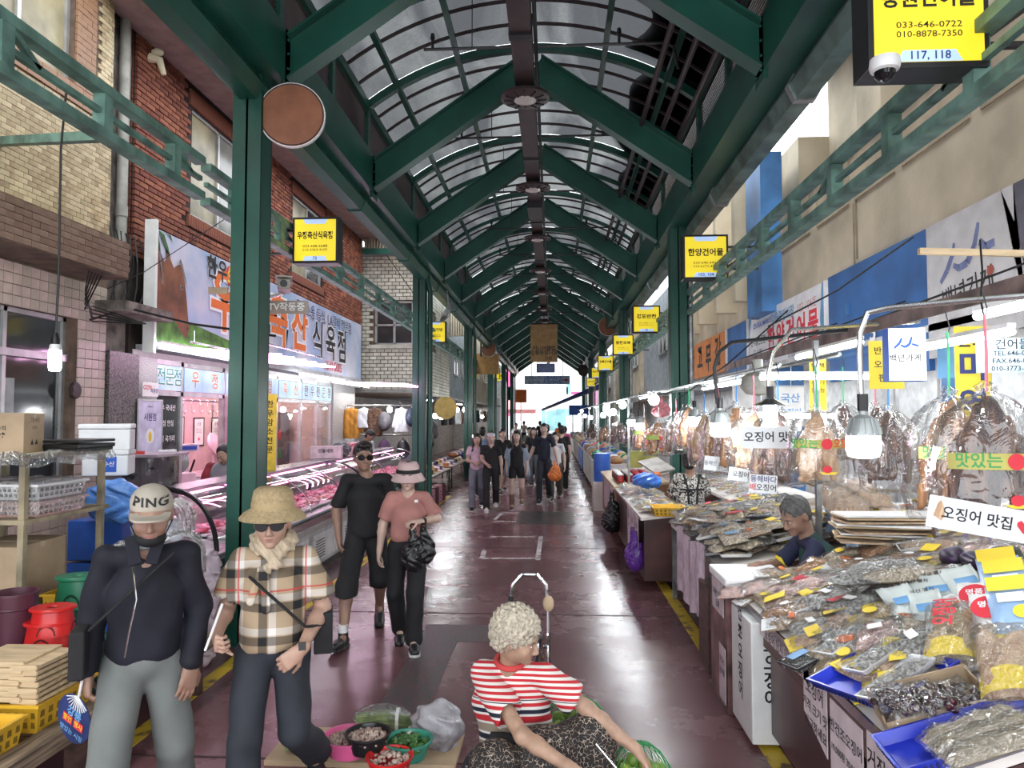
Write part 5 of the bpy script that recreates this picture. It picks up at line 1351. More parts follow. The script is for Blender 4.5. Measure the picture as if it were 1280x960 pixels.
far_person('person in a pink top far down the aisle',P_(706,27),27,1.6,R(160),PINKI,DNAVY,back=True)
far_person('person in grey top far down the aisle',P_(662,24),24,1.62,R(0),GREYT,BLACKC)
far_person('person in black top in the middle distance',P_(667,21),21,1.66,R(10),BLACKC,GJEAN,long_hair=True)
far_person('person in dark top farther behind the tall man',P_(684,23),23,1.72,R(180),DNAVY,BLACKC,back=True)
far_person('person in white top in the bright street',P_(645,35),35,1.65,R(0),WHT,DNAVY)
far_person('person in orange top in the bright street',P_(699,37),37,1.65,R(180),ORI,DNAVY,back=True)
far_person('person in navy top near the far mouth',P_(675,42),42,1.7,R(180),DNAVY,BLACKC,back=True)
far_person('person in beige top near the far mouth',P_(655,48),48,1.65,R(180),CAPG,BLACKC,back=True)
# butcher behind the case, and a man in white shirt at the second case
J=J_with(J_stand(1.66,0.165),head=(0.04,-0.09,1.5),hrot=(R(30),0,R(-30)),elL=(-0.22,-0.08,1.10),wrL=(-0.28,-0.28,0.92))
t,g,T,hs,hr=person('butcher in dark red shirt and grey apron behind the meat case',(-4.32,9.25,0),R(10),J,SKIN,1.05,h=0.007,hands=dict(L=dict(curl=0.5)))
shirt(t,g,M('dark_red_tee',(0.22,0.02,0.03),.85),0.8,Vector((0,0.01,0.95)),0.02,'t_shirt',h=0.008);trousers(t,g,BLACKC,0.02,h=0.01)
F=Field(0.008);F.cone((0,-0.03,1.28),(0,-0.03,0.6),0.125,0.15,0.03,((1,0,0),1.15));F.cut((0,-0.03,1.2),(0,1,0));obj('apron',F.mesh('apron',folds(0.004)),M('grey_apron',(0.25,0.24,0.27),.8),t)
F=Field(0.006);cap_hair(F,T,hs,Euler(hr).to_matrix());F.cut(T(0,-0.062,0.045),(0,-1,-0.7));obj('hair',F.mesh('hair'),HAIRB,t);face_bits(t,T,hs,hr)
for S in 'L':obj('glove',MB().ell(g['wrL']+Vector((-.03,-0.06,-0.07)),(0.05,0.06,0.08)),BLACKC,t,smooth=True)
for S in 'LR':shoe(t,g['an'+S],(0,-1,0))
far_person('man in checked white shirt and dark vest leaning by the second meat case',-4.2,16.0,1.72,R(40),WHT,DNAVY,skin=SKINT,J=dict(hrot=(R(35),0,R(40)),head=(0.06,-0.1,1.56)))
# LEFT SIDE
# kitchenware stall nearest the camera
pf=thing('timber_platform','low weathered timber platform of the kitchenware stall','platform',(-2.5,2.2,0))
obj('edge_beam',MB().box(-0.13,0,0,3.1,0.3,0.39),WOOD,pf,bevel=0.006)
for k in range(9):obj('plank',MB().box(-2.3,-0.135,0.02+k*0.345,0.35+k*0.345,0.34,0.372),WOODD,pf)
for y in(0.3,1.6,2.9):
 for x in(-0.12,-2.2):obj('leg',MB().box(x,x+0.08,y,y+0.08,0,0.3),WOODD,pf)
def tub(name,label,cat,loc,w,l,h,mat,rz=0,slots=7,group=None,taper=0.88,solid=True):
 """open plastic basket with slotted walls"""
 t=thing(name,label,cat,loc,rz,group)
 mb=MB();th=0.006
 def ring(k,ins,z):return[(-w/2*k+ins,-l/2*k+ins,z),(w/2*k-ins,-l/2*k+ins,z),(w/2*k-ins,l/2*k-ins,z),(-w/2*k+ins,l/2*k-ins,z)]
 mb.loft([ring(taper,0,0),ring(1,0,h),ring(1,th,h),ring(taper,th,0.008)],caps=True)
 obj('basket_wall',mb,mat,t)
 rm_=MB();rm_.loft([ring(1.0,-0.012,h-0.012),ring(1.0,-0.012,h+0.004),ring(1.0,0.004,h+0.004),ring(1.0,0.004,h-0.012)],caps=False)
 obj('rim',rm_,mat,t)
 sl=MB();dk=M('slot_shadow_'+mat.name,tuple(c*0.25 for c in mat.node_tree.nodes['Color Ramp'].color_ramp.elements[1].color[:3]),0.6)
 for k in range(slots):
  for r in(0,1):
   u=-0.42+0.84*k/(slots-1);zc=h*(0.3+0.35*r);kk=taper+(1-taper)*zc/h
   for sy in(-1,1):sl.bbox((u*w*kk,sy*(l/2*kk+0.0005),zc),(w*0.06,0.004,h*0.22))
   for sx in(-1,1):sl.bbox((sx*(w/2*kk+0.0005),u*l*kk,zc),(0.004,l*0.06,h*0.22))
 obj('slots',sl,dk,t,kind='stuff')
 return t
def stool(label,loc,w,h,mat,rz=0,group=None,dz=0):
 t=thing('plastic_stool',label,'stool',loc,rz,group)
 mb=MB();mb.lathe([(w*0.5,0),(w*0.42,h*0.86),(w*0.5,h*0.9),(w*0.5,h*0.96),(w*0.47,h),(0.04,h*0.985),(0.035,h*0.93),(w*0.38,h*0.93),(w*0.46,0.0)],28,sy=0.8)
 obj('seat',mb,mat,t,smooth=True)
 ar=MB()
 dk=M('stool_opening_'+mat.name,tuple(c*0.18 for c in mat.node_tree.nodes['Color Ramp'].color_ramp.elements[1].color[:3]),0.6)
 for a in(R(-90),R(0),R(90),R(180)):
  pts=[]
  for k in range(9):
   b_=PI*k/8;da=0.42*math.cos(b_);z=h*(0.06+0.42*math.sin(b_));r_=w*(0.5-0.08*z/h)+0.002
   pts.append((r_*math.cos(a+da),r_*0.8*math.sin(a+da),z))
  ar.add(pts,[tuple(range(9))])
 obj('leg_opening',ar,dk,t)
 return t
def wld(px,py,z):return at(px,py,Z=z)
tub('basket','yellow slotted plastic basket at the bottom left corner with white cups','basket',(-2.75,3.3,0.375),0.26,0.4,0.14,PLYEL)
for k in range(4):solo('white_cup','small white ring-handled cup in the corner yellow basket','cup',MB().lathe([(0.02,0),(0.028,0.05),(0.025,0.05),(0.018,0.004)],14).tube([(0.026,0,0.04),(0.045,0,0.035),(0.04,0,0.015),(0.024,0,0.012)],0.004,6),WHITEP,(-2.80+0.07*(k%2),3.22+0.12*(k//2),0.46),group='white cups in the corner basket',smooth=True,rz=k)
tub('basket','yellow slotted plastic basket holding the stack of pale wooden lids','basket',(-2.78,3.82,0.375),0.32,0.46,0.15,PLYEL)
for k in range(7):
 for j in range(2):
  w_=thing('wooden_lid','x','lid',(-2.87+0.17*j+rnd.uniform(-.008,.008),3.74+rnd.uniform(-.01,.01),0.54+0.029*k-0.012*j),rnd.uniform(-.04,.04),'pale wooden lids in the yellow basket')  # each piece is a wooden box lid
  w_['label']=f'{["lowest", "second lowest", "third from the bottom", "middle", "third from the top", "second from the top", "topmost"][k]} pale wooden lid of the {["left", "right"][j]} pile in the yellow basket'
  obj('lid_board',MB().box(-0.155+.08*j,0.155-.08*j,-0.15,0.15,0.004,0.022),WOODL,w_)
  obj('lid_batten',MB().box(-0.15+.08*j,0.15-.08*j,-0.152,-0.13,0,0.026),WOODL,w_)
gcr=tub('crate','dark green plastic crate carrying the red stools','crate',(-2.86,4.2,0.375),0.34,0.42,0.27,M('dark_green_crate',(0.02,0.06,0.045),0.5),0.0)
obj('crate_top',MB().box(-0.165,0.165,-0.2,0.2,0.262,0.27),M('dark_green_crate',(0.02,0.06,0.045),0.5),gcr)
p=wld(38,833,0.65)
stool('lower red plastic stool on the green crate',(-2.95,4.12,0.648),0.27,0.155,PLRED,0.2,'red stools')
stool('upper red plastic stool with ridged oval seat',(-2.93,4.12,0.725),0.25,0.16,PLRED,0.25,'red stools')
for k in range(3):stool(['lowest dark green stool behind the red stools','middle dark green stool behind the red stools','topmost green plastic stool with round hole behind the red ones'][k],(-3.12,4.62,0.375+0.19*k),0.27,0.2,PLGREEN,0.1*k,'green stools')
for k in range(2):stool(['lower green stool under the blue stool','second green stool directly under the blue stool'][k],(-2.78,4.62,0.375+0.09*k),0.27,0.16,PLGREEN,0.3,'green stools under the blue one')
stool('lower bright blue plastic stool beside the green stool',(-2.78,4.62,0.62),0.27,0.17,PLBLUE,0.3,'blue stools')
stool('upper bright blue plastic stool with arched openings',(-2.78,4.62,0.72),0.25,0.22,PLBLUE,0.3,'blue stools')
for k in range(3):stool('blue or green small stool in the pile behind the man in the cap',(-2.68,4.95,0.375+0.1*k),0.2,0.12,[PLBLUE,PLGREEN,PLBLUE][k],0.1,'small stools pile')
def bucket(label,loc,r,h,mat):return solo('bucket',label,'bucket',MB().lathe([(r*0.8,0),(r,h),(r*1.06,h),(r*1.06,h+0.012),(r*0.97,h+0.012),(r*0.77,0.01),(0.001,0.01)],24).lathe([(r*0.95,h*0.7),(r*1.02,h*0.72),(r*0.96,h*0.75)],24),mat,loc,smooth=True)
bucket('dark plastic bucket at the left edge under the maroon one',(-3.14,4.12,0.375),0.12,0.28,PLBLACK)
bucket('maroon plastic bucket at the left edge of the kitchenware stall',(-3.18,4.14,0.67),0.12,0.28,PLMAR)
yb=tub('basket','orange yellow slotted basket behind the maroon bucket','basket',(-3.25,4.75,0.62),0.24,0.24,0.2,PLYEL);solo('wooden_box','dark wooden box under the orange yellow basket','box',MB().box(-0.13,0.13,-0.13,0.13,0,0.24),WOODD,(-3.25,4.85,0.375))
solo('yellow_board','small yellow plastic board leaning behind the blue stool','board',MB().box(-0.08,0.08,-0.01,0.01,0,0.12),PLYEL,(-2.80,5.0,0.86),rot=(R(-15),0,0.3),bevel=0.01)
def wire_cover(label,loc,w,h,rz):
 t=thing('wire_food_cover',label,'cover',loc,rz,'film wrapped wire food covers')
 mb=MB()
 for k in range(5):
  y=-w*0.3+w*0.15*k
  mb.tube([(w*0.5*math.cos(a),y,h*math.sin(a)**0.6 if math.sin(a)>0 else 0)for a in[PI*j/12 for j in range(13)]],0.004,5)
 mb.tube([(-w*.5,-w*.3,0.0),(-w*.5,w*.3,0.0)],0.004,5).tube([(w*.5,-w*.3,0),(w*.5,w*.3,0)],0.004,5)
 obj('wire_frame',mb,STEEL,t,smooth=True)
 mb=MB()
 def f_(u,v):
  a=PI*u;n_=0.012*math.sin(31*u+9*v+w*50)+0.01*math.cos(17*v+5*u)
  return((w*.53+n_)*math.cos(a),-w*.34+w*.68*v,(h+.012+n_)*max(0,math.sin(a))**0.6)
 mb.grid(18,10,f_);obj('film',mb,CLEARM,t,smooth=True)
 return t
sb=solo('cardboard_stack','cardboard carton standing under the wire covers','box',MB().box(-0.35,0.35,-0.25,0.25,0,0.42),CARD,(-3.15,5.25,0.375),bevel=0.004)
wire_cover('front wire food cover under crinkled film',(-3.02,5.1,0.80),0.34,0.30,0.1)
wire_cover('second wire food cover under film, behind the front one',(-2.80,5.32,0.82),0.32,0.30,0.4)
wire_cover('upper wire food cover leaning on the others',(-2.93,5.4,1.12),0.30,0.22,-0.2)
wire_cover('flat wire food cover lying in front of the others',(-3.0,4.86,0.79),0.36,0.14,0.6)
rk=thing('wooden_rack','wooden shelf rack draped with film on the left, holding baskets','rack',(-3.8,4.9,0))
for x in(-0.38,0.38):
 for y in(-0.4,0.4):obj('post',MB().box(x-.02,x+.02,y-.02,y+.02,0.375,1.74),M('pale_rack_wood',(0.36,0.3,0.2),0.7,var=0.2),rk)
for z in(0.7,1.3,1.72):obj('shelf',MB().box(-0.42,0.42,-0.44,0.44,z,z+0.03),M('pale_rack_wood',(0.36,0.3,0.2),0.7),rk)
mb=MB();mb.grid(24,12,lambda u,v:(-0.44+0.9*u,-0.46+0.0*v-0.02*math.sin(20*u),1.76-0.09*v-0.015*math.sin(13*u))if v<2 else 0)
mb.grid(24,12,lambda u,v:(0.44+0.015*math.sin(23*u+4*v),-0.46+0.92*u,1.765-0.09*v-0.012*math.sin(17*u)))
obj('film_drape',mb,CLEARM,rk,smooth=True)
def carton(label,loc,w,l,h,mat=CARD,rz=0,text=None,group=None,name='carton',tcol=BLACK,tsize=0.05,lid=True):
 t=thing(name,label,'box',loc,rz,group)
 obj('box_body',MB().box(-w/2,w/2,-l/2,l/2,0,h),mat,t,bevel=0.004)
 if lid:obj('tape',MB().box(-w/2-.001,w/2+.001,-0.025,0.025,h-0.04,h+0.0012),M('packing_tape',(0.5,0.4,0.28),0.3),t)
 if text:
  mb=MB()
  for i,ln in enumerate(text):add_text(mb,ln,tsize,0,h*0.62-i*tsize*1.3,-l/2-0.002,0.02,fit=None)
  obj('box_print',mb,tcol,t)
 return t
b1=carton('brown cardboard carton with small dark print on top of the rack',(-3.72,4.72,1.75),0.34,0.3,0.27,CARD,R(14),['취급주의','▲▲  ☂'],tsize=0.035)
mb=MB();add_text(mb,'▲ ▲',0.05,0,0.07,0);add_text(mb,'그릇세트',0.04,0.0,0.22,0);add_text(mb,'20 EA',0.03,0,0.17,0)
obj('box_print',mb,BLACK,b1,loc=(0.1715,0,0),rot=(0,0,R(90)))
solo('black_tray','stack of black plastic trays beside the carton on the rack','tray',MB().box(-0.14,0.14,-0.2,0.2,0,0.02).box(-0.15,0.15,-0.21,0.21,0.02,0.05).box(-0.15,0.15,-0.21,0.21,0.06,0.08),PLBLACK,(-3.47,5.1,1.75),bevel=0.006)
for k,(x,y,m_,lb)in enumerate([(-3.9,4.75,WHITEP,'lower white'),(-3.9,4.75,WHITEP,'upper white'),(-3.53,4.8,PLPINK,'lower pinkish'),(-3.53,4.8,WHITEP,'upper pale')]):
 tt=tub('flat_basket',f'{lb} flat slotted basket wrapped in film on the rack shelf','basket',(x,y,1.332+0.115*(k%2)),0.33,0.5,0.1,M('pale_pink_plastic',(0.6,0.38,0.34),0.4)if 'pink' in lb else WHITEP,0,9,'flat baskets on the rack')
for x in(-3.9,-3.53):
 mb=MB();mb.grid(14,14,lambda u,v:(-0.19+0.38*u,-0.27+0.54*v,0.235*(1 if 0.02<u<0.98 and 0.02<v<0.98 else 0.1)+0.008*math.sin(19*u+7*v)))
 solo('plastic_sheet','crinkled film over the baskets on the rack'+(' at the left' if x<-3.6 else ' at the right'),'film',mb,CLEARM,(x,4.78,1.335),smooth=True)
carton('flat tied cardboard carton on the lower rack shelf',(-3.65,4.72,0.735),0.4,0.5,0.42,CARD,0.05,None)
carton('second cardboard carton at the left of the lower rack shelf',(-4.05,4.8,0.735),0.3,0.5,0.38,CARD,0,None)
def heap(name,label,loc,r,mat,seed=0,cat='bag',amp=0.02):
 F=Field(0.012);F.ell((0,0,r[2]),r,0.02);F.ell((r[0]*0.4,-r[1]*0.3,r[2]*0.7),(r[0]*0.6,r[1]*0.6,r[2]*0.7),0.05)
 o=obj(name,F.mesh(name,lambda X,Y,Z:amp*np.sin(30*X+4*np.sin(20*Z+seed))*np.sin(28*Y+15*Z+seed)),mat,None,loc=loc)
 return tag(o,label,cat)
solo('plastic_crate','blue plastic crate stack under the styrofoam boxes','crate',MB().box(-0.24,0.24,-0.2,0.2,0,0.36).box(-0.24,0.24,-0.2,0.2,0.38,0.74).box(-0.24,0.24,-0.2,0.2,0.76,1.1),PLBLUE,(-3.92,6.2,0),bevel=0.01)
heap('plastic_bag','blue translucent plastic bag heap under the styrofoam boxes',(-3.72,5.95,1.1),(0.25,0.16,0.18),M('blue_bag_film',(0.12,0.3,0.75),0.25,bump=0.7,bscale=20),1)
heap('plastic_bag','milky plastic bag heap behind the wire covers',(-3.3,5.9,0.9),(0.22,0.16,0.14),M('milky_bag_film',(0.55,0.55,0.62),0.25,bump=0.7,bscale=20),2)
solo('plastic_crate','dark crate stack behind the wire covers','crate',MB().box(-0.2,0.2,-0.2,0.2,0,0.44).box(-0.2,0.2,-0.2,0.2,0.46,0.9),PLBLACK,(-3.3,5.9,0),bevel=0.01)
heap('plastic_bag','pinkish clear plastic bag heap behind the man in the cap',(-2.86,5.75,0.0),(0.18,0.2,0.5),M('pinkish_bag_film',(0.6,0.5,0.58),0.22,bump=0.7,bscale=20),4)
def foam_box(label,loc,w,l,h,rz=0,sticker=False,group=None):
 t=thing('styrofoam_box',label,'box',loc,rz,group)
 obj('box_body',MB().box(-w/2,w/2,-l/2,l/2,0,h*0.8),FOAM,t,bevel=0.012)
 obj('lid',MB().box(-w/2-.006,w/2+.006,-l/2-.006,l/2+.006,h*0.81,h),FOAM,t,bevel=0.012)
 if sticker:obj('sticker',MB().box(-0.03,0.09,-l/2-.003,-l/2,h*0.15,h*0.75),BLUEI,t)
 return t
fb=foam_box('lower white styrofoam box with blue sticker by the granite pier',(-3.93,6.2,1.48),0.36,0.3,0.22,R(20),True,'styrofoam boxes')
mb=MB();add_text(mb,'수산',0.05,0.03,0.1,-0.1545,0.02);obj('sticker_print',mb,WHITEI,fb)
foam_box('upper white styrofoam box by the granite pier',(-3.95,6.2,1.70),0.40,0.32,0.23,R(24),False,'styrofoam boxes')
bcn=thing('draped_counter','tall counter covered with dark glossy plastic sheet at the shop corner','counter',(-4.34,7.35,0))
def blk():
 mb=MB();mb.grid(30,16,lambda u,v:((0.36+0.02*math.sin(24*u+3*v))*math.copysign(abs(math.cos(2*PI*u))**0.5,math.cos(2*PI*u)),(0.3+0.02*math.sin(31*u))*math.copysign(abs(math.sin(2*PI*u))**0.5,math.sin(2*PI*u)),1.58*v));return mb
obj('plastic_drape',blk(),M('dark_glossy_sheet',(0.022,0.02,0.024),0.16,var=0.0,col2=(0.11,0.09,0.1),thr=(0.55,0.62),scale=7,bump=0.8,bscale=6),bcn,smooth=True,ang=180)
obj('counter_top',MB().box(-0.38,0.38,-0.32,0.32,1.58,1.61),M('pinkish_counter_top',(0.5,0.4,0.46),0.3),bcn,bevel=0.006)
solo('red_marker','small red and white item lying on the draped counter','marker',MB().box(-0.08,0.08,-0.015,0.015,0,0.03),PLRED,(-4.25,7.15,1.611),rz=0.2)
# meat shop front and interior
ms=facade('wall_left')
XS=-5.0
obj('shop_floor',MB().box(-7.5,-4.95,8.3,16.3,0.0,0.08),M('shop_floor_tile',(0.35,0.3,0.3),0.4),ms)
obj('shop_back_wall',MB().box(-6.8,-6.7,8.3,16.3,0,2.8),PINKW,ms)
obj('shop_side_wall',MB().box(-7,-5.02,16.2,16.3,0,2.8).box(-7,-5.02,8.75,8.85,0,2.8),PINKW,ms)
obj('shop_ceiling',MB().box(-7.5,-5.0,8.3,18.5,2.72,2.8),WHITE,ms)
obj('fascia_soffit',MB().box(-5.0,-4.7,8.35,17.6,2.80,2.86),M('grey_soffit',(0.4,0.4,0.42),0.6),ms)
obj('pink_pillar',MB().box(-5.05,-4.95,10.65,11.3,0,2.3),M('pink_wall_paint',(0.62,0.35,0.45),0.7),ms)
obj('granite_pier',MB().box(-5.2,-4.93,15.95,17.7,0,2.75),GRANITEL,ms)
obj('shop_wall_low',MB().box(-5.05,-4.97,9.4,10.65,0,0.9),PINKW,ms)
fr=MB()
for y in(8.72,9.4,10.62,11.3,12.75,14.0,15.0,15.95):fr.box(-5.03,-4.97,y-.035,y+.035,0,2.72)
fr.box(-5.03,-4.97,8.7,16,2.26,2.32).box(-5.03,-4.97,8.7,16,2.66,2.72)
obj('shopfront_frame',fr,ALU,ms)
gl=obj('shop_glass',MB().box(-5.005,-4.995,8.75,9.37,0.1,2.26),GLASSD,ms)
for(a,b_)in((13.0,13.95),(14.05,14.95),(15.05,15.9)):obj('sliding_glass',MB().box(-5.005,-4.995,a,b_,0.1,2.26),GLASS,ms)
obj('orange_lit_door',MB().box(-5.1,-5.06,11.35,13.0,0.1,2.2),M('orange_lit_tone',(0.55,0.12,0.04),0.6),ms)  # orange light on the door is put into its colour
bandt=[(8.75,9.36,'전문점',M('teal_print',(0.02,0.25,0.22),.6)),(9.44,10.6,'우정',ORI),(10.68,11.28,'축',ORI),(12.0,12.72,'정',ORI),(12.8,13.95,'축산',ORI),(14.05,15.9,'한우전문점',BLACK)]
for k,(a,b_,tx,col)in enumerate(bandt):
 pn=obj('sign_panel',MB().box(-5.0,-4.96,a,b_,2.33,2.65),M('sky_print_panel',(0.28,0.45,0.72),0.4,var=0.0,col2=(0.55,0.7,0.85),scale=2.5,emit=0.25),ms)
 n_=len(tx)
 for q,s_ in(((0.03),WHITEI),(0.0,col)):
  mb=MB()
  for i,ch in enumerate(tx):add_text(mb,ch,0.25,(i+0.5)*(b_-a)/n_,0.0,-0.004 if q else-0.006,0.045 if q else 0.0)
  obj('sign_lettering',mb,s_,ms,loc=(-4.96,a,2.49),rot=(0,0,R(90)))
def sheet(name,label,cat,loc,w,h,mat,rz,texts=(),frame=None,th=0.006,group=None,rot=None):
 """flat printed sheet; texts: (string, size, x, z, material, bold)"""
 t=thing(name,label,cat,loc,rz,group,rot)
 obj('panel',MB().box(-w/2,w/2,0,th,-h/2,h/2),mat,t)
 if frame:
  mb=MB();q=0.02;mb.box(-w/2-q,w/2+q,-0.006,th,h/2,h/2+q).box(-w/2-q,w/2+q,-0.006,th,-h/2-q,-h/2).box(-w/2-q,-w/2,-0.006,th,-h/2,h/2).box(w/2,w/2+q,-0.006,th,-h/2,h/2)
  obj('frame',mb,frame,t)
 groups_={}
 for(s_,sz,x,z,m_,bo)in texts:
  groups_.setdefault(m_.name,[m_,MB()]);add_text(groups_[m_.name][1],s_,sz,x,z,-0.002,bo)
 for m_,mb in groups_.values():obj('lettering',mb,m_,t)
 return t
EAST,WEST=R(90),R(-90)
ps=sheet('poster','white and green poster with a gold emblem beside the shop door','poster',(-4.84,8.42,1.78),0.5,0.8,M('pale_lilac_paper',(0.62,0.62,0.78),0.5),EAST,[('시원점',0.1,0,0.2,NAVYI,0.02),('MARKET',0.03,0,0.33,NAVYI,0.01)],ALU)
mb=MB();flat(mb,ellipse_pts(0,-0.02,0.09,0.09),-0.002);obj('emblem',mb,WHITEI,ps);mb=MB();flat(mb,ellipse_pts(0,-0.03,0.035,0.06),-0.004);obj('emblem',mb,YELI,ps)
mb=MB();frect(mb,-0.25,0.25,-0.4,-0.24,-0.002);obj('poster_band',mb,GREENI,ps);mb=MB();add_text(mb,'소상공인 지원',0.05,0,-0.29,-0.004,0.02);add_text(mb,'우수점포 인증',0.05,0,-0.36,-0.004,0.02);obj('lettering',mb,WHITEI,ps)
sheet('notice','small red and white notice above the white and green poster','notice',(-4.86,8.45,2.32),0.34,0.17,PAPER,EAST,[('CCTV',0.07,-0.07,0.02,REDI,0.03),('작동중',0.06,0.08,-0.02,NAVYI,0.02)])
dr=MB();add_text(dr,'한우 국내산',0.09,0,0.5,0,0.01);add_text(dr,'등심 안심',0.09,0,0.3,0,0.01);add_text(dr,'갈비 국거리',0.09,0,0.1,0,0.01);add_text(dr,'택배 됩니다',0.08,0,-0.15,0,0.01)
o=obj('door_lettering',dr,WHITEI,ms,loc=(-4.99,9.06,1.6),rot=(0,0,EAST))
for k,(y,z)in enumerate([(12.55,1.72),(13.3,1.7),(14.0,1.7),(12.1,1.85)]):
 sheet('certificate',['framed certificate with dark frame on the shop back wall, leftmost','framed certificate in the middle of the shop back wall','framed certificate with dark frame near the pink pillar','plain certificate sheet pinned at the left of the back wall'][k],'certificate',(-6.69,y,z),0.36,0.5,PAPER,EAST,[('상 장',0.07,0,0.14,BLACK,0.01),('위 점포는 우수',0.03,0,0.04,BLACK,0),('점포로 선정되어',0.03,0,-0.01,BLACK,0),('●',0.08,0,-0.14,REDI,0)],BLACKMETAL if k<3 else None,group='certificates on the shop back wall')
hk=thing('hook_rail','steel rail with meat hooks and knives under the pink lamps','rail',(-5.9,11.6,2.25))
obj('rail',MB().tube([(0,-1.6,0),(0,1.6,0)],0.014,8),STEEL,hk)
for k in range(12):
 y=-1.5+0.27*k;obj('hook',MB().tube([(0,y,0.02),(0.02,y,0.0),(0.0,y,-0.16),(0.03,y+.02,-0.22),(0.06,y,-0.17)],0.006,6),CHROME,hk,smooth=True)
for k,y in enumerate((12.2,12.45,12.7)):
 solo('knife','kitchen knife hanging on the rail in the meat shop','knife',MB().box(-0.004,0.004,-0.02,0.02,-0.3,-0.12).box(-0.012,0.012,-0.014,0.014,-0.12,0),STEEL,(-5.9,y,2.2),group='knives on the hook rail')
wc=thing('work_counter','pinkish steel work counter inside the meat shop','counter',(-5.5,9.2,0.08))
obj('top',MB().box(-0.35,0.35,0,4.4,0.86,0.9),STEEL,wc);obj('body',MB().box(-0.33,0.33,0.03,4.37,0,0.86),M('pinkish_panel',(0.6,0.45,0.5),0.4),wc)
def scale_(label,loc,rz):
 t=thing('weighing_scale',label,'scale',loc,rz)
 obj('base',MB().box(-0.17,0.17,-0.17,0.17,0,0.1),WHITEP,t,bevel=0.01);obj('pan',MB().box(-0.19,0.19,-0.16,0.16,0.11,0.125),STEEL,t,bevel=0.004)
 obj('display_pole',MB().box(-0.02,0.02,0.14,0.17,0.1,0.5),WHITEP,t);d_=obj('display',MB().box(-0.17,0.17,0.12,0.18,0.48,0.6),WHITEP,t,bevel=0.008)
 obj('screen',MB().box(-0.12,0.12,0.112,0.12,0.51,0.57),BLUEI,d_)
scale_('white weighing scale with blue display at the left of the counter',(-4.7,8.62,0.98),R(60));scale_('second weighing scale with blue display by the pink pillar',(-5.35,10.5,0.98),R(60))
solo('side_cabinet','pale cabinet under the scale beside the meat case','cabinet',MB().box(-0.2,0.2,-0.22,0.22,0,0.98),WHITEP,(-4.7,8.62,0),bevel=0.01)
sl=thing('meat_slicer','pinkish meat slicer with round blade behind the case','slicer',(-5.35,9.9,0.98),R(60))
obj('body',MB().box(-0.25,0.25,-0.2,0.2,0,0.22),M('pinkish_enamel',(0.7,0.55,0.6),0.3),sl,bevel=0.02);obj('blade',MB().lathe([(0.001,0),(0.16,0),(0.17,0.01),(0.001,0.03)],28,c=(0,0,0),mx=Matrix.Translation((0,-0.1,0.38))@Matrix.Rotation(R(70),4,'X')),STEEL,sl,smooth=True)
obj('handle',MB().tube([(0.2,-0.1,0.2),(0.24,-0.15,0.4)],0.015,8),BLACKMETAL,sl,smooth=True)
fn=thing('wall_fan','round pinkish fan standing behind the meat counter','fan',(-6.2,12.9,0.98))
obj('fan_pole',MB().tube([(0,0,0),(0,0,0.35)],0.02,8),WHITEP,fn);obj('fan_head',MB().lathe([(0.001,-0.04),(0.2,-0.03),(0.22,0),(0.2,0.03),(0.001,0.05)],24,mx=Matrix.Translation((0,0,0.5))@Matrix.Rotation(R(75),4,'Y')),M('pinkish_enamel',(0.7,0.55,0.6),0.3),fn,smooth=True)
solo('back_cabinet','low cabinet along the shop back wall','cabinet',MB().box(-0.25,0.25,-2.2,1.2,0,0.9),M('pinkish_panel',(0.6,0.45,0.5),0.4),(-6.4,12.6,0.08))
fz=MB().box(-0.3,0.3,-0.9,0.9,0,2.0)
solo('drinks_fridge','dark fridge with bright bottles behind the sliding glass','fridge',fz,GLASSD,(-6.2,15.0,0.08))
for k in range(5):
 for j in range(4):solo('bottle','small coloured bottle row in the shop fridge front','bottle',MB().lathe([(0.03,0),(0.03,0.14),(0.012,0.19),(0.012,0.22)],10),[BLUEI,WHITEI,GREENI,REDI][(k+j)%4],(-5.85,14.3+0.22*k,0.3+0.4*j),group='bottles at the fridge')
def tube_lamp(a,b_,label,mat=LEDP,group=None,r=0.016,housing=True):
 a,b_=Vector(a),Vector(b_);t=thing('tube_lamp',label,'lamp',a,0,group);d=b_-a
 obj('tube',MB().tube([(0,0,0),d],r,8),mat,t,smooth=True)
 if housing:obj('housing',MB().bar(Vector((0,0,r*1.6)),d+Vector((0,0,r*1.6)),r*2.2,r*1.2),WHITEP,t)
 return t
for k in range(6):
 y=8.2+0.42*k
 tube_lamp((-4.4,y,2.80-0.0*k),(-3.2,y+0.12,2.72),f'pink-white tube lamp over the meat case, number {k + 1} from the camera',LEDP,'pink tube lamps over the first meat case',.013,False)
for x in(-4.2,-3.4):obj('hanging_frame',MB().tube([(x,8.1,2.86),(x,10.5,2.86)],0.012,6).tube([(x,8.2,2.86),(x,8.2,3.0)],0.008,5),STEEL,ms)
for k in range(5):
 y=13.2+0.32*k
 tube_lamp((-4.1,y,2.63),(-2.75,y+0.1,2.60),f'pink-white tube lamp over the second meat case, number {k + 1} from the camera',LEDP,'pink tube lamps over the second meat case',.013,False)
tube_lamp((-4.62,8.2,2.84),(-4.62,9.7,2.84),'white tube lamp under the near end of the meat shop sign',LEDS,None,0.022)
tube_lamp((-4.62,9.9,2.84),(-4.62,11.4,2.84),'white tube lamp under the middle of the meat shop sign',LEDS,None,0.022)
tube_lamp((-4.5,12.6,2.75),(-4.3,14.6,2.72),'white tube lamp right of the post under the meat shop sign',LEDS,None,0.022)
tube_lamp((-4.45,15.0,2.72),(-4.3,16.6,2.68),'white tube lamp at the far end of the meat shop sign',LEDS,None,0.022)
for y in(9.6,10.9):tube_lamp((-5.4,y,2.45),(-5.4,y+1.1,2.45),'pink tube lamp inside the meat shop '+('near the door' if y<10 else 'near the pink pillar'),LEDC,None,0.02)
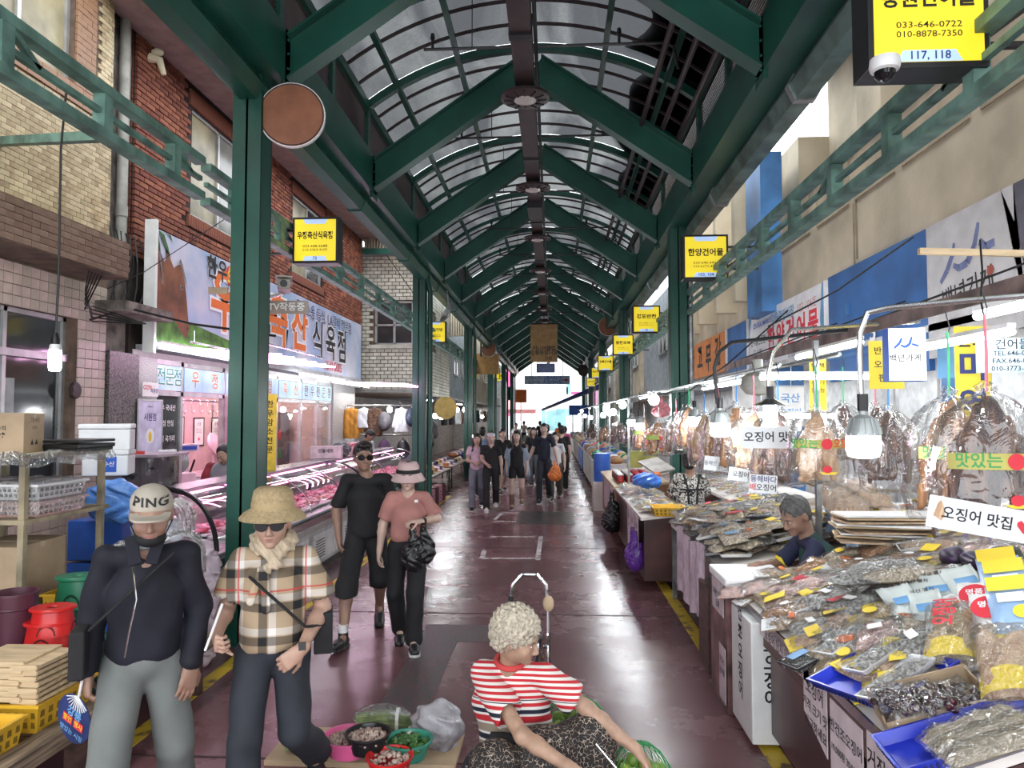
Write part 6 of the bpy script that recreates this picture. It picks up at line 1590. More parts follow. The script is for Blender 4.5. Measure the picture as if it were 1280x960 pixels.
def area(name,loc,rot,sx,sy,e,col):
 l=bpy.data.lights.new(name,'AREA');l.shape='RECTANGLE';l.size=sx;l.size_y=sy;l.energy=e;l.color=col
 o=bpy.data.objects.new(name,l);o.location=loc;o.rotation_euler=rot;COL.objects.link(o);return o
area('shop_ceiling_light',(-5.9,11.5,2.68),(0,0,0),0.3,4.0,90,(1.0,0.62,0.8))
area('shop_ceiling_light',(-5.9,14.8,2.68),(0,0,0),0.3,2.0,50,(1.0,0.85,0.75))
# curved glass meat cases
def meat_case(label,y0,y1,skew=0.0,group=None,seed=0):
 t=thing('meat_case',label,'display case',(-2.95,y0,0));L_=y1-y0
 def ring(prof,y):return[(x,y+(-x)*skew if y==0 else y,z)for x,z in prof]
 body=[(-0.05,0.1),(-0.03,0.55),(0.0,0.62),(0.0,0.78),(-0.06,0.80),(-0.95,0.80),(-0.95,0.1)]
 obj('base',MB().loft([ring(body,0),ring(body,L_)]),M('grey_case_enamel',(0.42,0.42,0.44),0.35),t)
 obj('plinth',MB().box(-0.9,-0.1,0.7*skew+.1,L_,0,0.1),BLACKMETAL,t)
 obj('front_rail',MB().loft([ring([(0.012,0.64),(0.03,0.66),(0.03,0.74),(0.012,0.76)],0),ring([(0.012,0.64),(0.03,0.66),(0.03,0.74),(0.012,0.76)],L_)]),CHROME,t)
 n=max(2,int(L_/1.2))
 for k in range(n):
  a=L_*(k+0.08)/n+(0.3 if k==0 else 0);b_=L_*(k+0.94)/n
  pnl=obj('kick_panel',MB().box(-0.045,-0.022,a,b_,0.16,0.5),M('white_case_panel',(0.62,0.62,0.64),0.35),t)
  vg=MB()
  for j in range(7):vg.box(-0.022,-0.018,a+0.1,a+0.45,0.2+0.035*j,0.212+0.035*j)
  obj('vent',vg,BLACKMETAL,pnl)
 gp_=[(-0.02-0.62*(1-math.cos(q)),0.80+0.46*math.sin(q))for q in[PI/2*j/10 for j in range(11)]]
 for k in range(n):
  mb=MB();a=L_*k/n;b_=L_*(k+1)/n-0.02
  sk=lambda x,y:y+(-x)*skew if y==0 else y
  vs_=[(x,sk(x,a),z)for x,z in gp_]+[(x,b_,z)for x,z in gp_]
  mb.add(vs_,[(j,j+1,j+12,j+11)for j in range(10)]);obj('curved_glass',mb,GLASS,t,smooth=True)
  mb=MB();mb.tube([(x+0.004,b_+0.01,z+0.004)for x,z in gp_],0.009,6);obj('glass_clip',mb,CHROME,t,smooth=True)
 mb=MB();mb.tube([(x,sk(x,0),z)for x,z in gp_]+[(-0.95,0.95*skew,1.26),(-0.95,0.95*skew,0.8)],0.024,6);obj('end_frame',mb,BLACKMETAL,t,smooth=True)
 obj('canopy',MB().loft([ring([(-0.62,1.25),(-0.62,1.29),(-0.97,1.29),(-0.97,1.25)],0),ring([(-0.62,1.25),(-0.62,1.29),(-0.97,1.29),(-0.97,1.25)],L_)]),STEEL,t)
 obj('rear_panel',MB().box(-0.96,-0.94,0.95*skew,L_,0.8,1.25),GLASS,t)
 obj('lamp_strip',MB().tube([(-0.66,0.6*skew+.1,1.235),(-0.66,L_-.05,1.235)],0.014,8),LEDC,t,smooth=True)
 obj('lamp_strip',MB().tube([(-0.4,0.4*skew+.15,1.17),(-0.4,L_-.05,1.17)],0.008,8),LEDC,t,smooth=True)
 obj('inner_shelf',MB().box(-0.93,-0.62,0.9*skew+.05,L_-.03,1.02,1.03),GLASS,t)
 r_=random.Random(seed);y=0.15+0.4*skew
 while y<L_-0.3:
  for x in(-0.24,-0.56):
   w_,l_=0.28,0.34
   tr=thing('meat_tray','x','tray',(-2.95+x,y0+y+l_/2+(-x)*skew*0.3,0.82),r_.uniform(-.04,.04),'trays of meat in the cases')
   tr['label']=('tray of pink meat cuts in the front row of the ' if x>-0.4 else 'tray of pink meat cuts in the back row of the ')+('nearer meat case' if y0<8 else 'farther meat case')
   obj('tray',MB().box(-w_/2,w_/2,-l_/2,l_/2,0,0.02),WHITEP,tr,bevel=0.005)
   mb=MB()
   for q in range(9):mb.ell((r_.uniform(-.1,.1),r_.uniform(-.13,.13),0.04+0.03*r_.random()),(r_.uniform(.03,.06),r_.uniform(.03,.07),r_.uniform(.015,.035)),8,5,(0,0,r_.uniform(0,3)))
   obj('meat_cuts',mb,MEAT,tr,smooth=True,kind='stuff')
  y+=0.37
 return t
meat_case('curved glass meat case with pink lamps next to the near green post',6.25,11.3,0.9,seed=3)
meat_case('second curved glass meat case beyond the man in black',11.4,16.2,0.0,seed=5)
carton('white and pink cartons on the second meat case',(-3.78,11.9,1.295),0.5,0.3,0.2,M('pinkish_white_card',(0.7,0.55,0.6),0.7),0.2,['선물세트'],tsize=0.07)
for k in range(3):solo('case_packet','red and white packet standing on the second meat case','packet',MB().box(-0.1,0.1,-0.02,0.02,0,0.2),[MEAT,WHITEI,MEAT][k],(-3.75,13.4+0.25*k,1.295),group='packets on the second meat case',bevel=0.01,rz=0.2)
F=Field(0.015);F.ell((0,0,0.1),(0.35,0.4,0.22),0.05);heap('cover_sheet','dark glossy cloth lying over the second meat case',(-3.75,12.6,1.29),(0.16,0.3,0.12),M('dark_cover',(0.08,0.08,0.09),0.3),6,'cloth')
# billboard over the meat shop
bl=thing('billboard','long sky printed billboard with a brown cow head over the meat shop','sign',(-4.72,8.3,0))
SKYP=M('cloudy_sky_print',(0.30,0.42,0.62),0.5,var=0.0,col2=(0.62,0.60,0.68),thr=(0.38,0.62),scale=1.1)
obj('panel',MB().box(-0.12,-0.02,0,9.25,2.9,4.25),SKYP,bl)
obj('end_trim',MB().box(-0.14,0.0,-0.05,0.0,2.75,4.35),WHITE,bl)
obj('bottom_trim',MB().box(-0.14,0.0,0,9.25,2.86,2.9),ALU,bl)
MX=Matrix(((0,-1,0,-0.015),(1,0,0,0),(0,0,1,0),(0,0,0,1)))
def bt(name,mb,mat):return obj(name,mb,mat,bl)
mb=MB();flat(mb,[(0,2.9),(3.6,2.9),(3.2,2.98),(2.2,3.08),(1.0,3.2),(0,3.25)],-0.002,MX);bt('printed_grass',mb,M('grass_print',(0.08,0.2,0.03),.7,var=.3))
COW=M('cow_brown_print',(0.20,0.075,0.035),0.7,var=0.25,scale=3)
KX_=.54
cow=[(0,3.22),(0.25,3.26),(0.75,3.22),(1.1,3.06),(1.3,3.0),(1.42,3.04),(1.46,3.14),(1.4,3.3),(1.33,3.5),(1.22,3.72),(1.1,3.86),(1.0,3.93),(0.86,3.9),(0.72,3.85),(0.6,3.92),(0.45,4.03),(0.36,4.06),(0.38,3.92),(0.3,3.88),(0.1,4.0),(0,4.03)]
mb=MB();flat(mb,[(x*KX_,z)for x,z in cow],-0.004,MX);bt('printed_cow',mb,COW)
mb=MB();flat(mb,[(x*KX_,z)for x,z in[(0.92,3.92),(1.0,3.95),(1.12,3.82),(1.3,3.68),(1.36,3.62),(1.25,3.78),(1.12,3.92),(1.0,4.0)]],-0.006,MX);flat(mb,ellipse_pts(.58,3.64,0.04,0.035,12),-0.006,MX);flat(mb,[(0.03,4.0),(0.08,3.96),(0.16,3.6),(0.11,3.62)],-0.0055,MX);bt('printed_horn',mb,M('horn_print',(0.25,0.2,0.17),.7))
mb=MB();flat(mb,ellipse_pts(.585,3.64,0.02,0.022,12),-0.008,MX);flat(mb,ellipse_pts(.75,3.13,0.018,0.02,10),-0.008,MX);flat(mb,[(0.03,3.98),(0.05,3.9),(0.14,3.62),(0.09,3.7)],-0.0075,MX);bt('printed_eye',mb,BLACK)
LEAFP=M('leaf_print',(0.04,0.13,0.03),.6,var=.3)
mb=MB()
for q in[[(0.05,4.24),(0.3,4.2),(0.5,4.0),(0.62,3.84),(0.45,3.9),(0.2,4.08)],[(0.02,4.2),(0.12,4.0),(0.16,3.82),(0.04,3.9),(0.0,4.0)],[(0.2,4.24),(0.5,4.22),(0.7,4.12),(0.6,4.24)]]:flat(mb,[(x*.5,4.24-(4.24-z)*.7)for x,z in q],-0.004,MX)
bt('printed_leaves',mb,LEAFP)
def bword(s_,size,x,z,mats,fit=None,sz=1.0,step=None):
 for q,(m_,bo,yy)in enumerate(mats):
  mb=MB()
  if step:
   for i,ch in enumerate(s_):add_text(mb,ch,size,x+i*step,z,yy,bo,mx=MX,sz=sz)
  else:add_text(mb,s_,size,x,z,yy,bo,mx=MX,sz=sz)
  bt('printed_words',mb,m_)
bword('우정축산',0.95,1.8,3.60,[(WHITEI,0.07,-0.004),(ORI,0.03,-0.006)],step=1.03)
bword('식육점',0.78,5.95,3.50,[(WHITEI,0.05,-0.004),(BLACK,0.02,-0.006)],step=0.83)
bword('한우',0.34,1.55,4.05,[(WHITEI,0.05,-0.0045),(BLACK,0.03,-0.0065)])
bword('고기',0.34,2.45,4.05,[(WHITEI,0.05,-0.0045),(BLACK,0.03,-0.0065)])
mb=MB();flat(mb,ellipse_pts(2.0,4.05,0.2,0.16),-0.0045,MX);bt('printed_disc',mb,REDI);mb=MB();add_text(mb,'生',0.26,2.0,4.05,-0.0065,0.03,mx=MX);bt('printed_words',mb,YELI)
bword('돈까스용 등심, LA갈비 전문점',0.3,6.5,4.02,[(WHITEI,0.04,-0.0045),(NAVYI,0.01,-0.0065)])
bword('1544-5005',0.28,7.0,3.05,[(WHITEI,0.05,-0.0045),(REDI,0.02,-0.0065)])
solo('wall_camera_board','small peeling board stub sticking out beside the big sign letters','board',MB().box(-0.2,0.0,-0.02,0.02,-0.04,0.03),M('peeling_board',(0.4,0.3,0.2),.8),at(285,363,X=-3.5),rz=R(10))
yb_=sheet('vertical_banner','yellow vertical banner with black words right of the near post','banner',at(337,540,Y=9.3),0.17,1.0,M('yellow_banner',(0.8,0.62,0.05),.6),0.25,[(c,0.1,0,0.36-0.12*i,BLACK,0.02)for i,c in enumerate('한우암소전문')],None)
cc=thing('cctv_camera','white box CCTV camera on a bracket beside the near post','camera',at(355,358,Y=7.0),R(200))
obj('camera_body',MB().box(-0.06,0.06,-0.16,0.16,-0.05,0.05),M('dirty_white_plastic',(0.45,0.42,0.36),.5),cc,bevel=0.01);obj('camera_lens',MB().tube([(0,0.16,0),(0,0.19,0)],0.035,12),BLACKMETAL,cc);obj('hood',MB().box(-0.08,0.08,-0.2,0.24,0.055,0.065),M('dirty_white_plastic',(0.45,0.42,0.36),.5),cc)
obj('bracket',MB().bar((0,-0.1,-0.05),(0.25,-0.2,-0.12),0.03,0.03),STEEL,cc)
sheet('cctv_notice','small CCTV notice board under the camera','notice',at(350,384,Y=6.9),0.55,0.13,M('dull_notice',(0.35,0.28,0.24),.6),0.1,[('CCTV작동중',0.09,0,0,WHITEI,0.02)])
hl=thing('hanging_lamp','bright energy-saving lamp hanging on a long cable at the left edge','lamp',(0,0,0))
pL=at(69,440,Y=5.0)
hl.location=pL
obj('lamp_cable',MB().tube([(0,0,0.12),(0.01,0,0.5),(0.0,0.0,1.5),(0.03,0,1.95)],0.008,6),CABLE,hl,smooth=True)
obj('socket',MB().lathe([(0.03,0.05),(0.03,0.09),(0.015,0.14)],14),BLACKMETAL,hl,smooth=True)
obj('bulb',MB().lathe([(0.001,-0.14),(0.035,-0.135),(0.042,-0.11),(0.042,0.01),(0.03,0.05)],16),LED,hl,smooth=True)
obj('bulb_collar',MB().lathe([(0.043,0.0),(0.036,0.05),(0.03,0.055)],16),WHITEP,hl,smooth=True)
# clothes and bag stall beyond, further left stalls
cl_=facade('wall_left')
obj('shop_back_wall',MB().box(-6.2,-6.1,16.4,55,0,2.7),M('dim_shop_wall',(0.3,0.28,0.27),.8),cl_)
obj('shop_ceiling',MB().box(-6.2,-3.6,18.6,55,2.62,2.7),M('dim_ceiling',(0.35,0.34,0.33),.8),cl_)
def garment(label,loc,w,h,mat,rz=0,group=None,hanger=True):
 t=thing('hanging_garment',label,'garment',loc,rz,group)
 F=Field(0.014)
 F.cone((-w*.25,0,-0.1),(-w*.22,0,-h),0.07,0.09,0.03);F.cone((w*.25,0,-0.1),(w*.22,0,-h),0.07,0.09,0.03);F.cone((0,0,-0.06),(0,0,-h),0.07,0.08,0.03)
 for s in(-1,1):F.cone((s*w*.3,0,-0.1),(s*w*.5,0.02,-h*0.75),0.05,0.045,0.02)
 F.cut((0,0,-h+0.02),(0,0,-1));obj('cloth',F.mesh('garment',folds(0.008)),mat,t)
 if hanger:obj('hanger',MB().tube([(0,0,0.0),(0.03,0,0.06),(0,0,0.09),(-0.02,0,0.07)],0.005,5),STEEL,t)
 return t
def backpack(label,loc,w,h,mat,rz=0,group=None):
 t=thing('backpack',label,'bag',loc,rz,group)
 F=Field(0.012);F.ell((0,0,-h*.5),(w*.5,w*.32,h*.5),0.03);F.ell((0,-w*.2,-h*.65),(w*.36,w*.24,h*.28),0.02);obj('bag_body',F.mesh('bag'),mat,t)
 obj('top_loop',MB().tube([(-0.04,0,-0.02),(0,0,0.05),(0.04,0,-0.02)],0.008,6),BLACKC,t,smooth=True)
 obj('front_zip',MB().tube([(-w*.3,-w*.36,-h*.5),(0,-w*.43,-h*.46),(w*.3,-w*.36,-h*.5)],0.005,5),GREYT,t)
 return t
rail=thing('clothes_rail','steel clothes rail behind the second meat case','rail',(-4.9,16.9,0))
for z in(2.25,1.55):obj('rail_bar',MB().tube([(0,0,z),(2.0,0,z)],0.018,8),STEEL,rail)
for x in(0,2.0):obj('rail_post',MB().tube([(x,0,0),(x,0,2.25)],0.018,8),STEEL,rail)
G1=M('brown_pattern_cloth',(0.16,0.08,0.04),.85,var=0.0,col2=(0.03,0.02,0.02),scale=30)
G2=M('mustard_cloth',(0.5,0.22,0.03),.85)
lst=[(-4.75,'mustard yellow jacket on the clothes rail',G2,.45,.75),(-4.45,'white tee hanging beside the mustard jacket',WHT,.34,.5),(-4.2,'brown patterned jacket on the clothes rail',G1,.44,.7),(-3.55,'pale grey hooded jacket on the clothes rail',WHT,.4,.6)]
for x,lb,m_,w,h in lst:garment(lb,(x,16.82,2.2),w,h,m_,0.1)
solo('round_clock_lamp','bright round bulb hanging in front of the clothes rail','lamp',MB().ell((0,0,0),(0.06,0.06,0.07)),LED,(-3.75,16.4,2.15),smooth=True)
bags=[(-3.95,2.1,'grey round backpack',M('grey_bag',(0.10,0.09,0.1),.6)),(-3.3,2.2,'navy backpack',M('navy_bag',(0.02,0.03,0.07),.6)),(-3.05,2.05,'dark maroon shoulder bag',M('maroon_bag',(0.1,0.02,0.04),.6)),(-3.95,1.45,'purple backpack',M('purple_bag',(0.08,0.03,0.09),.6)),(-3.5,1.45,'black backpack',PLBLACK),(-3.1,1.5,'dark blue bag with red trim',NAVYI)]
for x,z,lb,m_ in bags:backpack(lb+(' hanging on the upper rail' if z>2 else ' hanging on the lower rail'),(x,16.75,z),0.32,0.46,m_)
for k in range(7):
 y=14.2+0.55*k;m_=[PLBLACK,M('maroon_bag',(0.1,0.02,0.04),.6),G1,NAVYI,M('purple_bag',(0.08,0.03,0.09),.6),PLBLACK,M('grey_bag',(0.10,0.09,0.1),.6)][k]
 if y>15.3:backpack(['','','black shoulder bag','brown patterned bag','navy bag','purple bag','grey bag'][k]+' hanging beside the second post',(-2.95,y,1.9-0.1*(k%3)),0.34,0.5,m_,1.2)
def goods_table(label,x0,x1,y0,y1,z,mat=WOODD,cloth_m=None):
 t=thing('market_table',label,'table',((x0+x1)/2,y0,0));cx=(x0+x1)/2
 obj('table_top',MB().box(x0-cx,x1-cx,0,y1-y0,z-0.03,z),mat,t)
 for x in(x0-cx+.04,x1-cx-.04):
  for y in(0.04,y1-y0-.04):obj('leg',MB().box(x-.02,x+.02,y-.02,y+.02,0,z-.03),BLACKMETAL,t)
 return t
HB=[STRAW,M('beige_hat',(.45,.36,.25),.8),M('rust_hat',(.35,.12,.05),.8),NAVYI,WHT,BLACKC,M('purple_cloth',(.2,.05,.2),.8)]
def hat(label,loc,m_,group):return solo('hat',label,'hat',MB().lathe([(0.16,0),(0.09,0.015),(0.085,0.08),(0.06,0.1),(0.001,0.105)],18),m_,loc,smooth=True,group=group)
for s,(y0,y1)in enumerate([(16.4,19.4),(19.8,23.2),(24.2,28),(28.5,32),(33,38)]):
 nm=['by the second post','between the second and third post','beyond the third post','near the fourth post','far down the left side'][s]
 goods_table(f'low goods table on the left {nm}',-3.6,-2.75,y0,y1,0.6)
 for k in range(int((y1-y0)/0.36)):
  for j in range(2):
   m_=HB[(k*2+j+s)%7]
   if s<2:hat(f'{["straw", "beige", "rust", "navy", "white", "black", "purple"][(k * 2 + j + s) % 7]} sun hat on the left table {nm}',(-3.4+0.42*j,y0+0.2+0.36*k,0.6),m_,f'hats on the table {nm}')
   else:solo('goods_bundle',f'small coloured bundle of goods on the left table {nm}','bundle',MB().ell((0,0,0.09),(0.16,0.15,0.1),10,6),m_,(-3.4+0.42*j,y0+0.2+0.36*k,0.58),group=f'bundles on the table {nm}',smooth=True)
for k in range(4):
 y=14.3+0.5*k
 solo('folded_bag','pinkish checked shopping bag on the floor by the second meat case','bag',MB().box(-0.18,0.18,-0.12,0.12,0,0.42),[M('pink_check_bag',(.5,.25,.3),.6,var=.3,scale=30),M('maroon_bag',(0.1,0.02,0.04),.6)][k%2],(-2.72,y+1.2,0),1.2,bevel=0.03,group='shopping bags on the floor')
for k in range(16):
 y=18.2+1.9*k
 garment(f'{["navy", "white", "brown", "grey", "black"][k % 5]} garment hanging above the left tables in the distance',(-3.9,y,2.3),0.4,0.65,[NAVY,WHT,G1,GREYT,BLACKC][k%5],1.4,'garments above the left tables')
def led_bulb_parts(t,s=1.0):
 mb=MB();mb.lathe([(0.018*s,0.10*s),(0.02*s,0.075*s),(0.045*s,0.06*s),(0.066*s,0.0),(0.066*s,-0.012*s)],20);obj('heat_sink',mb,M('grey_aluminium',(0.34,0.37,0.37),.4,.3),t,smooth=True)
 obj('bulb',MB().lathe([(0.065*s,-0.012*s),(0.066*s,-0.07*s),(0.058*s,-0.095*s),(0.03*s,-0.103*s),(0.001,-0.104*s)],20),LED,t,smooth=True)
 fn_=MB()
 for k in range(14):
  a=2*PI*k/14;fn_.bar((0.047*s*math.cos(a),0.047*s*math.sin(a),0.06*s),(0.068*s*math.cos(a),0.068*s*math.sin(a),-0.005*s),0.004*s,0.008*s)
 obj('fins',fn_,M('grey_aluminium',(0.34,0.37,0.37),.4,.3),t,kind='stuff')
 obj('socket',MB().tube([(0,0,0.09*s),(0,0,0.16*s)],0.022*s,10),BLACKMETAL,t,smooth=True)
def far_bulb(label,loc,group,cable=0.1,r=0.06,top=2.5):
 t=thing('hanging_bulb',label,'lamp',loc,0,group);cable=max(cable,top-loc[2])
 obj('bulb',MB().ell((0,0,0),(r,r,r*1.1),10,7),LED,t,smooth=True);obj('cable',MB().tube([(0,0,r),(0,0,cable)],0.008,5),CABLE,t)
 return t
for k,(px_,py_,D_)in enumerate([(553,520,18),(566,521,19),(604,546,26),(572,512,20),(597,512,24),(612,521,30),(548,512,22),(588,545,28),(616,535,34)]):
 q_=at(px_,py_,Y=D_);q_.x=-2.95;far_bulb('bright bare bulb hanging over the left stalls in the distance',q_,'bare bulbs on the left',r=0.07)
tube_lamp((-3.6,20,2.45),(-3.6,21.4,2.45),'white tube lamp over the left tables beyond the second post',LEDS)
tube_lamp((-3.6,27,2.45),(-3.6,28.4,2.45),'white tube lamp over the left tables beyond the third post',LEDS)
for k,y in enumerate((19.5,30,41)):area('left_stall_light',(-4.4,y,2.55),(0,0,0),1.0,6,60,(1,0.95,0.88))
solo('round_shop_sign','round yellow sign on a pole by the left stalls','sign',MB().lathe([(0.001,-0.02),(0.28,-0.02),(0.28,0.02),(0.001,0.02)],28,mx=Matrix.Rotation(R(90),4,'X')),M('yellow_round_sign',(0.6,0.45,0.12),.5),at(557,510,Y=17.5)+Vector((0,0,0)))
solo('stall_rail','long thin rail carrying the bare bulbs on the left','rail',MB().tube([(-2.95,17,2.5),(-2.95,36,2.5)],.014,6).tube([(-2.95,18,2.5),(-3.7,18,2.66)],.01,5).tube([(-2.95,34,2.5),(-3.7,34,2.66)],.01,5),GALV)
dish=solo('satellite_dish','grey dish lamp on the beam beyond the second post','dish',MB().lathe([(0.001,0),(0.15,0.03),(0.28,0.1),(0.29,0.1),(0.15,0.02)],20,mx=Matrix.Rotation(R(-60),4,'Y')),GALV,at(562,393,Y=17.5),smooth=True)
obj('dish_arm',MB().bar((0,0,0),(-.1,0,.9),.03,.03),GALV,dish)
def rail_(label,pts,r=0.016,mat=STEEL,group=None):return solo('stall_rail',label,'rail',MB().tube(pts,r,8),mat,smooth=True,group=group)
# RIGHT SIDE
rs=facade('wall_right')
obj('shop_back_wall',MB().box(4.9,5.0,-2,55,0,3.7),M('bright_shop_wall',(0.6,0.62,0.62),.7),rs)
obj('shop_ceiling',MB().box(3.3,5.0,-2,55,2.74,2.8),M('shop_ceiling_board',(0.55,0.56,0.56),.7),rs)
obj('banner_backing',MB().box(3.34,3.4,-2,17.6,2.7,3.62),M('backing',(0.2,0.2,0.22),.8),rs)
for y in(6.35,10.9,13.6):obj('shop_divider',MB().box(3.35,3.7,y-.06,y+.06,0,2.75),BLUEC if y<11 else WHITE,rs)
for y in(7.9,8.9):obj('shop_door_frame',MB().box(4.1,4.14,y-.03,y+.03,0,2.4),ALU,rs)
area('shop_ceiling_light',(4.2,4.4,2.68),(0,0,0),0.4,3.2,60,(0.95,0.98,1.0))
area('shop_ceiling_light',(4.2,8.6,2.68),(0,0,0),0.4,3.6,60,(0.95,0.98,1.0))
area('shop_ceiling_light',(4.2,13.4,2.68),(0,0,0),0.4,5,60,(0.95,0.98,1.0))
for y in(21,31,42):area('shop_ceiling_light',(3.9,y,2.66),(0,0,0),0.6,7,90,(0.95,0.98,1.0))
def banner(name,label,y_near,y_far,z0,z1,mat,x=3.31,trim=WHITE):
 t=thing(name,label,'sign',(x,y_far,0),WEST)
 L_=y_far-y_near
 obj('panel',MB().box(0,L_,0,0.05,z0,z1),mat,t)
 if trim:obj('end_trim',MB().box(L_,L_+0.06,-0.02,0.06,z0,z1),trim,t)
 return t,L_
def words(t,s_,size,x,z,mat,bold=0.02,fit=None,y=-0.003,sz=1.0,rot=0):
 mb=MB();add_text(mb,s_,size,x,z,y,bold,fit,sz=sz,rot=rot);return obj('lettering',mb,mat,t)
ORB=M('orange_banner_print',(0.55,0.19,0.05),.7,var=.1)
t,L_=banner('shop_banner','orange shop banner with black brush lettering beyond the blue column',13.9,17.9,2.86,3.64,ORB)
for i,ch in enumerate('이고무감'):words(t,ch,0.62,0.65+0.88*i,3.2+0.06*(i%2),BLACK,0.03)
t,L_=banner('blue_sign_box','plain blue sign box between the orange and white banners',12.4,13.8,2.75,3.64,BLUEP)
t,L_=banner('shop_banner','white shop banner with big red Korean words and blue curved edges',8.9,12.3,2.76,3.64,WHITEB,trim=WHITE)
words(t,'CENTRAL MARKET',0.12,0.75,3.46,BLUEI,0.01);words(t,'강릉중앙시장',0.19,1.75,3.44,SKYB,0.02);words(t,'103-104호',0.17,2.75,3.44,M('pale_red_print',(.6,.3,.3),.6),0.01)
for i,ch in enumerate('한양건어물'):words(t,ch,0.42,1.22+0.44*i,3.14,REDI,0.03)
words(t,'건어물전문점',0.15,0.52,3.2,BLACK,0.015);words(t,'도·소매',0.15,0.5,3.0,BLACK,0.01);words(t,'TEL. 033-646-3434',0.12,0.7,2.85,NAVYI,0.005);words(t,'010-6273-4239',0.13,2.4,2.85,NAVYI,0.005)
mb=MB();flat(mb,[(0,2.76),(0.08,2.76),(0.02,3.1),(0.05,3.4),(0.18,3.64),(0,3.64)],-0.002);flat(mb,[(3.3,2.76),(3.4,2.76),(3.4,3.64),(3.3,3.64),(3.22,3.2)],-0.002);obj('blue_edge',mb,SKYB,t)
t,L_=banner('blue_sign_box','large blue sign panel marked with the number 5',6.52,8.8,2.4,3.66,BLUEP,trim=None)
words(t,'5',0.3,1.22,2.86,WHITEI,0.03,y=-0.02)
obj('panel_batten',MB().box(0,L_,-0.02,0,2.66,2.7).box(0.55,0.6,-0.025,0,3.12,3.26),BLUEC,t)
LGB=LGREYB
t,L_=banner('cloth_banner','light grey cloth banner with blue brush strokes and black handwriting',5.28,6.5,2.5,3.66,LGB,x=3.3,trim=None)
st_b=MB()
def brush(pts,w):
 st_b.cur=0
 for i in range(len(pts)-1):
  (x0,z0),(x1,z1)=pts[i],pts[i+1];w0,w1=w[i],w[i+1]
  d=Vector((x1-x0,z1-z0)).normalized();n=Vector((-d.y,d.x))
  flat(st_b,[(x0+n.x*w0,z0+n.y*w0),(x1+n.x*w1,z1+n.y*w1),(x1-n.x*w1,z1-n.y*w1),(x0-n.x*w0,z0-n.y*w0)],-0.003)
brush([(0.22,3.13),(0.33,3.22),(0.42,3.34),(0.44,3.42)],[.02,.03,.028,.018]);brush([(0.42,3.24),(0.5,3.20),(0.62,3.22),(0.72,3.33),(0.78,3.5)],[.02,.03,.034,.03,.02]);brush([(0.79,3.35),(0.86,3.29),(0.98,3.30)],[.03,.034,.03])
obj('brush_strokes',st_b,M('slate_blue_print',(.14,.17,.32),.6),t)
words(t,'백년가게',0.2,0.6,3.0,BLACK,0.01,rot=0.12);words(t,'소상공인시장진흥공단',0.1,0.72,2.62,GREYI,0.005)
mb=MB();flat(mb,ellipse_pts(0.92,3.1,0.045,0.04),-0.004);obj('seal',mb,M('seal_red',(.3,.07,.05),.6),t)
t,L_=banner('cloth_banner','dark grey cloth banner with pink word fragment at the right edge',2.6,5.28,2.62,3.66,GREYB,x=3.295,trim=None)
words(t,'백년',0.26,0.62,2.98,PINKI,0.02);words(t,'오',0.22,0.6,3.42,WHITEI,0.01);words(t,'가게 오징어',0.26,1.6,2.98,PINKI,0.02)
mb=MB();flat(mb,[(0,2.62),(0.12,2.62),(0.1,3.0),(0.02,3.35),(-0.14,3.66),(0,3.66)],-0.002);obj('curved_edge',mb,LGB,t)
shf=thing('wall_shelf','white wall shelves behind the hanging bags on the right','shelf',(4.6,2.5,0))
for z in(1.2,1.65,2.1):obj('shelf_board',MB().box(-0.25,0.28,0,3.7,z,z+0.03),WHITE,shf)
for y in(0,1.8,3.66):obj('upright',MB().box(-0.25,0.28,y,y+0.04,0,2.3),WHITE,shf)
for k in range(11):
 for j,z in enumerate((1.23,1.68,2.13)):
  solo('shelf_pack','pale amber pack on the '+['lowest','middle','top'][j]+' wall shelf at the right','packet',MB().ell((0,0,0.15),(0.1,0.13,0.15),8,6),[SHRED,SQUIDP,ANCH][(k+j)%3],(4.5,2.75+0.3*k,z),group='packs on the '+['lowest','middle','top'][j]+' shelf',smooth=True)
sheet('hanging_sign','yellow vertical sign with blue letters behind the big squid bag','sign',at(1216,458,Y=4.6)+Vector((0,0,-0.06)),0.2,0.62,M('yellow_banner',(0.8,0.62,0.05),.6),R(-8),[('산모',0.1,0,0.22,BLACK,0.02),('미',0.19,0,0.05,NAVYI,0.03),('역',0.19,0,-0.18,NAVYI,0.03)])
sheet('hanging_sign','light blue sign with telephone numbers at the right edge','sign',at(1266,444,Y=3.9),0.34,0.18,M('light_blue_sign',(0.5,0.66,0.82),.5),R(-12),[('건어물',0.06,0.0,0.055,BLACK,0.01),('TEL.646-0722',0.036,0.01,0.01,BLACK,0.01),('FAX.646-0723',0.036,0.01,-0.03,BLACK,0.01),('010-3773-7350',0.036,0.01,-0.07,BLACK,0.01)])
sheet('wall_notice','small blue board behind the green tie','notice',at(1188,452,Y=5.0),0.16,0.22,SKYB,R(-8),[])
sheet('menu_board','white notice in blue letters beyond the row of lamps','notice',at(988,508,Y=9.5),0.34,0.5,PAPER,R(-6),[('국산',0.13,0,0.1,SKYB,0.02),('오징어',0.1,0,-0.08,SKYB,0.02)],ALU)
rail_('thin rod holding the blue lettered notice',[at(988,490,Y=9.51),(3.1,9.55,2.7),(3.45,9.6,2.78)],.008)
for k,(a,b_)in enumerate(((1017,484),(1028,484))):
 sheet('yellow_strip',['narrow yellow vertical strip sign, left one above the pale squid bag','narrow yellow vertical strip sign, right one above the pale squid bag'][k],'sign',at(a,b_,Y=6.2),0.065,0.5,YELI,0,[(c,0.05,0,0.18-0.07*i,BLACK,0.01)for i,c in enumerate('택배가능')],None)
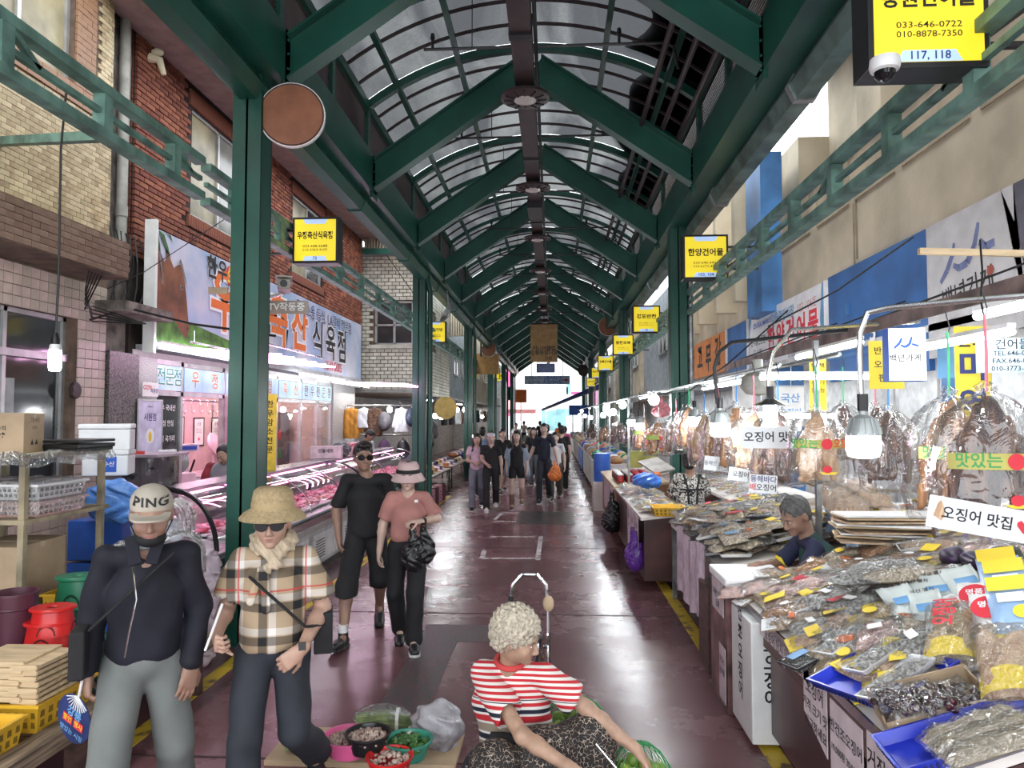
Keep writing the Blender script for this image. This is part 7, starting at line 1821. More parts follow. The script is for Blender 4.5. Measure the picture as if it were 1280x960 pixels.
sheet('yellow_placard','yellow placard half hidden by the lit white sign','sign',at(1108,456,Y=4.3),0.19,0.28,YELI,R(-6),[('반건조',0.05,0,0.08,BLACK,0.01),('오징어',0.05,0,0.0,BLACK,0.01),('판매',0.05,0,-0.08,BLACK,0.01)])
ws=thing('lit_sign','small lit white sign box with two blue brush strokes','sign',at(1134,443,Y=3.6),R(-8))
obj('sign_box',MB().box(-0.085,0.085,0,0.09,-0.13,0.13),BLUEI,ws);obj('lit_face',MB().box(-0.083,0.083,-0.004,0,-0.128,0.128),M('lit_white_face',(0.8,0.8,0.8),.4,var=0,emit=0.6),ws)
st_b=MB();brush([(-0.06,0.03),(-0.035,0.055),(-0.025,0.08)],[.004,.006,.004]);brush([(-0.03,0.045),(-0.01,0.035),(0.01,0.05),(0.02,0.085)],[.004,.006,.006,.004]);brush([(0.02,0.05),(0.05,0.04)],[.005,.005]);obj('brush_strokes',st_b,BLUEI,ws,loc=(0,-0.004,0))
words(ws,'백년가게',0.04,-0.01,-0.02,BLACK,0.01,y=-0.006)
obj('small_print',add_text(MB(),'소상공인 진흥공단',0.013,0,-0.105,-0.006),GREYI,ws)
# stall frames: rails, hooks, lamps
rail_('bent steel pipe arching over the nearest right stall',[at(1078,520,Y=3.05),at(1074,440,Y=3.05),at(1075,415,Y=3.05),at(1084,391,Y=3.05),at(1110,385,Y=3.03),at(1215,375,Y=2.9),at(1290,369,Y=2.85)],0.012)
rail_('black bent pipe carrying the second lamp',[at(897,505,Y=5.2),at(893,460,Y=5.2),at(899,440,Y=5.2),at(915,428,Y=5.2),at(1100,408,Y=5.0)],0.014,BLACKMETAL)
rail_('bent steel pipe carrying the tall lamp',[at(962,505,Y=4.7),at(960,470,Y=4.7),at(966,440,Y=4.7),at(990,412,Y=4.7),at(1150,402,Y=4.5)],0.013)
ch_=thing('stall_channel','rusty steel channel running over the right stalls','rail',(2.05,2.2,2.56));obj('channel',MB().box(-0.03,0.03,0,6.4,0,0.05).box(-0.03,-0.024,0,6.4,-0.03,0),M('rusty_channel',(0.16,0.11,0.1),.6,var=.3),ch_)
for y in(0.6,2.6,4.6,6.2):obj('channel_hanger',MB().bar((0,y,0.05),(1.2,y,0.5),0.015,0.015),BLACKMETAL,ch_)
rail_('long thin rail over the second and third right stalls',[(1.55,5.0,2.35),(1.55,12,2.35)],0.012,GALV)
rail_('long thin outer rail above the farther right stalls',[(1.25,9.0,2.3),(1.25,36,2.3)],0.014,GALV)
rail_('inner rail along the right stalls',[(1.95,5.0,2.42),(1.95,16,2.42)],0.014,GALV)
for k in range(9):rail_('short cross rail between the long rails of the right stalls',[(1.2,9.2+1.6*k,2.3),(2.3,9.2+1.6*k,2.4)],0.01,GALV,'cross rails on the right')
for k,(y,x,h)in enumerate([(5.45,1.95,2.56),(8.22,2.35,2.4),(12,1.25,2.3),(16,1.25,2.3),(20,1.25,2.3),(25,1.25,2.3),(30,1.25,2.3)]):
 solo('stall_post',['thin steel post beside the shop keeper','thin steel post behind the second stall goods'][k]if k<2 else 'thin steel post carrying the outer rail in the distance','post',MB().box(-.018,.018,-.018,.018,0,h),GALV,(x,y,0),group='thin stall posts')
mb=MB();mb.box(-0.35,0.35,-0.012,0.012,-0.012,0.012);solo('wooden_stick','pale wooden stick hung across the top right of the stall','stick',MB().box(-0.3,0.5,-0.012,0.012,-0.014,0.014),WOODL,at(1235,316,Y=3.3),rot=(0,R(2),0))
rail_('long black wire hooking the wooden stick to the big squid bag',[at(1225,300,Y=3.2),at(1228,340,Y=3.1),at(1226,375,Y=3.0),at(1230,396,Y=2.95)],0.004,CABLE)
for(a,b_,c,d,D1,D2,lb)in[(960,408,1142,296,6.8,6.2,'black sagging cable across the blue sign panel'),(845,500,985,388,8.8,7.5,'black cable across the white banner')]:
 p,q=at(a,b_,Y=D1),at(c,d,Y=D2);m_=p.lerp(q,.5)+Vector((0,0,-0.06));rail_(lb,[p,p.lerp(m_,.5),m_,m_.lerp(q,.5),q],0.008,CABLE)
tube_lamp((2.0,2.45,2.47),(2.0,3.5,2.47),'white tube lamp at the upper right edge of the picture',LEDS,None,0.02)
tube_lamp((2.28,3.7,2.42),(2.28,4.9,2.42),'white tube lamp behind the yellow vertical sign',LEDS,None,0.02)
tube_lamp((2.3,5.5,2.55),(2.3,6.9,2.55),'white tube lamp below the blue number panel',LEDS,None,0.022)
tube_lamp((1.98,7.0,2.36),(1.98,9.6,2.36),'long slanting white tube lamp under the orange banner',LEDS,None,0.022)
tube_lamp((1.5,5.3,2.28),(2.3,5.3,2.28),'horizontal white tube lamp above the pale squid bag',LEDS,None,0.018)
tube_lamp((1.55,6.0,2.0),(2.35,6.0,2.0),'horizontal white tube lamp behind the hanging bags',LEDS,None,0.018)
for k in range(5):tube_lamp((1.7,13+5*k,2.35),(1.7,14.2+5*k,2.35),'white tube lamp over a farther right stall',LEDS,'tube lamps over the far right stalls',0.022)
def hp_(a,b_,D_):
 q=at(a,b_,Y=D_);q.x=1.25 if D_>=9 else 1.55;q.z=min(q.z,2.2);return q
def led_lamp(label,loc,s=1.0,cable=0.3,group=None):
 t=thing('led_lamp',label,'lamp',loc,0,group);led_bulb_parts(t,s)
 obj('lamp_cable',MB().tube([(0,0,0.15*s),(0.004,0,cable)],0.004,5),CABLE,t);return t
led_lamp('large grey ribbed LED bulb glowing over the stall keeper',at(1079,541,Y=3.05),1.0,0.4)
led_lamp('grey capped LED bulb left of the squid shop board',at(900,527,Y=5.2),1.05,0.25)
tl_=thing('tall_lamp','tall cylindrical lamp glowing above the squid shop board','lamp',at(963,518,Y=4.7));obj('bulb',MB().tube([(0,0,-0.11),(0,0,0.06)],0.042,14),LED,tl_,smooth=True);obj('shade',MB().lathe([(0.03,0.1),(0.05,0.085),(0.11,0.06),(0.11,0.055),(0.03,0.06)],18),STEEL,tl_,smooth=True);obj('socket',MB().tube([(0,0,0.08),(0,0,0.18)],0.022,10),BLACKMETAL,tl_)
pend=solo('pendant_shade','dull round glass pendant above the tall lamp','lamp',MB().lathe([(0.001,-0.12),(0.1,-0.1),(0.15,-0.04),(0.13,0.05),(0.05,0.1),(0.045,0.2),(0.001,0.2)],20),M('dull_pendant',(0.3,0.3,0.27),.4),at(947,478,Y=6.4),smooth=True)
for k,(a,b_,D_)in enumerate([(834,523,8.6),(853,520,8.0),(809,528,10.5),(792,524,11.5),(777,515,15),(770,513,17),(764,516,16),(759,519,18),(763,482,17),(752,522,24),(748,520,28),(745,514,31),(783,482,13),(741,519,34),(820,478,9)]):
 if k<4:led_lamp(['LED bulb over the flower print woman, right one','tall LED bulb right of the flower print woman','LED bulb left of the flower print woman','LED bulb farther left over the third stall'][k],hp_(a,b_,D_),1.05,2.34-hp_(a,b_,D_).z)
 else:far_bulb('bright bulb in the far cluster over the right stalls',hp_(a,b_,D_),'far bulbs over the right stalls',0.1,0.065,2.3)
# hanging squid bags
def squid_bag(label,loc,w,h,mat,tie,top,seed=0,band=None,n=7,group=None):
 """film bag of dried squid gathered at the top, hung by a coloured tie; loc = the gather"""
 t=thing('squid_bag',label,'bag',loc,0,group);r_=random.Random(seed)
 F=Field(max(0.007,w*0.025))
 for k in range(n):
  a=2*PI*k/n+r_.random();rx=w*0.27*(1 if k else 0.2)
  x,y=rx*math.cos(a),rx*0.7*math.sin(a)
  F.cone((x*0.15,y*0.15,-0.1*h),(x*0.8,y*0.8,-h*0.42),w*0.05,w*0.12,0.015,((0,1,0),0.6))
  F.cone((x*0.8,y*0.8,-h*0.5),(x*1.15,y,-h*r_.uniform(.78,.93)),w*0.15,w*0.07,0.012,((0,1,0),0.5))
 obj('dried_squid',F.mesh('dried_squid',lambda X,Y,Z:0.012*w*(np.sin(90*X+3*np.sin(20*Z+seed))+np.sin(70*Y))),mat,t)
 mb=MB();nn=40;prof=[(0.03,0.06),(0.1,0.03),(0.05,0.0),(0.22,-0.06),(0.36,-0.16),(0.45,-0.32),(0.5,-0.55),(0.51,-0.8),(0.47,-0.98),(0.3,-1.0),(0.01,-0.97)]
 rings=[]
 for i,(r0,z0)in enumerate(prof):
  ring=[]
  for k in range(nn):
   a=2*PI*k/nn;am=(0.16 if i<6 else 0.05)*r0
   rr=w*(r0+am*math.sin(9*a+seed+0.6*i)+0.05*r0*math.sin(17*a+2*i))
   ring.append((rr*math.cos(a),rr*0.62*math.sin(a),h*z0+0.01*math.sin(5*a+i)))
  rings.append(ring)
 mb.loft(rings,caps=False);obj('film',mb,CLEAR,t,smooth=True,ang=180)
 obj('tie',MB().tube([(0,0,0.0),(0.004,0,top*0.5),(0,0,top)],0.006,5),tie,t)
 obj('hook',MB().tube([(0,0,top-0.02),(0.012,0,top+0.02),(0,0,top+0.07),(-0.006,0,top+0.1)],0.003,5),CABLE,t)
 if band:
  mb=MB();rr=w*0.515;z=-h*0.46
  ang=[R(-150)+R(120)*k/14 for k in range(15)]
  mb.add([(rr*math.cos(a),rr*0.63*math.sin(a),z+dz)for dz in(-0.03*w/.42,0.03*w/.42)for a in ang],[(k,k+1,k+16,k+15)for k in range(14)])
  obj('label_band',mb,M('yellow_film_band',(0.45,0.4,0.08),.4),t,smooth=True)
  if w>0.3:
   def wrapz(mb0):
    v=[]
    for p in mb0.v:
     a=R(-90)+p[0]/rr*1.0;v.append((rr*1.012*math.cos(a),rr*0.638*math.sin(a),z+p[2]))
    mb0.v=v;return mb0
   obj('band_lettering',wrapz(add_text(MB(),'맛있는',0.06,-0.11,0,0,0.02)),GREENI,t);obj('band_lettering',wrapz(add_text(MB(),'오징어',0.055,0.13,0,0,0.02)),REDI,t)
   obj('band_emblem',wrapz(flat(MB(),ellipse_pts(0.02,0,0.032,0.03),0)),REDI,t)
   obj('film_sticker',wrapz(flat(MB(),ellipse_pts(0.02,-0.14,0.026,0.02),0)),REDI,t);obj('film_sticker',wrapz(flat(MB(),[(-0.03,-0.155),(0.09,-0.155),(0.06,-0.168),(0.0,-0.168)],0)),YELI,t)
 return t
TG,TB,TP,TW=M('green_tie',(0.05,0.5,0.2),.4),M('blue_tie',(0.06,0.3,0.75),.4),M('pink_tie',(0.75,0.16,0.22),.4),M('pale_tie',(0.7,0.7,0.7),.4)
HS=[(1233,490,2.85,.42,.56,SQUID,TP,.30,1,'biggest bag of dark dried squid with printed yellow band at the right'),(1186,494,3.5,.40,.58,SQUIDL,TG,.30,1,'bag of amber dried squid just behind the biggest squid bag'),(1110,512,4.5,.34,.50,SQUID,TB,.30,0,'bag of dark dried squid right of the ribbed LED bulb'),(1094,507,5.0,.30,.46,SQUID,TP,.30,0,'bag of dark squid behind the ribbed LED bulb'),(1020,512,4.2,.32,.42,SQUIDP,TG,.25,1,'bag of pale dried squid with yellow band right of the squid shop board'),(1054,505,5.6,.30,.42,SQUID,TG,.28,0,'bag of dark squid between the pale squid bag and the LED bulb'),(972,512,5.0,.36,.52,SQUID,TB,.22,0,'bag of very dark hairy squid under the squid shop board'),(942,514,5.3,.36,.50,SQUIDP,TP,.26,1,'bag of pale striped squid left of the dark hairy one'),(920,506,6.2,.36,.56,SQUIDL,TB,.26,0,'bag of amber squid right of the second LED bulb'),(898,512,6.8,.36,.60,SQUIDL,TP,.2,0,'bag of amber squid under the second LED bulb'),(880,516,7.6,.34,.55,SQUIDP,TB,.2,0,'bag of pale squid left of the second LED bulb'),(861,508,8.4,.36,.5,SQUIDL,TG,.2,0,'bag of amber squid right of the flower print woman'),(845,518,9.2,.36,.5,SQUID,TP,.2,0,'bag of brown squid above the flower print woman'),(823,527,9.8,.40,.46,SQUIDL,TW,.2,1,'triangular bag of amber squid left of the flower print woman'),(805,522,11.0,.36,.5,SQUIDL,TW,.2,1,'bag of amber squid farther left of the flower print woman'),(790,527,13.0,.36,.45,SQUID,TW,.2,0,'bag of brown squid over the third stall'),(772,528,16.0,.4,.45,SQUID,TW,.2,0,'bag of brown squid over the fourth stall'),(757,532,20.0,.5,.45,SQUIDL,TW,.2,0,'broad bag of squid in the distance on the right'),(741,530,23.0,.5,.5,SQUID,TW,.2,0,'far bag of brown squid on the right')]
for i,(a,b_,D_,w_,h_,m_,tie,tl2,bd,lb)in enumerate(HS):
 squid_bag(lb,at(a,b_,Y=D_),w_,h_,m_,tie,tl2,i*1.7,bd,group='hanging bags of dried squid')
PKB=M('pink_bag_film',(.7,.25,.28),.4,bump=.5)
carrier('crumpled pink plastic bag hanging over the third stall',at(826,498,Y=10.5),0.28,0.26,PKB)
# small hand written boards
BRD=M('white_board_card',(0.78,0.8,0.82),.5,var=.02)
def board(label,px_,py_,D_,w,h,lines,rz=0.0,roll=0.0,heart=False):
 t=sheet('price_board',label,'sign',at(px_,py_,Y=D_),w,h,BRD,rz,[(s_,sz,x,z,m_,0.015)for s_,sz,x,z,m_ in lines],None,0.004,None,(0,R(roll),rz))
 if heart:
  mb=MB();s_=h*0.22;x0=w*0.435
  flat(mb,[(x0,-s_),(x0+s_,0.0),(x0+s_,s_*.5),(x0+s_*.5,s_*.85),(x0,s_*.4),(x0-s_*.5,s_*.85),(x0-s_,s_*.5),(x0-s_,0)],-0.002);obj('red_heart',mb,REDI,t)
  mb=MB();x1=-w*0.42;flat(mb,[(x1-.01,-.015),(x1,.03),(x1+.01,.045),(x1+.022,.025),(x1+.03,-.01),(x1+.02,-.03),(x1+.005,-.02)],-0.002);obj('squid_drawing',mb,SQUIDP,t)
 return t
board('white squid shop board with red heart below the biggest squid bag',1224,649,2.7,0.36,0.115,[('오징어 맛집',0.052,-0.008,0,BLACK)],0,10,True)
board('white squid shop board hanging before the dark hairy squid',960,547,4.6,0.33,0.135,[('오징어 맛집',0.07,0.02,0,BLACK)],0,0)
board('white two-line board with blue and red lettering above the third row',954,605,4.7,0.175,0.115,[('동해바다',0.045,0,0.028,NAVYI),('오징어',0.048,0.02,-0.025,BLACK),('배',0.048,-0.065,-0.025,REDI)],0,4)
board('small white board left of the two-line board',923,593,5.2,0.14,0.09,[('오징어',0.045,0.015,0,BLACK)],0.1,8)
board('dull whitish board behind the small white board',897,580,6.2,0.23,0.12,[('동해안 오징어',0.04,0,0.0,GREYI)],0.1,6)
def TR3(a,b,c):return(Matrix.Rotation(b,3,'Y')@Matrix.Rotation(c,3,'Z')@Matrix.Rotation(a,3,'X')).to_euler()
# goods in film
def slab(w,l,h,seed,n=9,amp=0.35):
 r_=random.Random(seed);ph=[r_.uniform(0,6)for _ in range(6)]
 mb=MB()
 def top(u,v):
  e_=min(1,6*min(u,1-u),6*min(v,1-v));n_=math.sin(9*u+ph[0])*math.sin(8*v+ph[1])+0.6*math.sin(17*u+6*v+ph[2])+r_.uniform(-.5,.5)
  return((u-.5)*w*(1+.03*n_),(v-.5)*l*(1+.03*n_),h*(0.12+(0.75+amp*0.5*n_)*max(0,e_)**0.7))
 mb.grid(n,n,top);o_=len(mb.v);mb.add([(-w/2,-l/2,0),(w/2,-l/2,0),(w/2,l/2,0),(-w/2,l/2,0)],[(3,2,1,0)]);return mb
def film_mb(w,l,h,seed,n=11):
 r_=random.Random(seed+99);mb=MB()
 def top(u,v):
  e_=max(0,min(1,5*min(u,1-u),5*min(v,1-v)));z=h*(0.1+0.98*e_**0.6)+r_.uniform(-.006,.006)
  return((u-.5)*w*1.12+r_.uniform(-.005,.005),(v-.5)*l*1.12+r_.uniform(-.005,.005),z+0.006)
 return mb.grid(n,n,top)
PK={}
def packet_proto(kind,v,w,l,h,mat,tray=None,sticker=None,header=None):
 key=(kind,v)
 if key in PK:return PK[key]
 parts=[('contents',mesh_of('contents',slab(w,l,h,hash(kind)%97+v),smooth=True,ang=180),mat)]
 parts.append(('film',mesh_of('film',film_mb(w,l,h,hash(kind)%89+v),smooth=True,ang=180),CLEARG))
 if tray:
  mb=MB();mb.loft([[(-w*.5,-l*.5,0),(w*.5,-l*.5,0),(w*.5,l*.5,0),(-w*.5,l*.5,0)],[(-w*.57,-l*.56,h*.8),(w*.57,-l*.56,h*.8),(w*.57,l*.56,h*.8),(-w*.57,l*.56,h*.8)],[(-w*.54,-l*.53,h*.8),(w*.54,-l*.53,h*.8),(w*.54,l*.53,h*.8),(-w*.54,l*.53,h*.8)],[(-w*.48,-l*.48,.004),(w*.48,-l*.48,.004),(w*.48,l*.48,.004),(-w*.48,l*.48,.004)]])
  parts.append(('tray',mesh_of('tray',mb),tray))
 if sticker:
  shape,sm,sx,sy=sticker
  mb=MB()
  P=ellipse_pts(0,0,sx,sy,18)if shape=='o' else[(-sx,-sy),(sx,-sy),(sx,sy),(-sx,sy)]
  mb.add([(p[0],p[1],h*1.1+0.012)for p in P],[tuple(range(len(P)))]);parts.append(('sticker',mesh_of('sticker',mb),sm))
 if header:parts.append(('printed_header',mesh_of('printed_header',MB().box(-w*.52,w*.52,l*.3,l*.56,h*.5,h*.5+.006)),header))
 for nme,me,mt in parts:me.materials.append(mt)
 PK[key]=parts;return parts
def place_packet(parts,label,loc,rot,group,sc=1.0,name='packet',cat='packet'):
 t=thing(name,label,cat,loc,0,group,TR3(*rot));t.scale=(sc,)*3
 for nme,me,mt in parts:
  o=bpy.data.objects.new(nme,me);COL.objects.link(o);o.parent=t
 return t
KINDS=[('clear packet of silver anchovies',.17,.24,.035,ANCHG,None,('r',WHITEI,.04,.02),None),('clear packet of brown anchovies',.17,.25,.035,ANCH,None,('r',YELI,.045,.025),None),('long packet of shredded squid',.14,.30,.035,SHRED,None,('o',YELI,.045,.03),None),('packet of orange dried shrimp',.16,.22,.035,SHRIMP,None,('o',WHITEI,.025,.025),None),('white tray of pale dried fish',.15,.22,.03,POLL,WHITEP,None,None),('black tray of dark seaweed',.16,.22,.03,SEAWEED,PLBLACK,('r',YELI,.02,.015),None),('packet of pinkish dried fish',.2,.28,.03,PINKD,None,('r',WHITEI,.03,.03),None),('packet of pale pollock strips',.15,.32,.035,POLL,None,('r',ORI,.04,.015),WHITEI),('yellow headed packet of dried squid',.16,.26,.035,SQUIDP,None,('r',YELI,.06,.035),YELI),('red headed packet of shredded squid',.16,.26,.035,SHRED,None,('r',REDI,.05,.03),REDI),('blue labelled packet of anchovies',.18,.26,.03,ANCH,None,('r',SKYB,.045,.02),None),('packet of folded brown kelp',.16,.26,.03,KELP,None,None,None)]
def fill(area_fn,nu,nv,stall,kinds,seed,jit=0.03,skip=None,sc=1.0,join=False):
 r_=random.Random(seed);bulk,bm_=MB(),[]
 for i in range(nu):
  for j in range(nv):
   u,v=(i+0.5+r_.uniform(-.2,.2))/nu,(j+0.5+r_.uniform(-.2,.2))/nv
   p,sl=area_fn(u,v)
   if skip and skip(p):continue
   kd=KINDS[kinds[r_.randrange(len(kinds))]]
   pr=packet_proto(kd[0],r_.randrange(3),*kd[1:])
   row='front' if v<0.34 else('middle' if v<0.67 else 'back');end='near' if u<0.34 else('centre' if u<0.67 else 'far')
   if join:
    mx=Matrix.Translation((p[0],p[1],p[2]+r_.uniform(0,.02)))@(Matrix.Rotation(-sl+R(r_.uniform(-8,8)),4,'Y')@Matrix.Rotation(R(90)+r_.uniform(-.5,.5),4,'Z'))
    for nme,me,mt in pr:
     if mt not in bm_:bm_.append(mt)
     bulk.mat(bm_.index(mt)).add([mx@v_.co for v_ in me.vertices],[tuple(q.vertices)for q in me.polygons])
    continue
   place_packet(pr,f'{kd[0]}, {row} row, {end} part, {stall}',(p[0],p[1],p[2]+r_.uniform(0,.02)),(R(r_.uniform(-9,9)),-sl+R(r_.uniform(-8,8)),R(90)+r_.uniform(-.5,.5)if r_.random()<.6 else r_.uniform(-.4,.4)),f'packets on the {stall}',sc*r_.uniform(.9,1.1))
 if join:tag(obj('goods_pile',bulk,bm_,smooth=True),'heap of mixed film packets on the '+stall,'goods',None,'stuff')
def stall_box(label,x0,x1,y0,y1,zf,zb,top=CARDW,front=LAMI,name='stall_counter',legs=False,body=99):
 t=thing(name,label,'counter',(x0,y0,0));L_,W_=y1-y0,x1-x0
 prof=[(0.04,0.12),(0.04,zf-.04),(W_,zb-.04),(W_,0.12)]
 if not legs:obj('counter_body',MB().loft([[(x,0.02,z)for x,z in prof],[(x,min(L_-.02,body),z)for x,z in prof]]),front,t)
 tp=[(0,zf-.035),(0,zf),(W_,zb),(W_,zb-.035)]
 obj('counter_top',MB().loft([[(x,0,z)for x,z in tp],[(x,L_,z)for x,z in tp]]),top,t)
 if legs:
  for x in(0.03,W_-.03):
   for y in(.03,L_-.03):
    lg=obj('leg',MB().box(x-.025,x+.025,y-.003,y+.003,0,zf-.035).box(x-.025,x-.019,y-.025,y+.025,0,zf-.035),GALV,t)
  obj('lower_shelf',MB().box(0.02,W_,0.02,L_,0.2,0.23),GALV,t)
 return t
ZF1,SL1=0.80,0.36
def s1(px_,py_,lift=0.0):
 d=at(px_,py_,Y=1.0)-Vector((0,0,2));k=(ZF1+lift+SL1*(0-1.25)-2)/(d.z-SL1*d.x);p=Vector((0,0,2))+d*k
 return Vector((p.x,p.y,ZF1+lift+SL1*(p.x-1.25)))
sc1=stall_box('nearest right stall counter with dark red laminate front and taped paper notes',1.25,3.1,2.5,4.98,ZF1,ZF1+SL1*1.85,body=1.93)
obj('steel_edge',MB().box(-0.012,0.0,0,2.65,ZF1-.045,ZF1-.0),STEEL,sc1)
obj('apron_board',MB().box(-0.01,0.03,0,1.9,ZF1-.16,ZF1-.045),WOODD,sc1)
obj('end_board',MB().box(0.0,1.85,-0.02,0.02,0.55,ZF1-.03),M('dark_olive_board',(0.07,0.055,0.035),.5),sc1)
tl3=math.atan(SL1)
def note(label,y0,y1,z0,z1,lines,mat=PINKPAPER,x=1.235,bot=0.0):
 t=thing('paper_note',label,'note',(x,y1,0),WEST,'paper notes taped on the nearest stall');L_=y1-y0
 mb=MB();mb.add([(0,0,z1),(0,0.0,z0+bot),(L_,0.0,z0),(L_,0,z1),(0,0.004,z1),(0,0.004,z0+bot),(L_,0.004,z0),(L_,0.004,z1)],[(0,1,2,3),(7,6,5,4),(0,3,7,4),(1,5,6,2),(0,4,5,1),(3,2,6,7)])
 obj('paper',mb,mat,t)
 for s_,sz,x_,z_,m_ in lines:obj('handwriting',add_text(MB(),s_,sz,x_,z_,-0.002,0.012),m_,t)
 return t
note('long paper strip along the stall edge above the freezer',3.62,4.45,0.70,0.76,[('오징어 한치 미역 멸치',0.07,0.42,0.73,BLACK)])
note('rounded paper note with three handwritten lines under the stall edge',3.4,3.7,0.45,0.76,[('오징어',0.085,0.15,0.69,BLACK),('가격 크기 맛',0.062,0.15,0.6,BLACK),('비교하세요',0.062,0.16,0.52,BLACK)],bot=0.1)
note('large paper note with boxed heading and prices',3.02,3.36,0.22,0.74,[('반건조오징어',0.062,0.17,0.63,BLACK),('10,000원 30,000원',0.042,0.17,0.54,BLACK),('경구돌천물',0.07,0.17,0.4,BLACK)])
note('paper note with red handwriting at the near end of the stall',2.64,2.98,0.25,0.76,[('거짓없는',0.09,0.17,0.66,BLACK),('덕장',0.08,0.12,0.54,REDI),('직거래',0.09,0.18,0.43,BLACK)])
fz=thing('freezer','white freezer with vertical Korean words under the nearest stall','freezer',(1.19,4.48,0))
obj('freezer_body',MB().box(0,0.5,0,0.48,0.03,0.75),WHITEP,fz,bevel=0.008)
obj('vent_panel',MB().box(0.16,0.46,-0.004,0,0.1,0.38),M('pale_grey_plastic',(.55,.56,.57),.4),fz)
for k in range(7):obj('vent_slot',MB().box(0.22,0.4,-0.006,-0.004,0.15+.03*k,0.16+.03*k),GREYI,fz)
for i,c in enumerate('건조오징어'):
 mb=MB();add_text(mb,c,0.11,0.12,0.72-0.105*i,-0.003,0.02);obj('freezer_lettering',mb,BLACK,fz)
 mb=MB();add_text(mb,c,0.11,0.25,0.74-0.12*i,0,0.02);obj('freezer_lettering',mb,BLACK,fz,loc=(-0.003,0.5,0),rot=(0,0,WEST))
mbx=thing('marbled_box','brown marbled laminate box between the freezer and the second stall','box',(1.17,5.0,0))
obj('box_body',MB().box(0,0.42,0,0.5,0,0.84),MARB,mbx);obj('foam_lid',MB().box(-0.01,0.45,-0.01,0.5,0.84,0.9),FOAM,mbx,bevel=0.01)
o=note('small paper note on the marbled box',5.06,5.4,0.62,0.84,[('마른오징어',0.06,0.17,0.74,BLACK),('도매',0.06,0.17,0.67,BLACK)],x=1.16);o['group']='paper notes by the marbled box'
o=note('long paper note low on the marbled box',5.02,5.2,0.05,0.42,[('맛있는',0.05,0.09,0.32,BLACK),('건어물',0.05,0.09,0.24,BLACK)],x=1.16);o['group']='paper notes by the marbled box'
def on1(px_,py_,lift=0.0):return s1(px_,py_,lift)
ROT1=(0,-tl3,0)
tb1=thing('display_tray','blue plastic tray holding three long packs of silver dried fish','tray',on1(1104,850,0.02),0,None,TR3(0,-tl3,R(20)))
def tray_parts(t,w,l,h,mat):
 mb=MB();mb.loft([[(-w/2,-l/2,0),(w/2,-l/2,0),(w/2,l/2,0),(-w/2,l/2,0)],[(-w/2-.02,-l/2-.02,h),(w/2+.02,-l/2-.02,h),(w/2+.02,l/2+.02,h),(-w/2-.02,l/2+.02,h)],[(-w/2-.01,-l/2-.01,h),(w/2+.01,-l/2-.01,h),(w/2+.01,l/2+.01,h),(-w/2-.01,l/2+.01,h)],[(-w/2+.008,-l/2+.008,.006),(w/2-.008,-l/2+.008,.006),(w/2-.008,l/2-.008,.006),(-w/2+.008,l/2-.008,.006)]])
 obj('tray_body',mb,mat,t)
 sl=MB()
 for k in range(int(w/.02)):sl.box(-w/2+.02*k+.004,-w/2+.02*k+.012,-l/2-.016,-l/2-.01,h*.3,h*.7)
 for k in range(int(l/.02)):sl.box(-w/2-.016,-w/2-.01,-l/2+.02*k+.004,-l/2+.02*k+.012,h*.3,h*.7)
 obj('slots',sl,M('dark_slots',(.005,.01,.1),.6),t,kind='stuff')
tray_parts(tb1,.38,.42,.045,PLNAVY)
TR=packet_proto('long white tray of silver fish',0,.1,.34,.03,ANCHG,WHITEP)
for k,(a,b_,lb)in enumerate([(1062,800,'farthest'),(1102,820,'middle'),(1122,852,'nearest')]):
 place_packet(TR,f'{lb} long white tray of silver dried fish in the blue tray',on1(a,b_,0.06),(0,-tl3,R(-62)),'long trays of silver fish')
tb2=thing('display_tray','blue plastic tray with pale dried strips at the bottom right corner','tray',on1(1215,925,0.0),0,None,TR3(0,-tl3,R(-4)));tray_parts(tb2,.55,.22,.045,PLNAVY)
NOOD=M('pale_dried_strips',(.62,.54,.4),.5,var=0,col2=(.36,.29,.2),scale=9,stretch=(1,30,30),bump=.5)
for k in range(3):place_packet([('contents',mesh_of('contents',slab(.34,.085,.035,40+k),True,ang=180),NOOD),('film',mesh_of('film',film_mb(.34,.085,.035,40+k),True,ang=180),CLEARM)]if False else packet_proto('strips',k,.34,.085,.035,NOOD),['nearest pack of pale dried strips in the corner tray','middle pack of pale dried strips in the corner tray','farthest pack of pale dried strips in the corner tray'][k],on1(1235,925,0.045)+Vector((0,-0.06+.075*k,0)),(0,-tl3,R(-3+3*k)),'packs of pale strips')
cbx=thing('open_carton','open brown carton holding glossy dark dried fruit','box',on1(1165,888,0.0),0,None,TR3(0,-tl3,R(-10)))
mb=MB();mb.box(-.19,.19,-.11,.11,0,.008).box(-.19,-.184,-.11,.11,0,.08).box(.184,.19,-.11,.11,0,.08).box(-.19,.19,-.11,-.104,0,.05).box(-.19,.19,.104,.11,0,.09);obj('carton_walls',mb,CARD,cbx)
for k in range(6):
 mb=MB();r_=random.Random(k)
 for q in range(16):mb.ell((r_.uniform(-.055,.055),r_.uniform(-.045,.045),r_.uniform(.01,.05)),(.018,.015,.014),8,6,(r_.random(),r_.random(),r_.random()))
 t=thing('fruit_bag',f'film bag of glossy dark fruit, {["left", "middle", "right"][k % 3]} of the {["near", "far"][k // 3]} row in the open carton','bag',on1(1165,888,0.03)+Vector((-.12+.12*(k%3),-.04+.09*(k//3),.01+.04*(k%3-1)*.36)),0,'bags of dark dried fruit',(0,-tl3,0))
 obj('dried_fruit',mb,JUJUBE,t,smooth=True,kind='stuff');obj('film',film_mb(.13,.11,.06,k),CLEARG,t,smooth=True,ang=180)
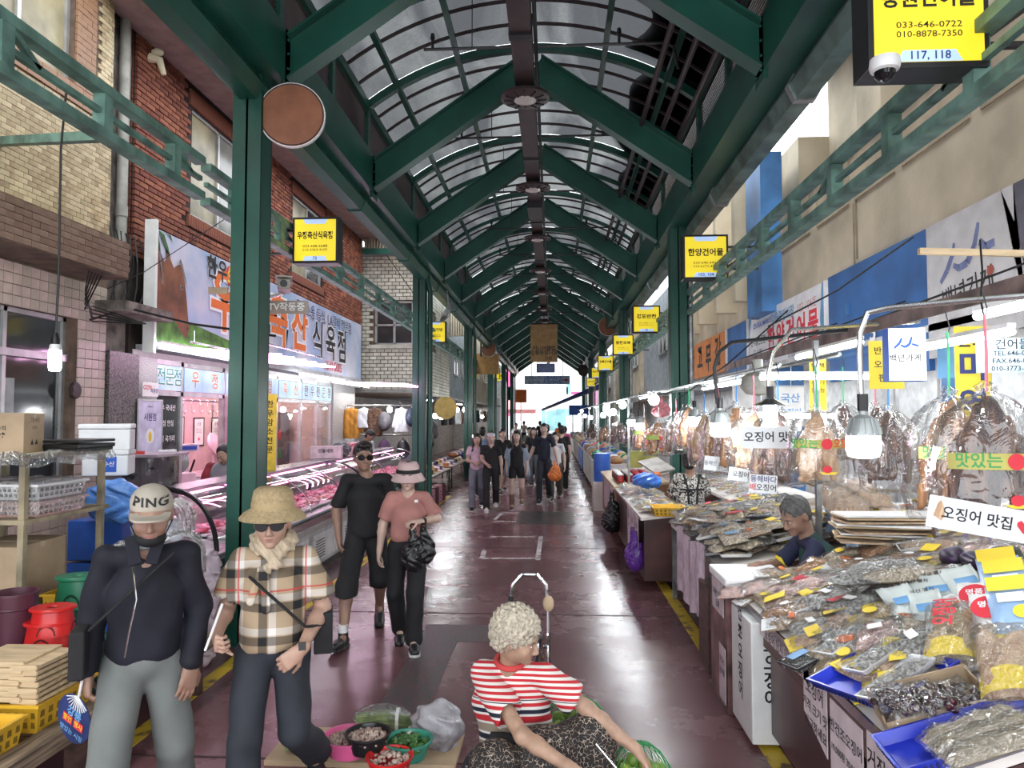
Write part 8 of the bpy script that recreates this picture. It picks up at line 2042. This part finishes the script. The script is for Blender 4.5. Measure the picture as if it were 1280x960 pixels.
def big_bag(label,px_,py_,lift,w,l,h,mat,rz,tilt,text=None,foot=YELI,seed=0):
 t=thing('goods_bag',label,'bag',on1(px_,py_,lift),0,'large film bags of shredded squid',TR3(R(tilt),-tl3*.8,rz))
 obj('contents',slab(w,l,h,seed,12,.4),mat,t,smooth=True,ang=180)
 obj('film',film_mb(w*1.02,l*1.02,h*1.1,seed,16),CLEARG,t,smooth=True,ang=180)
 if foot:
  mb=MB();mb.grid(10,4,lambda u,v:((u-.5)*w*1.08,-l*.52+.07*v,h*(0.15+.8*math.sin(PI*u)**.5)*(0.5+.55*v)+.004));obj('printed_foot',mb,foot,t,smooth=True)
 if text:
  mb=MB();add_text(mb,text,l*.24,0,0,0,.03,fit=l*.62);mb.v=[(-v[2],v[0]+l*.08,h*1.22+.008+0*v[1])for v in mb.v];mb.f=[f for f in mb.f];obj('bag_lettering',mb,REDI,t)
 return t
big_bag('large bag of shredded squid with dark red words and yellow foot',1192,800,0.05,.20,.42,.09,SHRED,R(-32),4,'오징어',seed=11)
big_bag('large glossy bag of squid strips cut by the right picture edge',1262,838,0.06,.20,.40,.10,SQUIDP,R(-28),6,None,seed=12)
big_bag('long bag of brown stock fish with yellow rim left of the red lettered bag',1133,800,0.03,.15,.36,.06,ANCH,R(-48),0,None,seed=13)
big_bag('long bag of pale strips lying above the silver fish trays',1106,768,0.02,.15,.34,.05,SHRED,R(-55),0,None,None,seed=14)
def printed_pouch(label,px_,py_,lift,w,l,mat,marks,rz,tilt=25,group='printed pouches at the back'):
 t=thing('printed_pouch',label,'pouch',on1(px_,py_,lift),0,group,TR3(R(tilt),-tl3*.8,rz))
 mb=slab(w,l,.04,int(px_),8,.1);obj('pouch_body',mb,mat,t,smooth=True,ang=180)
 for s_,m_,x,y,sz in marks:
  mk=MB()
  if s_=='@':P=ellipse_pts(x,y,sz,sz,18);mk.add([(p[0],p[1],.046)for p in P],[tuple(range(len(P)))])
  elif s_=='#':mk.add([(x-sz,y-sz*.5,.046),(x+sz,y-sz*.5,.046),(x+sz,y+sz*.5,.046),(x-sz,y+sz*.5,.046)],[(0,1,2,3)])
  else:
   add_text(mk,s_,sz,0,0,0,.02);mk.v=[(v[0]+x,v[2]+y,.05)for v in mk.v]
  obj('pouch_print',mk,m_,t)
 return t
MINT=M('pale_mint_pouch',(.62,.68,.66),.25,var=.06)
for k,(a,b_)in enumerate([(1150,748),(1172,738),(1160,760),(1205,728),(1128,752)]):
 printed_pouch(f'pale mint pouch with small dark print, {["leftmost", "second", "nearest", "rightmost", "farthest left"][k]} of the pale pouches',a,b_,.05+.01*k,.16,.24,MINT,[('국산 멸치',BLACK,0,.07,.028),('#',SKYB,0,-.04,.05)],R(-30+6*k),22)
for k,(a,b_)in enumerate([(1222,752),(1238,768)]):
 printed_pouch(['pouch with red disc behind the red lettered bag','second pouch with red disc nearer the edge'][k],a,b_,.09,.16,.24,WHITEP,[('@',REDI,0,0,.065),('명품',WHITEI,0,.01,.04)],R(-35),25)
BLP=M('blue_printed_pouch',(.3,.45,.68),.25,var=.1)
for k,(a,b_)in enumerate([(1262,738),(1268,762),(1252,722)]):
 printed_pouch(['yellow rimmed blue pouch at the right edge, upper','yellow rimmed blue pouch at the right edge, lower','yellow rimmed blue pouch at the back'][k],a,b_,.12,.18,.26,BLP,[('#',YELI,0,.11,.08),('#',WHITEI,0,.03,.05),('@',YELI,.03,-.05,.035)],R(-30),28)
for(a,b_,kd,v,rz,lb)in[(1002,830,5,0,.3,'black tray with blue label at the stall edge'),(1062,812,9,1,.5,'clear box with round orange sticker'),(1095,770,2,1,-.3,'packet with large round yellow sticker'),(1040,800,0,2,.2,'thin packet behind the black tray'),(1005,760,4,1,.1,'white foam tray of pale dried fish at the far end'),(1040,745,5,1,.6,'black tray of brown dried goods, left one'),(1075,745,5,2,.5,'black tray of brown dried goods, right one')]:
 k=KINDS[kd];st=('r',SKYB,.05,.03)if 'blue label' in lb else(('o',ORI,.045,.045)if 'orange' in lb else(('o',YELI,.05,.03)if 'yellow' in lb else None))
 pr=packet_proto('sp'+lb,v,k[1]*.85,k[2]*.7,k[3]*1.2,k[4],k[5],st,None)
 place_packet(pr,lb,on1(a,b_,.03),(0,-tl3,rz),'packs at the edge of the nearest stall')
for k in range(3):printed_pouch(['blue and yellow pouch standing behind the keeper, left','blue and yellow pouch standing behind the keeper, middle','blue and yellow pouch standing behind the keeper, right'][k],0,0,0,.22,.28,BLP,[('#',YELI,0,.12,.1),('@',REDI,.06,-.06,.03),('황태',NAVYI,0,.04,.05)],R(-30),35,'blue and yellow pouches behind the keeper')
kk=[o for o in COL.objects if o.name.startswith('printed_pouch')][-3:]
for k,o in enumerate(kk):o.location=at([1050,1085,1078][k],[645,660,678][k],Y=[5.9,5.6,5.3][k])
skipz=lambda p:(p[1]<3.05 and p[0]<1.95)
fill(lambda u,v:((1.27+1.65*v,2.7+2.35*u,ZF1+SL1*(0.02+1.65*v)+.012),tl3),14,9,'nearest stall',[0,1,2,2,3,4,6,7,8,9,10,11,8,3],3,skip=skipz)
fill(lambda u,v:((1.45+1.3*v,3.2+1.1*u,ZF1+SL1*(0.2+1.3*v)+.05),tl3),5,5,'nearest stall top layer',[0,2,3,4,5,6,7,10],5)
for k in range(4):place_packet(packet_proto('bundle',k%2,.18,.36,.045,PINKD),['pinkish bundle of dried fish by the far end, first','pinkish bundle of dried fish by the far end, second','pinkish bundle beside the keeper hands','pinkish bundle under the keeper arm'][k],on1([935,965,1000,1030][k],[742,735,738,728][k],.02),(0,-tl3*.5,R(70+15*k)),'pinkish fish bundles')
for k in range(3):place_packet(packet_proto('longs',k,.16,.75,.06,ANCHG if k!=1 else ANCH),['longest silver pack behind the black trays, left','longest grey pack behind the black trays, middle','longest silver pack behind the black trays, right'][k],on1([1140,1165,1120][k],[712,722,726][k],.05),(0,0,R(-72-4*k)),'long packs at the back')
purple=M('purple_black_packs',(.05,.02,.08),.3,col2=(.01,.01,.01),scale=20)
for k in range(3):heap('goods_bag',['glossy black and purple pack heap under the heart board, left','glossy black and purple pack heap under the heart board, middle','dark green laver pack at the right edge'][k],on1([1192,1222,1256][k],[706,712,704][k],.06),(.075,.09,.045),[purple,purple,SEAWEED][k],k,'bag',.01)
for k in range(9):solo('flat_board_pack',f'flat board pack behind the heart board, {["lowest", "second", "third", "fourth", "fifth", "sixth", "seventh", "eighth", "topmost"][k]} of the stack','packet',MB().box(-.35,.35,-.12,.12,0,.012),[POLL,WOODL,PAPER][k%3],at(1120,650,Y=4.9)+Vector((rnd.uniform(-.05,.05),rnd.uniform(-.05,.05),-.14+.022*k)),rz=rnd.uniform(-.3,.1),group='flat board packs')
for k in range(4):place_packet(packet_proto('brownnet',k%2,.3,.4,.1,SQUIDP),['lower left','upper middle','right','topmost left'][k]+' bulky film pack of pale squid behind the keeper',at([1055,1075,1098,1040][k],[625,612,640,605][k],Y=5.6+.1*k)+Vector((0,0,-.05)),(R(20),0,.3*k),'bulky packs behind the keeper')
bt2=stall_box('back table behind the stall keeper piled with goods',2.55,3.25,5.2,6.3,1.1,1.25)
fill(lambda u,v:((2.6+.6*v,5.3+.9*u,1.15+.12*v),.12),5,5,'back table',[1,2,6,8,9,7],8)
sc2=stall_box('second right stall counter beyond the keeper with slotted steel legs',1.3,2.5,5.75,8.1,.82,1.02,legs=True)
solo('dark_crate','dark wooden crate under the near end of the second stall','crate',MB().box(0,.5,0,.35,0,.66),WOODD,(1.2,5.75,0))
lb_=carton('white carton printed with Korean fish names at the near end of the second stall',(1.52,5.72,.665),.52,.22,.15,CARDW,0,['한치 미역 멸치'],tsize=.085)
for k in range(3):carton(['white carton with red band on the lower shelf','second white carton with red band on the lower shelf','third carton deep under the second stall'][k],(1.62+.1*k,7.7-.7*k,.235),.5,.45,.4,CARDW,0,['구운오징어'],tsize=.06,tcol=REDI)
pd=MB();pd.grid(10,26,lambda u,v:(1.22+.1*math.sin(PI*u)*0+.02*math.sin(24*v)+(1-u)*.0,5.95+1.2*v,.92-.62*u+.03*math.sin(9*v)))
solo('plastic_sheet','pinkish film skirt hanging from the front of the second stall','film',pd,M('pinkish_bag_film',(0.6,0.5,0.58),0.22,bump=0.7,bscale=20),smooth=True)
fill(lambda u,v:((1.31+1.15*v,5.8+2.25*u,.85+.18*v),.17),9,5,'second stall base layer',[0,1,4,6,7],21,join=True)
fill(lambda u,v:((1.31+1.15*v,5.85+2.15*u,.91+.05*math.sin(PI*u)+.18*v),.17),11,7,'second stall',[0,1,2,4,6,8,9,10,3],11)
fill(lambda u,v:((1.34+.95*v,5.85+1.9*u,.98+.05*math.sin(PI*u)+.18*v),.2),9,5,'second stall top layer',[0,2,7,8,9,10,1,5],12)
sc3=stall_box('third right stall counter with hanging papers and purple bags',1.0,1.55,8.35,11.7,.84,.9)
stall_box('low back counter behind the flower print woman',2.2,3.0,8.3,11.6,.95,1.1)
tub('basket','orange yellow shallow basket of packets at the corner of the third stall','basket',(1.32,8.45,.86),.36,.3,.1,PLYEL)
fill(lambda u,v:((1.08+1.85*v,8.5+3.1*u,.87+.14*v),.1),12,9,'third stall',[0,1,4,6,7,10,2],15,skip=lambda p:1.5<p[0]<2.25,join=True)
for k in range(3):note(['paper sheet on the third stall, nearest','paper sheet on the third stall, middle','paper sheet on the third stall, farthest'][k],8.5+.42*k,8.85+.42*k,.42-.1*k,.82,[('오징어',.08,.17,.7,BLACK),('10,000원',.05,.17,.6,BLACK)],x=.985)['group']='papers on the third stall'
PURP=M('purple_bag_film',(.12,.03,.3),.35,bump=.4)
for k in range(2):carrier(['left purple plastic bag hanging at the third stall','right purple plastic bag hanging at the third stall'][k],Vector((.96,8.55+.3*k,.62)),.2,.42,PURP,k)
carrier('black plastic bag hanging at the far end of the third stall',Vector((.93,11.5,.8)),.34,.62,BAGB,3)
bl_=heap('plastic_bag','crumpled bright blue plastic bag on the third stall',at(808,600,Y=10.4)+Vector((0,0,-.1)),(.2,.18,.1),M('bright_blue_bag',(.08,.25,.8),.3,bump=.6,bscale=20),7)
solo('orange_ball','round orange packet near the blue bag','packet',MB().ell((0,0,0),(.06,.06,.055)),ORI,at(821,594,Y=10.6),smooth=True)
solo('green_sheet','yellow green folded cloth propped behind the red jars','cloth',MB().bbox((0,0,0),(.3,.03,.3),(R(20),0,.5)).bbox((.25,.1,0),(.3,.03,.28),(R(20),0,-.4)),M('yellow_green_cloth',(.45,.45,.14),.7),at(795,574,Y=12.2))
sc4=stall_box('fourth right stall, wooden counter with jars of red sauce',.98,1.86,11.7,15,.86,.95,top=WOODL,front=M('orange_wood_front',(.32,.15,.07),.5))
solo('poster','pale poster sheets on the front of the fourth stall','poster',MB().box(-.006,0,.2,1.0,.3,.8).box(-.006,0,1.2,2.4,.25,.78),PINKPAPER,(1.015,11.95,0))
JR=M('red_sauce',(.35,.03,.03),.25)
for k in range(7):
 for j in range(4):
  t=thing('sauce_jar',['dark lidded jar in the front rows of the fourth stall','red sauce jar in the back rows of the fourth stall'][j>1],'jar',(1.12+.15*j,12.1+.17*k,.9),0,'jars on the fourth stall')
  obj('jar',MB().lathe([(.055,0),(.06,.02),(.06,.1),(.05,.12)],12),JR if j>1 or k%3==0 else PLBLACK,t,smooth=True);obj('lid',MB().lathe([(.052,.118),(.052,.14),(.001,.142)],12),REDI if j>1 else WHITEP,t)
for k in range(10):heap('garlic_bag','whitish lumpy pack heaped behind the jars',(1.5+.16*(k%4),13.2+.2*(k//4),.92),(.1,.12,.08),PAPER,k,'packet',.02)['group']='whitish packs behind the jars'
solo('blue_drum','blue plastic drum at the far end of the fourth stall','drum',MB().lathe([(.17,0),(.18,.3),(.17,.6),(.001,.6)],18),PLBLUE,(1.05,15.6,0.6),smooth=True);solo('drum_stand','pale box under the blue drum','box',MB().box(-.25,.25,-.25,.25,0,.6),CARDW,(1.1,15.6,0))
solo('slanted_board','pale slanted display board behind the third stall goods','board',MB().bbox((0,0,0),(.35,.5,.03),(R(18),R(-10),.4)),M('dull_board',(.4,.38,.35),.7),at(800,582,Y=11.3)+Vector((.25,0,0)))
cols=[PAPER,SHRED,PLGREEN,SQUIDL,ANCHG,REDI,PLBLUE]
for s,(y0,y1)in enumerate([(16.3,20),(20.6,25),(25.6,30),(30.6,36),(36.6,43)]):
 stall_box(f'{["fifth", "sixth", "seventh", "eighth", "ninth"][s]} right stall counter in the distance',1.0,1.88,y0,y1,.88,.95,front=[WHITEP,CARDW,PLBLUE,CARDW,WHITEP][s])
 r_=random.Random(s)
 for k in range(int((y1-y0)/.4)):
  for j in range(3):
   ci=r_.randrange(7);solo('goods_bundle',f'{["white", "straw coloured", "green", "amber", "silver", "red", "blue"][ci]} bundle, {["front", "middle", "back"][j]} row, on the {["fifth", "sixth", "seventh", "eighth", "ninth"][s]} right stall','bundle',MB().ell((0,0,.07),(.15,.18,.1+.05*r_.random()),9,6),cols[ci],(1.15+.29*j,y0+.2+.4*k,.9),group=f'bundles on the {["fifth", "sixth", "seventh", "eighth", "ninth"][s]} right stall',smooth=True)
heap('cabbage','bright green vegetable bundle at the fifth right stall',(1.05,17.2,.95),(.14,.14,.12),PLGREEN,2,'vegetable')
# vendor goods on the floor, hand truck
ht_=thing('hand_truck','folding steel hand truck standing behind the seated vendor','cart',(-.13,4.45,0))
hp=[(-.13,.0,.25),(-.13,0,.85),(-.115,0,.97),(-.06,0,1.03),(.03,0,1.03),(.085,0,.97),(.1,0,.85),(.1,0,.25)]
obj('handle',MB().tube(hp,.012,8),CHROME,ht_,smooth=True)
obj('grip',MB().tube([(-.126,0,.78),(-.13,0,.9)],.016,8),BLACKMETAL,ht_)
obj('cross_bar',MB().tube([(-.13,0,.6),(.1,0,.6)],.01,6).tube([(-.13,0,.3),(.1,0,.3)],.01,6),CHROME,ht_)
obj('clamp',MB().tube([(-.06,-.03,.5),(-.08,-.05,.62),(.0,-.05,.66),(.06,-.04,.58),(.08,-.02,.45)],.014,6).tube([(.0,-.04,.3),(.06,-.04,.66)],.018,6),CHROME,ht_,smooth=True)
obj('toe_plate',MB().box(-.15,.12,-.25,.0,.04,.06),STEEL,ht_)
for x in(-.16,.13):obj('wheel',MB().lathe([(.03,-.015),(.08,-.015),(.08,.015),(.03,.015)],18,mx=Matrix.Translation((x,.03,.08))@Matrix.Rotation(R(90),4,'Y')),BLACKMETAL,ht_,smooth=True)
obj('wrapped_cloth',MB().ell((.1,-.01,.86),(.035,.03,.05)),CARD,ht_,smooth=True)
GRN=M('green_fruit',(.28,.42,.06),.35,var=.2,scale=8);NET=M('green_net',(.03,.28,.08),.5)
def net_bag(label,loc,n,seed,sp):
 t=thing('net_bag',label,'bag',loc);r_=random.Random(seed);mb=MB()
 for k in range(n):
  a=2.4*k;rr=sp*math.sqrt((k+.5)/n);mb.ell((rr*math.cos(a),rr*math.sin(a)*.8,.045+.16*(1-rr/sp)*r_.random()+.03*(k%3)),(.036,.036,.034),10,7)
 obj('green_fruit',mb,GRN,t,smooth=True,kind='stuff')
 nt_=MB()
 for k in range(12):
  a=PI*k/12;nt_.tube([(sp*1.12*math.cos(a)*math.cos(q),sp*.95*math.sin(a)*math.cos(q),.01+.27*math.sin(q))for q in[PI*j/10 for j in range(11)]],.0025,4)
 obj('net',nt_,NET,t,kind='stuff');return t
net_bag('green net bag of green fruit in front of the hand truck',(.12,4.1,.16),22,1,.2);solo('low_box','low dark box under the green net bag','box',MB().box(-.18,.18,-.15,.15,0,.16),PLBLACK,(.12,4.1,0))
net_bag('net bag of yellow green fruit beside the knee of the seated vendor',(.42,3.62,.13),22,2,.16);solo('low_box','low dark box under the yellow green fruit','box',MB().box(-.13,.13,-.12,.12,0,.13),PLBLACK,(.42,3.62,0))
def basin(label,loc,r,mat,fill_m,n,seed,pr,group=None):
 t=thing('basin',label,'basin',loc,0,group)
 obj('bowl',MB().lathe([(r*.75,0),(r,.09),(r*1.07,.095),(r*1.07,.1),(r*.97,.1),(r*.73,.008),(.001,.008)],30),mat,t,smooth=True)
 r_=random.Random(seed);mb=MB()
 for k in range(n):
  a,q=r_.uniform(0,2*PI),math.sqrt(r_.random())*r*.88;mb.ell((q*math.cos(a),q*math.sin(a),.06+.035*(1-q/r)+r_.uniform(0,.012)),(pr*r_.uniform(.7,1.2),pr*r_.uniform(.7,1.2),pr*.8),7,5,(r_.random()*3,0,r_.random()*3))
 obj('filling',mb,fill_m,t,smooth=True,kind='stuff');return t
BEAN=M('garlic_cloves',(.62,.50,.42),.5,var=.0,col2=(.32,.2,.17),scale=25)
basin('pink plastic basin of small garlic cloves',at(436,941,Z=.12),.14,PLPINK,BEAN,230,1,.011)
basin('black plastic basin of garlic cloves in front of the pink one',at(460,938,Z=.16),.12,PLBLACK,BEAN,210,2,.011)
basin('green basin of green peppers at the right of the black basin',at(510,946,Z=.1),.13,M('teal_plastic',(.05,.3,.22),.4),M('green_peppers',(.06,.17,.04),.35,var=.3),60,3,.02)
basin('red basin at the bottom edge below the black one',at(487,968,Z=.1),.12,PLRED,BEAN,120,4,.011)
def bunch(label,loc,l,r,rz,mat,n=26,seed=0,tip=None):
 t=thing('green_bunch',label,'vegetable',loc,rz);r_=random.Random(seed);mb=MB()
 for k in range(n):
  a,q=r_.uniform(0,2*PI),r*math.sqrt(r_.random());x,z=q*math.cos(a),r*.8+q*math.sin(a)*.7
  mb.tube([(x*.4,-l/2,z*.7),(x,0,z),(x*1.3+r_.uniform(-.02,.02),l/2,z*.8)],[.004,.008,.003],5)
 obj('stalks',mb,mat,t,kind='stuff',smooth=True)
 obj('binding',MB().lathe([(r*1.05,-.01),(r*1.05,.01)],14,mx=Matrix.Translation((0,-l*.25,r*.75))@Matrix.Rotation(R(90),4,'X')),PAPER,t);return t
PG=M('pale_green_stalks',(.28,.36,.16),.5,var=.3,scale=10);DG=M('dark_green_stalks',(.05,.15,.03),.5,var=.3)
bunch('film wrapped bunch of pale green leaves behind the basins',at(480,912,Z=.08),.34,.07,R(95),PG,60,1)
solo('plastic_sheet','clear film over the pale green leaves','film',MB().ell((0,0,.07),(.19,.085,.085),16,8),CLEARM,at(478,912,Z=.06),smooth=True)
bunch('bunch of spring onions lying left of the pink basin',at(412,935,Z=.03),.5,.05,R(100),PG,30,2)
bunch('dark green stalks over the green basin',at(500,930,Z=.12),.26,.045,R(70),DG,40,3)
solo('white_paper','crumpled white paper beside the wrapped leaves','paper',MB().bbox((0,0,.05),(.1,.08,.1),(.4,.3,.5)),PAPER,at(516,922,Z=.02),bevel=.01)
heap('plastic_bag','clear plastic bag of dark goods left of the seated vendor',at(548,938,Z=0)+Vector((-.02,.05,0)),(.15,.16,.13),M('cloudy_dark_bag',(.16,.15,.17),.2,var=0,col2=(.5,.48,.52),thr=(.45,.7),scale=5,bump=.9,bscale=18),9)
solo('low_stand','low board under the vendor basins','board',MB().box(-.6,.5,-.2,.25,0,.03),CARD,at(470,940,Z=.0))
rail_('thin metal tongs in the hands of the seated vendor',[at(745,930,Y=3.1),at(772,962,Y=3.05)],.004,STEEL)
# light box signs over the aisle
def light_box(label,loc,w,name_,tel1,tel2,num,rz=0.0,group='yellow light box signs',detail=True,tens=1.0,bracket=1):
 t=thing('light_box_sign',label,'sign',loc,rz,group);h=w*1.0
 obj('sign_case',MB().box(-w/2-.03,w/2+.03,0,.2,-h/2-.03,h/2+.03),BLACKMETAL,t,bevel=.006)
 obj('sign_face',MB().box(-w/2,w/2,-.004,0,-h/2,h/2),YSIGN,t)
 for s in(1,-1):obj('blue_tab',flat(MB(),[(-w*.3,s*h*.5),(w*.3,s*h*.5),(w*.24,s*h*.39),(-w*.24,s*h*.39)],-.006),BSIGN,t)
 mb=MB();add_text(mb,name_,w*.2,0,h*.1,-.008,.03,fit=w*.86 if len(name_)>4 else w*.8);obj('sign_words',mb,BLACK,t)
 if detail:
  mb=MB();add_text(mb,tel1,w*.085,0,-h*.15,-.008,.005,fit=w*.6);add_text(mb,tel2,w*.085,0,-h*.24,-.008,.005,fit=w*.6);obj('sign_numbers',mb,BLACK,t)
  mb=MB();add_text(mb,num,w*.11,0,-h*.445,-.009,.012);obj('sign_numbers',mb,NAVYI,t)
 obj('bracket',MB().box(bracket*(w/2+.02),bracket*(w/2+.45),.08,.12,h*.25,h*.3).box(bracket*(w/2+.02),bracket*(w/2+.45),.08,.12,-h*.3,-h*.25).bar((bracket*(w/2+.02),.1,-h*.25),(bracket*(w/2+.4),.1,h*.25),.03,.03),BLACKMETAL,t)
 return t
light_box('big yellow light box sign with white camera below it at the top right',at(1160,12,Y=3.75),.55,'동원건어물','033-646-0722','010-8878-7350','117, 118',0,tens=1)
light_box('yellow light box sign numbered 103, 104 beside the green post',at(882,321,Y=9.8),.55,'한양건어물','033-646-3434','010-6273-4239','103, 104')
light_box('yellow light box sign numbered 73 over the meat shop',at(394,300,Y=8.4),.50,'우정축산식육점','033-648-6688','010-5363-9103','73',bracket=-1)
light_box('yellow light box sign on the second left post',at(544,415,Y=19.2),.52,'중앙가방','033-648-2222','010-5368-2303','75',bracket=-1)
for k,(a,b_,D_,w_,n_)in enumerate([(808,399,15.2,.52,'경포반찬'),(779,431,19.6,.5,'동천모복'),(757,454,26,.5,'강릉건어물'),(746,466,32,.42,'중앙건어물'),(739,478,38,.42,'금성상회')]):
 light_box(['yellow light box sign right of the brown disc','fifth yellow sign, below and left of the disc side sign','sixth yellow sign in the right row','seventh yellow sign in the right row','farthest yellow sign in the right row'][k],at(a,b_,Y=D_),w_,n_,'033-646-1111','010-6273-1111','99',detail=k<2)
for k,(a,b_,D_)in enumerate([(618,467,40),(627,471,44)]):
 light_box(['small far yellow sign on the left row, nearer','small far yellow sign on the left row, farther'][k],at(a,b_,Y=D_),.55,'중앙시장','','','',detail=False,bracket=-1)
dc=thing('dome_camera','white dome security camera under the big yellow sign','camera',at(1106,88,Y=3.72))
obj('camera_base',MB().lathe([(.001,.06),(.07,.06),(.075,.02),(.068,0)],24),WHITEP,dc,smooth=True);obj('dome',MB().lathe([(.052,.005),(.05,-.03),(.03,-.055),(.001,-.062)],20),LENS,dc,smooth=True);obj('dome_ring',MB().lathe([(.068,0),(.05,-.008),(.05,.004)],24),WHITEP,dc,smooth=True)
DISC=M('brown_disc_paint',(.27,.10,.05),.5,var=.1)
def disc_sign(label,loc,r,rz=0.0,side=-1):
 t=thing('disc_sign',label,'sign',loc,rz)
 mx=Matrix.Rotation(R(90),4,'X')
 obj('disc',MB().lathe([(.001,0),(r,0),(r,.05),(.001,.05)],40,mx=mx),DISC,t);obj('dark_rim',MB().lathe([(r*.955,.051),(r*.985,.053),(r*.985,-.0),(r*.955,.051)],40,mx=mx),BLACK,t)
 obj('pale_edge',MB().lathe([(r,.045),(r*1.03,.045),(r*1.03,.005),(r,.005)],40,mx=mx),WHITEP,t)
 obj('mount_plate',MB().box(side*r*.98,side*(r+.06),-.03,.03,-r*.95,r*.95),BLACKMETAL,t);return t
disc_sign('large brown disc sign with dark rim fixed to the near left post',at(366,146,Y=6.35),.29,R(8))
disc_sign('small brown disc sign on the right roof beam in the distance',at(760,408,Y=25.5),.33,0,1)
solo('dark_bracket_sign','dark round shape hanging by the far right row of signs','sign',MB().ell((0,0,0),(.3,.1,.35)),BROWNMETAL,at(729,463,Y=40),smooth=True)
hb_=thing('hanging_banner','brown banner hanging under the ridge far down the aisle','sign',at(680,429,Y=24.5))
obj('banner_cloth',MB().box(-.46,.46,0,.03,-.65,.65),M('tan_banner',(.30,.18,.07),.7),hb_)
for s_,z in(('시니어클럽',-.18),('강릉중앙시장',-.33),('八번',-.52)):obj('banner_words',add_text(MB(),s_,.17 if z>-.5 else.13,.0 if z>-.5 else.15,z,-.002,.02),BLACK,hb_)
obj('banner_rod',MB().tube([(-.5,0,.66),(.5,0,.66)],.02,6).tube([(0,0,.66),(0,0,1.3)],.01,5),BLACKMETAL,hb_)
solo('small_sign','small framed brown sign under the hanging banner','sign',MB().box(-.35,.35,0,.06,-.17,.17).box(-.3,.3,-.01,0,-.12,.12),[M('slate_blue_print',(.14,.17,.32),.6)],at(682,460,Y=27))
rail_('rod holding the small sign under the banner',[at(682,452,Y=27.02),at(682,452,Y=27.02)+Vector((0,0,1.9))],.012,BLACKMETAL)
fs_=sheet('direction_sign','white and blue hanging direction sign with red arrow at the far mouth','sign',at(684,475,Y=46),2.9,.55,M('pale_blue_sign',(.62,.74,.9),.5),0,[('2층식당가',.26,.35,.12,BLUEI,.02),('지하어시장',.26,.35,-.14,BLUEI,.02),('농산물 수산물',.17,-.85,.12,NAVYI,0),('건어물 의류',.17,-.85,-.14,NAVYI,0)])
obj('arrow',flat(flat(MB(),[(.95,-.03),(1.15,-.03),(1.15,.03),(.95,.03)],-.002),[(1.15,-.1),(1.35,0),(1.15,.1)],-.002),REDI,fs_);obj('sign_rod',MB().tube([(-1,0,.27),(-1,0,3)],.02,5).tube([(1,0,.27),(1,0,3)],.02,5),BLACKMETAL,fs_)
solo('tan_sign_box','tan hanging sign box on the left row beyond the third post','sign',MB().box(-.55,.55,0,.2,-.42,.42),M('tan_sign',(.36,.2,.06),.6),at(607,455,Y=30));solo('orange_sign','small orange sign in the bright street','sign',MB().box(-.4,.4,0,.1,-.45,.45),ORI,at(651,495,Y=50));solo('sign_pole','thin pole under the small orange sign','pole',MB().tube([(0,0,0),(0,0,2.95)],.03,6),STEEL,(at(651,495,Y=50).x,50.1,0))
disc_sign('small brown disc over the tan hanging sign box',at(611,437,Y=30),.3)
rail_('black sagging cable along the near left wall',[at(112,400,Y=7.3),at(160,385,Y=7.6),at(240,405,Y=7.2),at(292,412,Y=6.5),at(345,420,Y=6.6)],.012,CABLE)
rail_('thin diagonal wire across the big sign',[at(110,372,Y=7.6),at(180,340,Y=7.8),at(290,268,Y=8.0)],.005,CABLE)
rail_('thin black wire crossing the white tiled wall',[at(470,300,Y=18.5),at(505,350,Y=18.6),at(540,400,Y=18.7)],.01,CABLE)
# tell apart the things whose labels still coincide
_same={}
for o in COL.objects:
 if 'label' in o and 'category' in o:_same.setdefault(o['label'],[]).append(o)
def _ord(n):return str(n)+('th' if 10<=n%100<=20 else{1:'st',2:'nd',3:'rd'}.get(n%10,'th'))
for lb,os_ in _same.items():
 if len(os_)<2:continue
 os_.sort(key=lambda o:(o.location.y,o.location.x,o.location.z))
 for i,o in enumerate(os_):
  o['label']=lb+(', nearest' if i==0 else ', '+_ord(i+1)+' nearest')if len(lb.split())<=14 else lb
